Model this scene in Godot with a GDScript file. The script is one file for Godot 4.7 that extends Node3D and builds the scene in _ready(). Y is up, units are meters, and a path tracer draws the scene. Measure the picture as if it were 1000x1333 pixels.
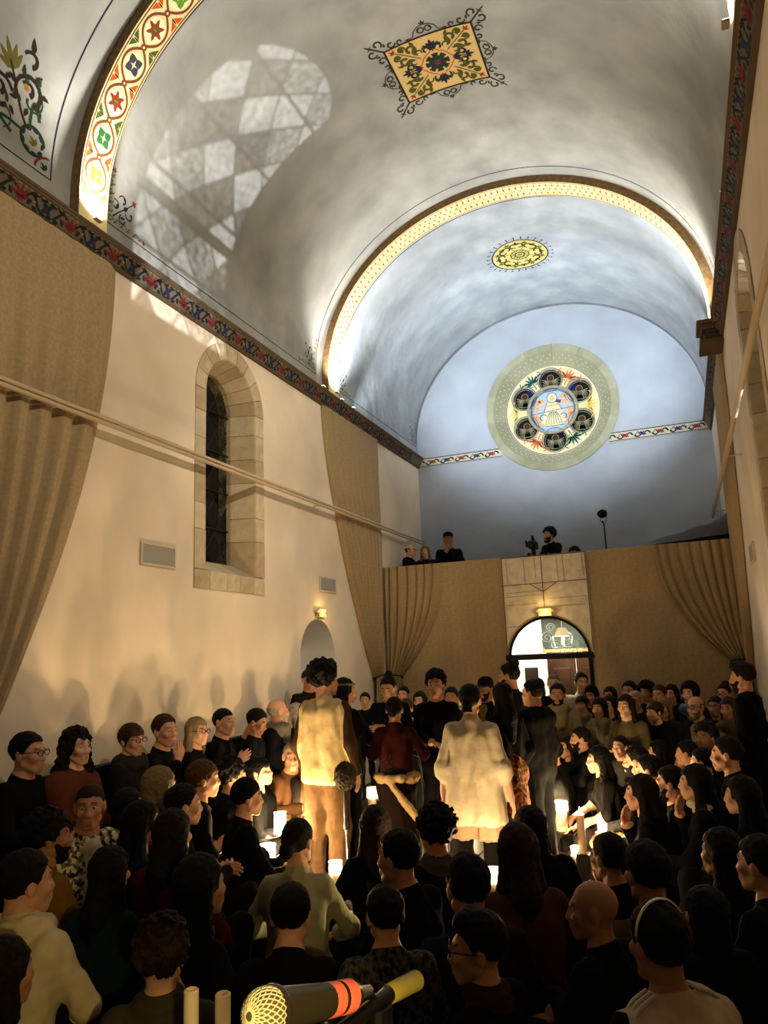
extends Node3D
# A chapel at night: barrel vault with painted ribs lit from the cornice, a rose window, a curtained gallery
# and a candle-lit audience sitting round a standing circle. x runs across, y is up, the nave runs along -z.

const XL := -4.576      # inner face of the long wall with the lit window patch
const XR := 0.817       # inner face of the opposite wall
const ZE := 13.63       # end wall
const ZN := -2.6        # wall behind the camera
const ZG := 11.50       # gallery front
const HG := 3.29        # gallery parapet top
const HC := 5.47        # cornice underside
const HV := 5.95        # springing of the vault
const RA := 2.6965      # half span
const RB := 2.384       # rise
const XC := -1.8795
const RIB_A := [4.45, 9.36]   # near edge of each painted rib
const RIB_W := 0.34
const RIB_D := 0.11

var mats := {}
var tex := {}
var used_names := {}

# ------------------------------------------------------------------ small helpers
func W(x: float, y: float, z: float) -> Vector3:
	return Vector3(x, y, -z)

func numbered(called: String) -> String:
	if not used_names.has(called):
		used_names[called] = 0
		return called
	used_names[called] += 1
	return "%s_%03d" % [called, used_names[called]]

func tag(o: Node, label: String, category: String, group := "", kind := "") -> Node:
	if label: o.set_meta("label", label)
	if category: o.set_meta("category", category)
	if group: o.set_meta("group", group)
	if kind: o.set_meta("kind", kind)
	return o

func thing(called: String, label: String, category: String, at := Vector3.ZERO, turn := 0.0, group := "") -> Node3D:
	var o := Node3D.new()
	o.name = numbered(called)
	add_child(o)
	o.position = at
	o.rotation.y = turn
	tag(o, label, category, group)
	return o

func part(called: String, mesh: Mesh, m: Material, parent: Node, xf := Transform3D()) -> MeshInstance3D:
	var o := MeshInstance3D.new()
	o.name = called
	o.mesh = mesh
	if m: o.material_override = m
	o.transform = xf
	parent.add_child(o, true)
	return o

func structure(called: String, mesh: Mesh, m: Material, label: String) -> MeshInstance3D:
	var o := MeshInstance3D.new()
	o.name = numbered(called)
	o.mesh = mesh
	if m: o.material_override = m
	add_child(o)
	o.set_meta("kind", "structure")
	o.set_meta("label", label)
	o.set_meta("category", called.split("_")[0])
	return o

func structure_node(called: String, label: String, category: String) -> Node3D:
	var o := Node3D.new()
	o.name = numbered(called)
	add_child(o)
	o.set_meta("kind", "structure")
	o.set_meta("label", label)
	o.set_meta("category", category)
	return o

# ------------------------------------------------------------------ mesh builder
class MB:
	var v := PackedVector3Array()
	var c := PackedColorArray()
	var uv := PackedVector2Array()
	var ix := PackedInt32Array()
	var col := Color.WHITE
	func add(p: Vector3) -> int:
		v.append(p); c.append(col)
		return v.size() - 1
	func tri(a: Vector3, b: Vector3, d: Vector3) -> void:
		var n := v.size()
		v.append(a); v.append(b); v.append(d)
		c.append(col); c.append(col); c.append(col)
		ix.append(n); ix.append(n + 1); ix.append(n + 2)
	func quad(a: Vector3, b: Vector3, d: Vector3, e: Vector3) -> void:
		var n := v.size()
		v.append(a); v.append(b); v.append(d); v.append(e)
		c.append(col); c.append(col); c.append(col); c.append(col)
		ix.append_array(PackedInt32Array([n, n + 1, n + 2, n, n + 2, n + 3]))
	func grid(nu: int, nv: int, f: Callable, close_u := false) -> void:
		var n := v.size()
		for j in nv + 1:
			for i in nu + 1:
				v.append(f.call(float(i) / nu, float(j) / nv)); c.append(col)
		for j in nv:
			for i in nu:
				var i1 := i + 1
				if close_u and i1 == nu: i1 = 0
				var a := n + j * (nu + 1) + i
				var b := n + j * (nu + 1) + i1
				var d := b + nu + 1
				var e := a + nu + 1
				ix.append_array(PackedInt32Array([a, b, d, a, d, e]))
	# a box with chamfered edges
	func cbox(o: Vector3, s: Vector3, bev := 0.0, basis := Basis()) -> void:
		var h := s * 0.5
		var bv := minf(bev, minf(h.x, minf(h.y, h.z)) * 0.8)
		if bv <= 0.0:
			var q := []
			for k in 8:
				q.append(o + basis * Vector3(h.x if k & 1 else -h.x, h.y if k & 2 else -h.y, h.z if k & 4 else -h.z))
			quad(q[0], q[1], q[3], q[2]); quad(q[5], q[4], q[6], q[7])
			quad(q[4], q[0], q[2], q[6]); quad(q[1], q[5], q[7], q[3])
			quad(q[4], q[5], q[1], q[0]); quad(q[2], q[3], q[7], q[6])
			return
		var P := func(sx: float, sy: float, sz: float, ax: int) -> Vector3:
			var p := Vector3(sx * (h.x - bv), sy * (h.y - bv), sz * (h.z - bv))
			if ax == 0: p.x = sx * h.x
			if ax == 1: p.y = sy * h.y
			if ax == 2: p.z = sz * h.z
			return o + basis * p
		for s1 in [-1.0, 1.0]:
			flipq(s1, P.call(s1, -1, -1, 0), P.call(s1, 1, -1, 0), P.call(s1, 1, 1, 0), P.call(s1, -1, 1, 0))
			flipq(s1, P.call(-1, s1, -1, 1), P.call(-1, s1, 1, 1), P.call(1, s1, 1, 1), P.call(1, s1, -1, 1))
			flipq(s1, P.call(-1, -1, s1, 2), P.call(1, -1, s1, 2), P.call(1, 1, s1, 2), P.call(-1, 1, s1, 2))
			for s2 in [-1.0, 1.0]:
				flipq(-s1 * s2, P.call(s1, s2, -1, 0), P.call(s1, s2, 1, 0), P.call(s1, s2, 1, 1), P.call(s1, s2, -1, 1))
				flipq(-s1 * s2, P.call(-1, s1, s2, 1), P.call(1, s1, s2, 1), P.call(1, s1, s2, 2), P.call(-1, s1, s2, 2))
				flipq(-s1 * s2, P.call(s2, -1, s1, 2), P.call(s2, 1, s1, 2), P.call(s2, 1, s1, 0), P.call(s2, -1, s1, 0))
				for s3 in [-1.0, 1.0]:
					if s1 * s2 * s3 > 0: tri(P.call(s1, s2, s3, 0), P.call(s1, s2, s3, 2), P.call(s1, s2, s3, 1))
					else: tri(P.call(s1, s2, s3, 0), P.call(s1, s2, s3, 1), P.call(s1, s2, s3, 2))
	func flipq(s: float, a: Vector3, b: Vector3, d: Vector3, e: Vector3) -> void:
		if s > 0: quad(a, e, d, b)
		else: quad(a, b, d, e)
	# a tube along a path; radii may change
	func tube(path: PackedVector3Array, r0: float, r1: float, sides := 10, caps := true) -> void:
		var n := v.size()
		var m := path.size()
		var up := Vector3.UP
		var t0 := (path[1] - path[0]).normalized()
		if absf(t0.dot(up)) > 0.95: up = Vector3.RIGHT
		var sx := t0.cross(up).normalized()
		for k in m:
			var t := (path[mini(k + 1, m - 1)] - path[maxi(k - 1, 0)]).normalized()
			sx = (sx - t * sx.dot(t)).normalized()
			var sy := t.cross(sx)
			var r := lerpf(r0, r1, float(k) / (m - 1))
			for i in sides:
				var a := TAU * i / sides
				v.append(path[k] + (sx * cos(a) + sy * sin(a)) * r); c.append(col)
		for k in m - 1:
			for i in sides:
				var i1 := (i + 1) % sides
				var a := n + k * sides + i
				var b := n + k * sides + i1
				ix.append_array(PackedInt32Array([a, b, b + sides, a, b + sides, a + sides]))
		if caps:
			for e in 2:
				var k: int = 0 if e == 0 else m - 1
				var o := add(path[k])
				for i in sides:
					var a := n + k * sides + i
					var b := n + k * sides + (i + 1) % sides
					if e == 0: ix.append_array(PackedInt32Array([o, b, a]))
					else: ix.append_array(PackedInt32Array([o, a, b]))
	# a profile (radius, height) turned about y
	func lathe(prof: PackedVector2Array, sides := 24, o := Vector3.ZERO, basis := Basis()) -> void:
		var n := v.size()
		for p in prof:
			for i in sides:
				var a := TAU * i / sides
				v.append(o + basis * Vector3(cos(a) * p.x, p.y, sin(a) * p.x)); c.append(col)
		for k in prof.size() - 1:
			for i in sides:
				var a := n + k * sides + i
				var b := n + k * sides + (i + 1) % sides
				ix.append_array(PackedInt32Array([a, b, b + sides, a, b + sides, a + sides]))
	# a polygon in a plane pushed along a vector; map turns 2-D to 3-D
	func prism(poly: PackedVector2Array, map: Callable, push: Vector3) -> void:
		var t := Geometry2D.triangulate_polygon(poly)
		for k in range(0, t.size(), 3):
			var a: Vector3 = map.call(poly[t[k]]); var b: Vector3 = map.call(poly[t[k + 1]]); var d: Vector3 = map.call(poly[t[k + 2]])
			tri(a, b, d); tri(a + push, d + push, b + push)
		for k in poly.size():
			var a: Vector3 = map.call(poly[k]); var b: Vector3 = map.call(poly[(k + 1) % poly.size()])
			quad(a, a + push, b + push, b)
	func mesh(smooth := false) -> ArrayMesh:
		var out := ArrayMesh.new()
		var arr := []
		arr.resize(Mesh.ARRAY_MAX)
		arr[Mesh.ARRAY_VERTEX] = v
		arr[Mesh.ARRAY_COLOR] = c
		if uv.size() == v.size(): arr[Mesh.ARRAY_TEX_UV] = uv
		arr[Mesh.ARRAY_INDEX] = ix
		if smooth:
			var nn := PackedVector3Array()
			nn.resize(v.size())
			for k in range(0, ix.size(), 3):
				var f := (v[ix[k + 2]] - v[ix[k]]).cross(v[ix[k + 1]] - v[ix[k]])
				nn[ix[k]] += f; nn[ix[k + 1]] += f; nn[ix[k + 2]] += f
			for k in nn.size(): nn[k] = nn[k].normalized()
			arr[Mesh.ARRAY_NORMAL] = nn
		out.add_surface_from_arrays(Mesh.PRIMITIVE_TRIANGLES, arr)
		return out

# arc-length table of half an ellipse, from the springing at -x over the crown
class Arc:
	var a: float
	var b: float
	var s := PackedFloat32Array()
	var total := 0.0
	const N := 240
	func _init(pa: float, pb: float) -> void:
		a = pa; b = pb
		s.append(0.0)
		for k in N:
			var t0 := PI * k / N
			var t1 := PI * (k + 1) / N
			s.append(s[k] + Vector2(a * (cos(t1) - cos(t0)), b * (sin(t1) - sin(t0))).length())
		total = s[N]
	func angle(q: float) -> float:
		if q <= 0: return 0.0
		if q >= total: return PI
		var k := clampi(s.bsearch(q) - 1, 0, N - 1)
		return PI * (k + (q - s[k]) / (s[k + 1] - s[k])) / N
	func at(q: float, z: float, off: float) -> Vector3:
		var t := angle(q)
		var n := Vector2(cos(t) / a, -sin(t) / b).normalized()
		var drop := minf(q, 0.0)
		if q > total: drop = total - q
		return Vector3(-1.8795 - a * cos(t) + n.x * off, 5.95 + b * sin(t) + n.y * off + drop, -z)

# flat paint laid on a surface: strokes, leaves, discs
class Paint:
	var m := MB.new()
	var f: Callable
	var off := 0.002
	func _init(map: Callable) -> void:
		f = map
	func ink(col: Color) -> void:
		m.col = col.srgb_to_linear()
	func stroke(p: PackedVector2Array, w0: float, w1: float, closed := false) -> void:
		var n := m.v.size()
		var k := p.size()
		for i in k:
			var a := p[(i - 1 + k) % k] if closed else p[maxi(i - 1, 0)]
			var b := p[(i + 1) % k] if closed else p[mini(i + 1, k - 1)]
			var t := (b - a).normalized()
			var s := Vector2(-t.y, t.x) * 0.5 * lerpf(w0, w1, float(i) / (k - 1))
			m.add(f.call(p[i] + s, off)); m.add(f.call(p[i] - s, off))
		for i in (k if closed else k - 1):
			var j := (i + 1) % k
			m.ix.append_array(PackedInt32Array([n + 2 * i, n + 2 * i + 1, n + 2 * j + 1, n + 2 * i, n + 2 * j + 1, n + 2 * j]))
	func line(a: Vector2, b: Vector2, w: float, steps := 1) -> void:
		var p := PackedVector2Array()
		for i in steps + 1: p.append(a.lerp(b, float(i) / steps))
		stroke(p, w, w)
	func spiral(o: Vector2, r0: float, r1: float, a0: float, a1: float, w0: float, w1: float, sq := 1.0) -> void:
		var p := PackedVector2Array()
		var n := maxi(6, int(absf(a1 - a0) / 0.42))
		for i in n + 1:
			var t := float(i) / n
			var a := lerpf(a0, a1, t)
			p.append(o + Vector2(cos(a), sin(a) * sq) * lerpf(r0, r1, t))
		stroke(p, w0, w1)
	func disc(o: Vector2, r: float, n := 10, ry := -1.0) -> void:
		var p := PackedVector2Array()
		for i in n: p.append(o + Vector2(cos(TAU * i / n) * r, sin(TAU * i / n) * (r if ry < 0 else ry)))
		fan(p)
	func ring(o: Vector2, r: float, w: float, n := 28, ry := -1.0) -> void:
		var p := PackedVector2Array()
		for i in n: p.append(o + Vector2(cos(TAU * i / n) * r, sin(TAU * i / n) * (r if ry < 0 else ry)))
		stroke(p, w, w, true)
	func fan(p: PackedVector2Array) -> void:
		var o := Vector2.ZERO
		for q in p: o += q
		o /= p.size()
		var n := m.add(f.call(o, off))
		for q in p: m.add(f.call(q, off))
		for i in p.size():
			m.ix.append_array(PackedInt32Array([n, n + 1 + i, n + 1 + (i + 1) % p.size()]))
	func leaf(o: Vector2, dir: float, l: float, w: float) -> void:
		var t := Vector2(cos(dir), sin(dir))
		var s := Vector2(-t.y, t.x)
		fan(PackedVector2Array([o, o + t * l * 0.35 + s * w * 0.5, o + t * l * 0.75 + s * w * 0.28, o + t * l, o + t * l * 0.7 - s * w * 0.34, o + t * l * 0.3 - s * w * 0.5]))
	func patch(a: Vector2, b: Vector2, nu: int, nv: int) -> void:
		m.grid(nu, nv, func(u: float, v: float) -> Vector3: return f.call(Vector2(lerpf(a.x, b.x, u), lerpf(a.y, b.y, v)), off))
	func trefoil(o: Vector2, dir: float, l: float) -> void:
		for k in [-1, 0, 1]: leaf(o, dir + k * 0.75, l * (1.0 if k == 0 else 0.8), l * 0.42)

# ------------------------------------------------------------------ materials
func noise_tex(key: String, freq: float, lo: Color, hi: Color, size := 512, mid := -1.0, octaves := 5) -> NoiseTexture2D:
	if tex.has(key): return tex[key]
	var n := FastNoiseLite.new()
	n.seed = hash(key) % 1000
	n.frequency = freq
	n.fractal_octaves = octaves
	var t := NoiseTexture2D.new()
	t.noise = n
	t.width = size
	t.height = size
	t.seamless = true
	var g := Gradient.new()
	g.set_color(0, lo)
	g.set_color(1, hi)
	if mid > 0: g.add_point(mid, lo.lerp(hi, 0.5))
	t.color_ramp = g
	tex[key] = t
	return t

func bump_tex(key: String, freq: float, strength: float, size := 512) -> NoiseTexture2D:
	if tex.has(key): return tex[key]
	var n := FastNoiseLite.new()
	n.seed = hash(key) % 1000
	n.frequency = freq
	n.fractal_octaves = 5
	var t := NoiseTexture2D.new()
	t.noise = n
	t.width = size
	t.height = size
	t.seamless = true
	t.as_normal_map = true
	t.bump_strength = strength
	tex[key] = t
	return t

func mat(key: String, col: Color, rough := 0.85, t: Texture2D = null, scale := 1.0, bump: Texture2D = null, bscale := 1.0) -> StandardMaterial3D:
	if mats.has(key): return mats[key]
	var m := StandardMaterial3D.new()
	m.resource_name = key
	m.albedo_color = col
	m.roughness = rough
	m.metallic_specular = 0.35
	if t: m.albedo_texture = t
	if bump:
		m.normal_enabled = true
		m.normal_texture = bump
		m.normal_scale = bscale
	if t or bump:
		m.uv1_triplanar = true
		m.uv1_world_triplanar = true
		m.uv1_scale = Vector3.ONE * scale
	mats[key] = m
	return m

func paint_mat() -> StandardMaterial3D:
	if mats.has("paint"): return mats["paint"]
	var m := mat("paint", Color.WHITE, 0.8)
	m.vertex_color_use_as_albedo = true
	return m

func glow(key: String, col: Color, energy: float) -> StandardMaterial3D:
	if mats.has(key): return mats[key]
	var m := mat(key, col)
	m.emission_enabled = true
	m.emission = col
	m.emission_energy_multiplier = energy
	return m

func pane(key: String, col: Color, alpha: float, rough := 0.05) -> StandardMaterial3D:
	if mats.has(key): return mats[key]
	var m := mat(key, Color(col.r, col.g, col.b, alpha), rough)
	m.transparency = BaseMaterial3D.TRANSPARENCY_ALPHA
	m.metallic_specular = 0.5
	return m

func make_materials() -> void:
	var cloudy := noise_tex("cloudy", 0.006, Color(0.74, 0.745, 0.755), Color(1, 0.995, 0.975), 1024)
	var soft := noise_tex("soft", 0.004, Color(0.88, 0.87, 0.855), Color(1, 1, 1), 512)
	var grain := noise_tex("grain", 0.03, Color(0.72, 0.7, 0.67), Color(1, 1, 1), 512)
	var weave := noise_tex("weave", 0.012, Color(0.86, 0.85, 0.83), Color(1, 1, 1), 512)
	var rough_n := bump_tex("rough_n", 0.02, 5.0)
	var fold_n := bump_tex("fold_n", 0.012, 3.0)
	bump_tex("strand_n", 0.09, 9.0, 256)
	mat("vault", Color(0.645, 0.645, 0.625), 0.92, cloudy, 0.22, rough_n, 0.25)
	mat("vault_blue", Color(0.67, 0.70, 0.73), 0.92, cloudy, 0.22, rough_n, 0.25)
	mat("end_wall", Color(0.66, 0.69, 0.735), 0.92, noise_tex("faint", 0.006, Color(0.9, 0.9, 0.91), Color(1, 1, 0.99), 512), 0.3, rough_n, 0.2)
	mat("wall", Color(0.88, 0.82, 0.73), 0.93, soft, 0.3, rough_n, 0.15)
	mat("stone", Color(0.74, 0.68, 0.56), 0.9, soft, 2.6, rough_n, 0.6)
	mat("stone_b", Color(0.69, 0.62, 0.50), 0.9, soft, 3.1, rough_n, 0.6)
	mat("stone_c", Color(0.77, 0.715, 0.60), 0.9, soft, 2.2, rough_n, 0.6)
	mat("rose_stone", Color(0.64, 0.64, 0.54), 0.88, soft, 1.2, rough_n, 0.3)
	mat("rose_stone_b", Color(0.61, 0.615, 0.51), 0.88, soft, 1.2, rough_n, 0.3)
	mat("cornice", Color(0.36, 0.30, 0.235), 0.85, soft, 0.8)
	mat("rib_stone", Color(0.56, 0.45, 0.31), 0.85, grain, 0.9)
	mat("soffit", Color(0.90, 0.83, 0.62), 0.8, soft, 0.9)
	mat("curtain", Color(0.645, 0.56, 0.425), 0.95, weave, 3.2, fold_n, 0.25)
	mat("curtain_back", Color(0.70, 0.615, 0.475), 0.95, weave, 3.2, fold_n, 0.3)
	mat("panel_cloth", Color(0.93, 0.89, 0.82), 0.95, weave, 0.9, fold_n, 0.3)
	mat("floor_a", Color(0.33, 0.215, 0.125), 0.5, grain, 0.9)
	mat("floor_b", Color(0.29, 0.185, 0.105), 0.5, grain, 0.8)
	mat("floor_c", Color(0.37, 0.245, 0.145), 0.5, grain, 1.0)
	mat("dark_wood", Color(0.10, 0.062, 0.04), 0.5, grain, 1.4)
	mat("door_wood", Color(0.22, 0.13, 0.065), 0.55, grain, 0.9)
	mat("white_wall", Color(0.88, 0.875, 0.85), 0.9)
	mat("dark_metal", Color(0.03, 0.03, 0.032), 0.5)
	mat("lead", Color(0.055, 0.055, 0.06), 0.6)
	mat("grey_panel", Color(0.55, 0.535, 0.505), 0.7)
	mat("grey_frame", Color(0.72, 0.68, 0.61), 0.7)
	mat("pole", Color(0.70, 0.62, 0.50), 0.45)
	mat("tarp", Color(0.24, 0.23, 0.21), 0.35, null, 1.0, fold_n, 1.0)
	var chrome := mat("chrome", Color(0.8, 0.8, 0.8), 0.15)
	chrome.metallic = 1.0
	mat("plastic_black", Color(0.016, 0.016, 0.017), 0.4)
	mat("ground_night", Color(0.03, 0.03, 0.03), 0.95)

# ------------------------------------------------------------------ the scene
func _ready() -> void:
	# camera
	var cam := Camera3D.new()
	cam.name = "camera"
	add_child(cam)
	cam.transform = Transform3D(Basis(Vector3(0.927604, -0.038240, -0.371604), Vector3(0.105439, 0.981102, 0.162238), Vector3(0.358377, -0.189674, 0.914106)), Vector3(0, 1.85, 0))
	cam.fov = 69.2575
	cam.near = 0.05
	cam.far = 200.0
	cam.current = true
	# night outside
	var we := WorldEnvironment.new()
	we.name = "world"
	var env := Environment.new()
	env.background_mode = Environment.BG_COLOR
	env.background_color = Color(0.012, 0.014, 0.02)
	env.tonemap_mode = Environment.TONE_MAPPER_LINEAR
	env.tonemap_exposure = 1.15
	env.sdfgi_enabled = true
	env.ssao_enabled = true
	env.ssil_enabled = true
	we.environment = env
	add_child(we)
	make_materials()
	build_shell()
	build_vault_paint()
	build_windows()
	build_rose()
	build_gallery()
	build_curtains()
	build_fittings()
	build_lamps()
	build_props()
	build_crowd()

# ------------------------------------------------------------------ shell
var arc: Arc
var arc_rib: Arc

func arch_poly(hw: float, y0: float, ys: float, n := 16) -> PackedVector2Array:
	# jambs hw apart from the middle, from y0 up to ys, then a half circle
	var p := PackedVector2Array([Vector2(-hw, y0), Vector2(hw, y0)])
	for i in n + 1:
		var a := PI * i / n
		p.append(Vector2(cos(a) * hw, ys + sin(a) * hw))
	return p

func csg_hole(parent: CSGShape3D, poly: PackedVector2Array, at: Vector3, turn: float, depth: float) -> void:
	var c := CSGPolygon3D.new()
	c.name = "opening"
	c.polygon = poly
	c.depth = depth
	c.operation = CSGShape3D.OPERATION_SUBTRACTION
	c.position = at
	c.rotation.y = turn
	parent.add_child(c, true)

func csg_wall(called: String, o: Vector3, s: Vector3, m: Material, label: String) -> CSGBox3D:
	var b := CSGBox3D.new()
	b.name = called
	b.size = s
	b.position = o
	b.material = m
	add_child(b)
	b.set_meta("kind", "structure"); b.set_meta("label", label); b.set_meta("category", "wall")
	return b

const WIN_Z := 6.975
const WIN_OUT := 0.69
const WIN_SPRING := 4.77

func build_shell() -> void:
	arc = Arc.new(RA, RB)
	arc_rib = Arc.new(RA - RIB_D, RB - RIB_D)
	var zl := ZE - ZN
	var zm := (ZE + ZN) * 0.5
	# floor of boards
	var m := MB.new()
	m.cbox(W((XL + XR) * 0.5, -0.11, zm), Vector3(XR - XL + 1.4, 0.14, zl + 1.2))
	var fl := structure("floor", m.mesh(), mats["floor_b"], "brown wooden board floor under the audience")
	var nb := 27
	var wdt := (XR - XL) / nb
	for i in nb:
		var off := fmod(i * 1.37, 2.6)
		var z := ZN
		var k := 0
		while z < ZE - 0.01:
			var z1 := minf(z + (off + 1.2 if k == 0 else 4.2), ZE)
			var b := MB.new()
			b.cbox(W(XL + (i + 0.5) * wdt, -0.02, (z + z1) * 0.5), Vector3(wdt - 0.006, 0.04, z1 - z - 0.006), 0.003)
			part("board", b.mesh(), mats[["floor_a", "floor_b", "floor_c"][(i * 7 + k * 5) % 3]], fl)
			z = z1
			k += 1
	# long walls
	var wl := csg_wall("wall_left", W(XL - 0.3, 3.2, zm), Vector3(0.6, 6.6, zl + 1.2), mats["wall"], "cream plaster long wall with arched window and niche")
	csg_hole(wl, arch_poly(WIN_OUT, 2.60, WIN_SPRING), Vector3(-0.7, -3.2, zm - WIN_Z), -PI / 2, 1.4)
	csg_hole(wl, arch_poly(0.515, 0.0, 1.85), Vector3(-0.24, -3.2, zm - 9.06), -PI / 2, 0.9)
	var wr := csg_wall("wall_right", W(XR + 0.3, 3.2, zm), Vector3(0.6, 6.6, zl + 1.2), mats["wall"], "cream plaster long wall beside the tall standing man")
	csg_hole(wr, arch_poly(WIN_OUT, 2.60, WIN_SPRING), Vector3(0.7, -3.2, zm - WIN_Z), PI / 2, 1.4)
	# the end wall, pierced for the rose
	var we := csg_wall("wall_end", W(XC, 4.4, ZE + 0.3), Vector3(XR - XL + 1.2, 9.0, 0.6), mats["end_wall"], "pale blue end wall around the round window")
	var rp := PackedVector2Array()
	for i in 64: rp.append(Vector2(cos(TAU * i / 64), sin(TAU * i / 64)) * 1.235)
	csg_hole(we, rp, Vector3(-1.885 - XC, 6.335 - 4.4, 0.5), 0.0, 1.2)
	var b2 := MB.new()
	b2.cbox(W(XC, 4.4, ZN - 0.3), Vector3(XR - XL + 1.2, 9.0, 0.6))
	structure("wall_back", b2.mesh(), mats["wall"], "plain plaster wall behind the photographer")
	# the vault, one stretch for each bay
	var edges := [ZN, RIB_A[0] + 0.1, RIB_A[1] + 0.1, ZE]
	var ce := structure_node("ceiling", "grey plaster barrel vault with painted ornaments", "ceiling")
	for k in 3:
		var z0: float = edges[k]
		var z1: float = edges[k + 1]
		var vm := MB.new()
		vm.grid(110, 8, func(u: float, v: float) -> Vector3: return arc.at(-0.28 + u * (arc.total + 0.56), lerpf(z0, z1, v), 0.004))
		vm.grid(48, 1, func(u: float, v: float) -> Vector3: return arc.at(u * arc.total, lerpf(z1, z0, v), -0.35))
		part("vault_bay", vm.mesh(true), mats["vault_blue" if k == 2 else "vault"], ce)
	# cornices: a coved moulding along both long walls
	var prof := PackedVector2Array([Vector2(0, 5.47), Vector2(0.03, 5.47), Vector2(0.03, 5.485), Vector2(0.04, 5.49), Vector2(0.048, 5.52), Vector2(0.068, 5.575), Vector2(0.098, 5.628), Vector2(0.11, 5.634), Vector2(0.11, 5.652), Vector2(0.122, 5.658), Vector2(0.122, 5.682), Vector2(0.0, 5.69)])
	for s in 2:
		var cm := MB.new()
		for k in prof.size() - 1:
			var a := prof[k]
			var b := prof[k + 1]
			var xa := XL + a.x if s == 0 else XR - a.x
			var xb := XL + b.x if s == 0 else XR - b.x
			cm.quad(W(xa, a.y, ZN), W(xb, b.y, ZN), W(xb, b.y, ZE), W(xa, a.y, ZE))
		var tr := structure("trim_1" if s == 0 else "trim_2", cm.mesh(), mats["cornice"], "painted cornice under the vault, " + ("window-patch side" if s == 0 else "side of the tall standing man"))
		tr.set_meta("category", "cornice")
		frieze(tr, s)
		if s == 1:
			var cb := MB.new()
			for q in [[0.27, 5.40, 5.46, 0.46], [0.22, 5.46, 5.53, 0.40], [0.18, 5.53, 5.60, 0.36], [0.24, 5.60, 5.66, 0.44], [0.28, 5.66, 5.71, 0.48]]:
				cb.cbox(W(XR - q[0] * 0.5, (q[1] + q[2]) * 0.5, RIB_A[1] + RIB_W * 0.5), Vector3(q[0], q[2] - q[1], q[3]), 0.012)
			part("corbel", cb.mesh(), mats["cornice"], tr)
	# ribs
	for k in 2:
		var z0: float = RIB_A[k]
		var z1: float = z0 + RIB_W
		var rn := structure_node("beam_%d" % (k + 1), ["painted vault rib with flower roundels over the audience", "painted vault rib with gold dots before the round window"][k], "rib")
		var rm := MB.new()
		var n := 96
		rm.grid(n, 1, func(u: float, v: float) -> Vector3: return arc_rib.at(-0.27 + u * (arc_rib.total + 0.54), lerpf(z0, z1, v), 0.0))
		var so := part("soffit", rm.mesh(true), mats["soffit"], rn)
		var fm := MB.new()
		for zz in [z0, z1]:
			fm.grid(n, 1, func(u: float, v: float) -> Vector3: return arc_rib.at(-0.27 + u * (arc_rib.total + 0.54), zz, 0.0).lerp(arc.at(-0.27 + u * (arc.total + 0.54), zz, -0.02), v))
		part("rib_face", fm.mesh(true), mats["rib_stone"], rn)
		paint_rib(so, k, z0)

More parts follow.
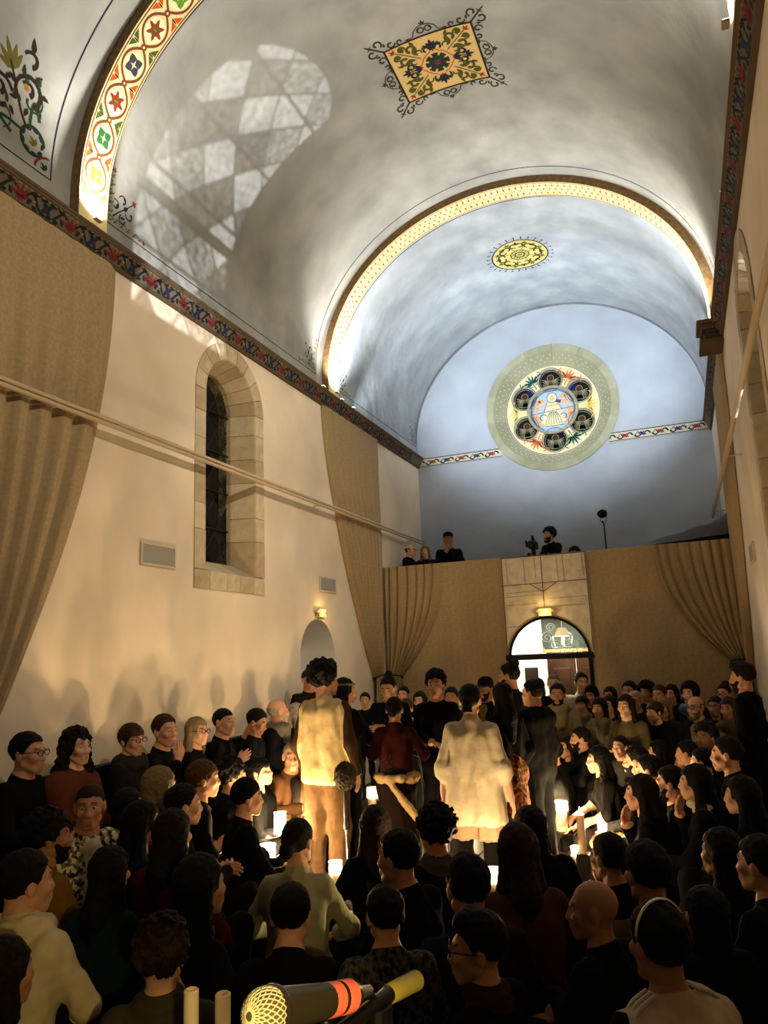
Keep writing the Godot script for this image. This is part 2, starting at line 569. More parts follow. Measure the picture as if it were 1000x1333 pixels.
# the painted band of palmettes and leaves on the cornice
func frieze(parent: Node, side: int) -> void:
	var pr := [Vector2(0.041, 5.494), Vector2(0.0485, 5.52), Vector2(0.0685, 5.575), Vector2(0.0985, 5.627)]
	var lens := [0.0]
	for k in 3: lens.append(lens[k] + pr[k].distance_to(pr[k + 1]))
	var hgt: float = lens[3]
	var map := func(p: Vector2, off: float) -> Vector3:
		var q := clampf(p.y, 0.0, 1.0) * hgt
		var k := 0
		while k < 2 and q > lens[k + 1]: k += 1
		var t: Vector2 = pr[k].lerp(pr[k + 1], (q - lens[k]) / (lens[k + 1] - lens[k]))
		var x := t.x + off * 0.8
		return W(XL + x if side == 0 else XR - x, t.y - off * 0.6, p.x)
	var P := Paint.new(map)
	var unit := 0.52
	var n := int((ZE - 0.3) / unit)
	P.off = 0.001
	P.ink(Color(0.36, 0.33, 0.28))
	P.patch(Vector2(0.2, 0.04), Vector2(ZE, 0.96), 4, 3)
	P.off = 0.003
	var dark := Color(0.10, 0.085, 0.07)
	var red := Color(0.40, 0.15, 0.09)
	var blue := Color(0.11, 0.13, 0.22)
	var cream := Color(0.58, 0.53, 0.43)
	for i in n:
		var z := 0.25 + i * unit
		# palmette
		P.ink(red)
		for k in 5:
			var a := PI / 2 + (k - 2) * 0.62
			leaf_y(P, Vector2(z, 0.28), a, 0.105, 0.036, hgt)
			leaf_y(P, Vector2(z, 0.42), -a, 0.06, 0.028, hgt)
		# dark leaf scrolls
		for sgn in [-1.0, 1.0]:
			P.ink(dark)
			var pts := PackedVector2Array()
			for k in 9:
				var t := k / 8.0
				pts.append(Vector2(z + sgn * (0.05 + t * 0.16), 0.5 + 0.33 * sin(t * PI * 1.5 + (0.0 if sgn > 0 else 0.4))))
			P.stroke(pts, 0.026, 0.036)
			leaf_y(P, Vector2(z + sgn * 0.07, 0.80), 0.3 if sgn > 0 else PI - 0.3, 0.12, 0.06, hgt)
			leaf_y(P, Vector2(z + sgn * 0.17, 0.86), 0.1 if sgn > 0 else PI - 0.1, 0.09, 0.04, hgt)
			leaf_y(P, Vector2(z + sgn * 0.19, 0.14), -0.1 if sgn > 0 else PI + 0.1, 0.08, 0.04, hgt)
			leaf_y(P, Vector2(z + sgn * 0.12, 0.22), -0.5 if sgn > 0 else PI + 0.5, 0.08, 0.045, hgt)
			leaf_y(P, Vector2(z + sgn * 0.07, 0.14), 0.9 if sgn > 0 else PI - 0.9, 0.07, 0.04, hgt)
			P.ink(cream)
			P.disc(Vector2(z + sgn * 0.14, 0.5), 0.012, 6, 0.07)
		P.ink(blue)
		for k in 4:
			leaf_y(P, Vector2(z + unit * 0.5, 0.5), PI / 4 + k * PI / 2, 0.075, 0.045, hgt)
		P.ink(red)
		P.disc(Vector2(z + unit * 0.5, 0.5), 0.012, 6, 0.08)
	P.ink(Color(0.62, 0.47, 0.25))
	var zz := 0.3
	while zz < ZE - 0.1:
		P.line(Vector2(zz, 0.955), Vector2(zz + 0.03, 0.955), 0.05)
		zz += 0.06
	part("painted_frieze", P.m.mesh(), paint_mat(), parent)

func leaf_y(P: Paint, o: Vector2, dir: float, l: float, w: float, hgt: float) -> void:
	# a leaf in metres on a band whose second coordinate runs 0..1 over hgt metres
	var t := Vector2(cos(dir), sin(dir))
	var s := Vector2(-t.y, t.x)
	var q := PackedVector2Array()
	for e in [[0.0, 0.0], [0.35, 0.5], [0.75, 0.28], [1.0, 0.0], [0.7, -0.34], [0.3, -0.5]]:
		var d: Vector2 = t * l * e[0] + s * w * e[1]
		q.append(Vector2(o.x + d.x, clampf(o.y + d.y / hgt, 0.03, 0.97)))
	P.fan(q)

func paint_rib(parent: Node, which: int, z0: float) -> void:
	var map := func(p: Vector2, off: float) -> Vector3: return arc_rib.at(p.x, z0 + p.y, off)
	var P := Paint.new(map)
	var tot := arc_rib.total
	var brown := Color(0.42, 0.25, 0.13)
	var hw := RIB_W * 0.5
	P.ink(brown)
	P.line(Vector2(0.02, 0.018), Vector2(tot - 0.02, 0.018), 0.012, 90)
	P.line(Vector2(0.02, RIB_W - 0.018), Vector2(tot - 0.02, RIB_W - 0.018), 0.012, 90)
	P.line(Vector2(0.02, 0.018), Vector2(0.02, RIB_W - 0.018), 0.006)
	P.line(Vector2(tot - 0.02, 0.018), Vector2(tot - 0.02, RIB_W - 0.018), 0.006)
	if which == 0:
		var cols := [[Color(0.80, 0.53, 0.16), 4], [Color(0.16, 0.36, 0.16), 4], [Color(0.52, 0.17, 0.10), 6], [Color(0.22, 0.22, 0.26), 4], [Color(0.50, 0.20, 0.11), 6], [Color(0.36, 0.52, 0.15), 4], [Color(0.16, 0.26, 0.52), 6]]
		var n := int((tot - 0.06) / 0.36)
		var st := (tot - 0.06) / n
		for i in n:
			var s := 0.03 + (i + 0.5) * st
			# interlaced bands: two waves crossing between the roundels
			for sg in [-1.0, 1.0]:
				P.ink(brown)
				var p := PackedVector2Array()
				for k in 15:
					var t := k / 14.0
					p.append(Vector2(s + (t - 0.5) * st, hw + sg * (0.120 * pow(maxf(0.0, sin(PI * t)), 0.7) - 0.028 * pow(absf(cos(PI * t)), 6.0))))
				P.stroke(p, 0.022, 0.022)
			var e: Array = cols[i % cols.size()]
			P.off = 0.0025
			P.ink(Color(0.90, 0.83, 0.66))
			P.disc(Vector2(s, hw), 0.115, 16, 0.098)
			P.off = 0.004
			P.ink(e[0])
			var np: int = e[1]
			for k in np:
				var a := TAU * k / np + PI / 4
				P.leaf(Vector2(s, hw) + Vector2(cos(a), sin(a)) * 0.012, a, 0.085, 0.085 if np == 4 else 0.042)
			if np == 6:
				P.ink(Color(0.20, 0.36, 0.14))
				for k in 6:
					var a := TAU * (k + 0.5) / 6 + PI / 4
					P.leaf(Vector2(s, hw), a, 0.055, 0.02)
			P.ink(Color(0.9, 0.85, 0.68))
			P.disc(Vector2(s, hw), 0.014, 8)
			P.off = 0.002
			# knot between roundels and corner tufts
			P.ink(Color(0.30, 0.16, 0.10))
			P.disc(Vector2(s - st * 0.5, hw), 0.022, 4)
			P.off = 0.004
			P.ink(Color(0.93, 0.86, 0.66))
			P.disc(Vector2(s - st * 0.5, hw), 0.013, 4)
			P.off = 0.002
			for sg in [-1.0, 1.0]:
				P.ink(Color(0.72, 0.30, 0.10) if (i + int(sg)) % 2 == 0 else Color(0.22, 0.34, 0.16))
				P.fan(PackedVector2Array([Vector2(s - st * 0.5 + 0.012, hw + sg * 0.075), Vector2(s - st * 0.5 + 0.085, hw + sg * 0.138), Vector2(s - st * 0.5 + 0.012, hw + sg * 0.138)]))
				P.fan(PackedVector2Array([Vector2(s - st * 0.5 - 0.012, hw + sg * 0.075), Vector2(s - st * 0.5 - 0.085, hw + sg * 0.138), Vector2(s - st * 0.5 - 0.012, hw + sg * 0.138)]))
				P.ink(Color(0.24, 0.20, 0.15))
				P.leaf(Vector2(s - st * 0.5, hw + sg * 0.06), PI / 2 * sg, 0.075, 0.016)
	else:
		var n := int((tot - 0.4) / 0.085)
		var st := (tot - 0.4) / n
		for i in n:
			var s := 0.2 + (i + 0.5) * st
			P.ink(Color(0.60, 0.28, 0.12))
			if (i / 12) % 2 == 0:
				for r in 3:
					P.disc(Vector2(s + (st * 0.5 if r == 1 else 0.0), 0.085 + r * 0.085), 0.017, 4, 0.024)
			else:
				P.ring(Vector2(s, hw), 0.034, 0.008, 10)
				for sg in [-1.0, 1.0]:
					P.leaf(Vector2(s, hw + sg * 0.045), PI / 2 * sg, 0.075, 0.03)
			P.ink(Color(0.35, 0.30, 0.16))
			P.disc(Vector2(s, 0.045), 0.009, 5)
			P.disc(Vector2(s, RIB_W - 0.045), 0.009, 5)
	part("painted_pattern", P.m.mesh(), paint_mat(), parent)

# ------------------------------------------------------------------ ornaments on the vault
func build_vault_paint() -> void:
	var ce: Node = get_node("ceiling")
	var top := arc.total * 0.5
	var navy := Color(0.10, 0.13, 0.20)
	# thin border lines round each bay
	var lm := Paint.new(func(p: Vector2, off: float) -> Vector3: return arc.at(p.x, p.y, off + 0.004))
	lm.ink(navy)
	var sb := -0.05
	for e in [[RIB_A[0] - 0.22, -1], [RIB_A[0] + RIB_W + 0.08, 1], [RIB_A[1] - 0.20, -1], [RIB_A[1] + RIB_W + 0.18, 1], [ZE - 0.10, -1], [ZE - 0.06, -1]]:
		lm.line(Vector2(sb, e[0]), Vector2(arc.total - sb, e[0]), 0.014, 110)
	for sd in [sb, arc.total - sb]:
		lm.line(Vector2(sd, ZN), Vector2(sd, RIB_A[0] - 0.22), 0.012)
		lm.line(Vector2(sd, RIB_A[0] + RIB_W + 0.08), Vector2(sd, RIB_A[1] - 0.20), 0.012)
		lm.line(Vector2(sd, RIB_A[1] + RIB_W + 0.18), Vector2(sd, ZE - 0.10), 0.012)
	part("painted_border", lm.m.mesh(), paint_mat(), ce)
	square_medallion(ce, top, 6.975)
	round_medallion(ce, top, 11.46)
	# corner sprays: left of each rib and right of each rib, both sides
	for sd in 2:
		var s0: float = sb + 0.015
		spray(ce, sd, s0, RIB_A[0] - 0.235, -1.0, 0.78, true)
		spray(ce, sd, s0, RIB_A[0] + RIB_W + 0.095, 1.0, 0.60, false)
		spray(ce, sd, s0, RIB_A[1] - 0.215, -1.0, 0.56, false)
		spray(ce, sd, s0, RIB_A[1] + RIB_W + 0.195, 1.0, 0.52, false)
		spray(ce, sd, s0, ZE - 0.13, -1.0, 0.52, false)

func spray(parent: Node, sd: int, s0: float, z0: float, dir: float, k: float, big: bool) -> void:
	# a stencilled corner spray: u runs along the nave away from the rib, v runs up the vault
	var map := func(p: Vector2, off: float) -> Vector3:
		var s := s0 + p.y * k
		return arc.at(s if sd == 0 else arc.total - s, z0 + dir * p.x * k, off + 0.004)
	var P := Paint.new(map)
	var dk := Color(0.15, 0.10, 0.08)
	var gr := Color(0.10, 0.22, 0.14)
	var ol := Color(0.36, 0.33, 0.12)
	var rd := Color(0.45, 0.13, 0.09)
	if big:
		P.ink(rd); P.spiral(Vector2(0, 0), 0.20, 0.20, 0.1, PI / 2 - 0.1, 0.03, 0.03)
		P.ink(gr); P.trefoil(Vector2(0.05, 0.05), PI / 4, 0.10)
		P.ink(Color(0.08, 0.18, 0.13))
		P.spiral(Vector2(0.25, 0.27), 0.15, 0.15, -2.6, 3.0, 0.032, 0.042)
		for q in 9: P.leaf(Vector2(0.25, 0.27) + Vector2(cos(q * 0.7), sin(q * 0.7)) * 0.15, q * 0.7 + 2.2, 0.09, 0.05)
		P.ink(ol); P.trefoil(Vector2(0.21, 0.24), PI / 4, 0.11)
		for fl in 2:
			var F := func(x: float, y: float) -> Vector2: return Vector2(x, y) if fl == 0 else Vector2(y, x)
			P.ink(gr)
			var p := PackedVector2Array()
			for q in 13:
				var t := q / 12.0
				p.append(F.call(0.36 + 0.30 * sin(t * 2.6), 0.30 + t * 0.12 - 0.22 * t * t))
			P.stroke(p, 0.032, 0.042)
			P.spiral(F.call(0.66, 0.33), 0.06, 0.15, 0.0, 4.4 * (1 if fl == 0 else -1), 0.03, 0.014)
			P.leaf(F.call(0.78, 0.42), 0.6 if fl == 0 else PI / 2 - 0.6, 0.13, 0.05)
			P.leaf(F.call(0.60, 0.46), 1.2 if fl == 0 else PI / 2 - 1.2, 0.13, 0.05)
			P.leaf(F.call(0.84, 0.30), 0.1 if fl == 0 else PI / 2 - 0.1, 0.11, 0.05)
		P.ink(dk)
		P.stroke(PackedVector2Array([Vector2(0.34, 0.36), Vector2(0.42, 0.46), Vector2(0.50, 0.60), Vector2(0.60, 0.78), Vector2(0.70, 0.92)]), 0.03, 0.02)
		for fl in 2:
			var cx := Vector2(0.40, 0.72) if fl == 0 else Vector2(0.72, 0.54)
			P.ink(dk)
			P.spiral(cx, 0.16, 0.15, PI * 0.25 - (1.9 if fl == 0 else -1.9), PI * 0.25 + (3.2 if fl == 0 else -3.2), 0.034, 0.055, 1.0)
			P.spiral(cx + Vector2(0.01, 0.01), 0.09, 0.05, 0.5, 4.0, 0.025, 0.055)
			P.ink(Color(0.60, 0.40, 0.12)); P.leaf(cx, PI / 4, 0.10, 0.06)
			P.ink(dk)
			for q in 7: P.leaf(cx + Vector2(cos(q * 0.9), sin(q * 0.9)) * 0.16, q * 0.9 + 0.5, 0.11, 0.055)
		P.ink(ol)
		for q in 5: P.leaf(Vector2(0.62, 0.82), PI / 4 + 0.2 + (q - 2) * 0.42, 0.30 - absf(q - 2) * 0.05, 0.07)
		P.ink(dk)
		for q in 2:
			P.spiral(Vector2(0.46, 1.02) if q == 0 else Vector2(0.92, 0.70), 0.10, 0.05, 0.3, 4.2, 0.03, 0.05)
			P.leaf(Vector2(0.46, 1.10) if q == 0 else Vector2(1.0, 0.75), 1.2 if q == 0 else 0.4, 0.16, 0.07)
	else:
		# olive lace along both edges
		for fl in 2:
			var F := func(x: float, y: float) -> Vector2: return Vector2(x, y) if fl == 0 else Vector2(y, x)
			P.ink(ol)
			for q in 5:
				P.spiral(F.call(0.10 + q * 0.145, 0.075), 0.065 - q * 0.004, 0.02, 0.0, 5.0 * (1 if fl == 0 else -1), 0.022, 0.014)
				P.leaf(F.call(0.16 + q * 0.145, 0.03), 0.7 if fl == 0 else PI / 2 - 0.7, 0.10, 0.04)
			P.ink(rd); P.trefoil(F.call(0.84, 0.05), 0.2 if fl == 0 else PI / 2 - 0.2, 0.08)
		P.ink(Color(0.07, 0.09, 0.15))
		P.stroke(PackedVector2Array([Vector2(0.14, 0.14), Vector2(0.26, 0.27), Vector2(0.40, 0.40), Vector2(0.55, 0.56)]), 0.025, 0.016)
		for fl in 2:
			var F := func(x: float, y: float) -> Vector2: return Vector2(x, y) if fl == 0 else Vector2(y, x)
			P.spiral(F.call(0.36, 0.18), 0.09, 0.04, 2.0, 2.0 + 4.6 * (1 if fl == 0 else -1), 0.022, 0.03)
			P.spiral(F.call(0.50, 0.33), 0.09, 0.04, 3.0, 3.0 + 4.4 * (1 if fl == 0 else -1), 0.02, 0.035)
			P.disc(F.call(0.54, 0.36), 0.026, 7)
			P.leaf(F.call(0.30, 0.20), 0.3 if fl == 0 else PI / 2 - 0.3, 0.12, 0.05)
		P.leaf(Vector2(0.36, 0.36), PI / 4, 0.14, 0.08)
		P.ink(rd); P.trefoil(Vector2(0.55, 0.56), PI / 4, 0.10)
	part("painted_spray", P.m.mesh(), paint_mat(), parent)

func square_medallion(parent: Node, top: float, zc: float) -> void:
	# half sides: 0.49 across, 0.415 along
	var A := 0.49
	var B := 0.41
	var map := func(p: Vector2, off: float) -> Vector3: return arc.at(top + p.x, zc + p.y, off + 0.004)
	var P := Paint.new(map)
	P.ink(Color(0.76, 0.64, 0.40))
	P.patch(Vector2(-A, -B), Vector2(A, B), 10, 2)
	P.off = 0.004
	var bk := Color(0.09, 0.08, 0.08)
	P.ink(bk)
	for e in [[Vector2(-A, -B), Vector2(A, -B)], [Vector2(A, -B), Vector2(A, B)], [Vector2(A, B), Vector2(-A, B)], [Vector2(-A, B), Vector2(-A, -B)]]:
		P.line(e[0], e[1], 0.022, 10)
	# centre rosette in a red quatrefoil
	P.ink(Color(0.12, 0.15, 0.10))
	for k in 8: P.leaf(Vector2(cos(k * PI / 4), sin(k * PI / 4)) * 0.02, k * PI / 4, 0.125, 0.085)
	for k in 16: P.disc(Vector2(cos(k * PI / 8 + 0.2), sin(k * PI / 8 + 0.2)) * 0.125, 0.016, 6)
	P.ink(Color(0.36, 0.16, 0.10)); P.disc(Vector2.ZERO, 0.03, 8)
	P.ink(Color(0.30, 0.38, 0.20))
	for k in 8: P.disc(Vector2(cos(k * PI / 4 + 0.4), sin(k * PI / 4 + 0.4)) * 0.085, 0.012, 5)
	P.ink(Color(0.66, 0.30, 0.16))
	var q := PackedVector2Array()
	for k in 48:
		var a := TAU * k / 48
		var r := 0.165 + 0.03 * absf(cos(2.0 * a)) - 0.02 * pow(absf(sin(4 * a)), 3.0)
		q.append(Vector2(cos(a), sin(a)) * r)
	P.stroke(q, 0.014, 0.014, true)
	# four fleurons on the axes and four sprays on the diagonals
	for k in 4:
		var a := PI / 2 * k
		var L := 0.40 if k % 2 == 0 else 0.32
		P.ink(Color(0.09, 0.10, 0.14))
		var d := Vector2(cos(a), sin(a))
		var s := Vector2(-d.y, d.x)
		P.line(d * 0.17, d * (L - 0.05), 0.014)
		P.trefoil(d * 0.19, a, 0.10)
		P.trefoil(d * (L - 0.075), a, 0.10)
		for sg in [-1.0, 1.0]:
			P.spiral(d * (L - 0.10) + s * sg * 0.055, 0.045, 0.02, a + sg * 2.6, a + sg * 2.6 - sg * 4.6, 0.020, 0.036)
			P.leaf(d * 0.22 + s * sg * 0.01, a + sg * 0.9, 0.10, 0.045)
		# diagonals
		var da := atan2(B * (1 if k < 2 else -1), A * (1 if k == 0 or k == 3 else -1))
		var e := Vector2(cos(da), sin(da))
		var h := Vector2(-e.y, e.x)
		P.ink(Color(0.27, 0.26, 0.08))
		P.line(e * 0.20, e * 0.52, 0.012)
		for sg in [-1.0, 1.0]:
			P.spiral(e * 0.36 + h * sg * 0.075, 0.065, 0.025, da + sg * 3.0, da + sg * 3.0 - sg * 5.0, 0.024, 0.040)
			P.spiral(e * 0.46 + h * sg * 0.055, 0.045, 0.02, da + sg * 2.8, da + sg * 2.8 - sg * 4.8, 0.020, 0.034)
			P.leaf(e * 0.28 + h * sg * 0.02, da + sg * 1.0, 0.13, 0.06)
			P.leaf(e * 0.42 + h * sg * 0.02, da + sg * 0.8, 0.11, 0.05)
			P.spiral(e * 0.26 + h * sg * 0.06, 0.045, 0.016, da + sg * 2.8, da + sg * 2.8 - sg * 4.8, 0.018, 0.03)
			P.leaf(e * 0.34 + h * sg * 0.13, da + sg * 0.5, 0.09, 0.045)
			P.leaf(e * 0.22 + h * sg * 0.10, da + sg * 1.3, 0.08, 0.04)
		P.ink(Color(0.55, 0.16, 0.09)); P.trefoil(e * 0.52, da, 0.07)
	# lace outside the frame
	P.off = 0.002
	var lc := Color(0.20, 0.17, 0.12)
	for k in 4:
		var da := atan2(B * (1 if k < 2 else -1), A * (1 if k == 0 or k == 3 else -1))
		var cx := Vector2(A * signf(cos(da)), B * signf(sin(da)))
		var e := Vector2(signf(cos(da)), signf(sin(da))).normalized()
		var an := e.angle()
		var h := Vector2(-e.y, e.x)
		P.ink(lc)
		P.line(cx, cx + e * 0.20, 0.022)
		P.leaf(cx + e * 0.19, an, 0.06, 0.022)
		P.leaf(cx + e * 0.17, an + 1.3, 0.045, 0.018); P.leaf(cx + e * 0.17, an - 1.3, 0.045, 0.018)
		for sg in [-1.0, 1.0]:
			P.spiral(cx + e * 0.115 + h * sg * 0.06, 0.058, 0.018, an + sg * 3.4, an + sg * 3.4 - sg * 5.4, 0.020, 0.026)
			var bx := Vector2(-signf(cx.x), 0) if sg > 0 else Vector2(0, -signf(cx.y))
			var outw := Vector2(0, signf(cx.y)) if sg > 0 else Vector2(signf(cx.x), 0)
			P.spiral(cx + bx * 0.10 + outw * 0.055, 0.05, 0.016, 0.0, 5.6 * sg, 0.018, 0.026)
			P.spiral(cx + bx * 0.20 + outw * 0.04, 0.034, 0.012, 2.0, 2.0 + 5.0 * sg, 0.018, 0.024)
			P.leaf(cx + bx * 0.03 + outw * 0.05, outw.angle(), 0.06, 0.03)
			P.leaf(cx + bx * 0.25 + outw * 0.02, bx.angle(), 0.07, 0.022)
	for k in 4:
		var d := Vector2(cos(PI / 2 * k), sin(PI / 2 * k))
		var s := Vector2(-d.y, d.x)
		var base := d * (A if k % 2 == 0 else B)
		P.ink(lc)
		for sg in [-1.0, 1.0]:
			P.stroke(PackedVector2Array([base + s * sg * 0.19 + d * 0.012, base + s * sg * 0.14 + d * 0.03, base + s * sg * 0.115 + d * 0.09, base + s * sg * 0.06 + d * 0.13, base + d * 0.14]), 0.012, 0.014)
			P.ring(base + s * sg * 0.042 + d * 0.075, 0.034, 0.018, 12)
			P.leaf(base + s * sg * 0.09 + d * 0.06, d.angle() - sg * 0.9, 0.06, 0.024)
		P.trefoil(base + d * 0.14, d.angle(), 0.06)
	part("painted_medallion", P.m.mesh(), paint_mat(), parent)

func round_medallion(parent: Node, top: float, zc: float) -> void:
	var map := func(p: Vector2, off: float) -> Vector3: return arc.at(top + p.x, zc + p.y, off + 0.004)
	var P := Paint.new(map)
	var R := 0.46
	P.ink(Color(0.74, 0.69, 0.42))
	P.m.grid(40, 4, func(u: float, v: float) -> Vector3: return map.call(Vector2(cos(TAU * u), sin(TAU * u)) * R * v, 0.002))
	P.off = 0.004
	P.ink(Color(0.09, 0.10, 0.14))
	P.ring(Vector2.ZERO, R, 0.022, 48)
	for k in 28:
		var a := TAU * k / 28
		var d := Vector2(cos(a), sin(a))
		P.off = 0.002
		P.line(d * (R + 0.02), d * (R + 0.075), 0.012)
		P.disc(d * (R + 0.08), 0.017, 6)
	P.off = 0.004
	for k in 8:
		var a := TAU * k / 8
		var d := Vector2(cos(a), sin(a))
		var s := Vector2(-d.y, d.x)
		P.ink(Color(0.16, 0.18, 0.09))
		P.spiral(d * 0.30 + s * 0.05, 0.06, 0.05, a + 3.6, a - 0.4, 0.024, 0.032)
		P.spiral(d * 0.30 - s * 0.05, 0.06, 0.05, a - 3.6, a + 0.4, 0.024, 0.032)
		P.trefoil(d * 0.32, a, 0.10)
		P.ink(Color(0.36, 0.33, 0.09))
		P.trefoil(Vector2(cos(a + PI / 8), sin(a + PI / 8)) * 0.35, a + PI / 8, 0.09)
		P.line(Vector2(cos(a + PI / 8), sin(a + PI / 8)) * 0.14, Vector2(cos(a + PI / 8), sin(a + PI / 8)) * 0.35, 0.012)
		P.ink(Color(0.10, 0.10, 0.16))
		P.ring(d * 0.115, 0.032, 0.012, 10)
	P.ink(Color(0.10, 0.10, 0.16)); P.ring(Vector2.ZERO, 0.075, 0.02, 18); P.ring(Vector2.ZERO, 0.152, 0.014, 24)
	P.ink(Color(0.55, 0.45, 0.16)); P.disc(Vector2.ZERO, 0.045, 10)
	part("painted_medallion", P.m.mesh(), paint_mat(), parent)

# ------------------------------------------------------------------ arched windows with stone surrounds and leaded diamonds
func build_windows() -> void:
	side_window("window_1", -1.0, "arched leaded window with stone surround in the cream wall")
	side_window("window_2", 1.0, "arched leaded window with stone surround near the tall standing man")

func hammered(key: String, lo: float, hi: float, tint: Color) -> StandardMaterial3D:
	if mats.has(key): return mats[key]
	var t := noise_tex("tex_" + key, 0.045, Color(tint.r, tint.g, tint.b, hi), Color(tint.r, tint.g, tint.b, lo), 256, -1.0, 3)
	var m := mat(key, Color.WHITE, 0.12, t, 1.6)
	m.transparency = BaseMaterial3D.TRANSPARENCY_ALPHA
	return m

func side_window(called: String, out: float, label: String) -> void:
	var node := structure_node(called, label, "window")
	var xf := XL if out < 0 else XR
	var M := func(w: float, y: float, d: float) -> Vector3: return W(xf + out * d, y, WIN_Z + w)
	var sm := ["stone", "stone_b", "stone_c"]
	var rng := RandomNumberGenerator.new()
	rng.seed = 11
	var sec := PackedVector2Array([Vector2(0.69, -0.012), Vector2(0.505, -0.012), Vector2(0.495, 0.004), Vector2(0.405, 0.28), Vector2(0.405, 0.45), Vector2(0.69, 0.45)])
	# jambs
	var hs := [2.80, 3.22, 3.50, 3.93, 4.22, 4.52, 4.77]
	for sg in [-1.0, 1.0]:
		for k in 6:
			var y0: float = hs[k] + 0.003
			var y1: float = hs[k + 1] - 0.003
			var b := MB.new()
			var bulge := rng.randf_range(-0.004, 0.006)
			b.prism(sec, func(p: Vector2) -> Vector3: return M.call(sg * p.x, y0, p.y - bulge), Vector3(0, y1 - y0, 0))
			part("stone_block", b.mesh(), mats[sm[(k * 2 + (0 if sg < 0 else 1)) % 3]], node)
	# voussoirs
	var nv := 9
	for k in nv:
		var a0 := PI * k / nv + 0.006
		var a1 := PI * (k + 1) / nv - 0.006
		var b := MB.new()
		for q in sec.size():
			var p0: Vector2 = sec[q]
			var p1: Vector2 = sec[(q + 1) % sec.size()]
			for e in 3:
				var t0 := lerpf(a0, a1, e / 3.0)
				var t1 := lerpf(a0, a1, (e + 1) / 3.0)
				b.quad(M.call(cos(t0) * p0.x, WIN_SPRING + sin(t0) * p0.x, p0.y), M.call(cos(t0) * p1.x, WIN_SPRING + sin(t0) * p1.x, p1.y), M.call(cos(t1) * p1.x, WIN_SPRING + sin(t1) * p1.x, p1.y), M.call(cos(t1) * p0.x, WIN_SPRING + sin(t1) * p0.x, p0.y))
		part("stone_block", b.mesh(), mats[sm[(k * 2 + 1) % 3]], node)
	# sill
	var ss := PackedVector2Array([Vector2(2.60, -0.015), Vector2(2.79, -0.015), Vector2(2.80, 0.0), Vector2(2.95, 0.28), Vector2(2.95, 0.45), Vector2(2.60, 0.45)])
	var ws := [-0.69, -0.42, -0.10, 0.16, 0.45, 0.69]
	for k in 5:
		var w0: float = ws[k] + 0.003
		var w1: float = ws[k + 1] - 0.003
		var b := MB.new()
		b.prism(ss, func(p: Vector2) -> Vector3: return M.call(w0, p.x, p.y), Vector3(0, 0, -(w1 - w0)))
		part("stone_block", b.mesh(), mats[sm[(k + 1) % 3]], node)
	# glass: diamonds clipped to the light
	var outline := arch_poly(0.415, 2.94, WIN_SPRING, 14)
	var cw := 0.30
	var ch := 0.40
	var mk := [hammered("glass_clear", 0.02, 0.45, Color(0.10, 0.105, 0.10)), hammered("glass_seedy", 0.15, 0.8, Color(0.09, 0.09, 0.085)), hammered("glass_dull", 0.45, 0.9, Color(0.06, 0.06, 0.058))]
	var lead := MB.new()
	for i in range(-4, 5):
		for j in range(-1, 18):
			var o := Vector2((i + (0.5 if j % 2 else 0.0)) * cw, 2.9 + j * ch * 0.5)
			var dia := PackedVector2Array([o + Vector2(0, -ch / 2), o + Vector2(cw / 2, 0), o + Vector2(0, ch / 2), o + Vector2(-cw / 2, 0)])
			for poly in Geometry2D.intersect_polygons(dia, outline):
				var b := MB.new()
				b.prism(poly, func(p: Vector2) -> Vector3: return M.call(p.x, p.y, 0.335), Vector3(out * 0.004, 0, 0))
				part("pane", b.mesh(), mk[[0, 2, 0, 1, 2, 0, 0, 1, 2][(i * 5 + j * 7 + 45) % 9]], node)
			for e in [[dia[0], dia[1]], [dia[1], dia[2]]]:
				for seg in Geometry2D.intersect_polyline_with_polygon(PackedVector2Array(e), outline):
					lead.tube(PackedVector3Array([M.call(seg[0].x, seg[0].y, 0.337), M.call(seg[1].x, seg[1].y, 0.337)]), 0.006, 0.006, 6, false)
	part("lead_cames", lead.mesh(), mats["lead"], node)
	for y in [3.35, 3.80, 4.27, 4.75]:
		var b := MB.new()
		b.tube(PackedVector3Array([M.call(-0.41, y, 0.318), M.call(0.41, y, 0.318)]), 0.011, 0.011, 8)
		part("saddle_bar", b.mesh(), mats["lead"], node)

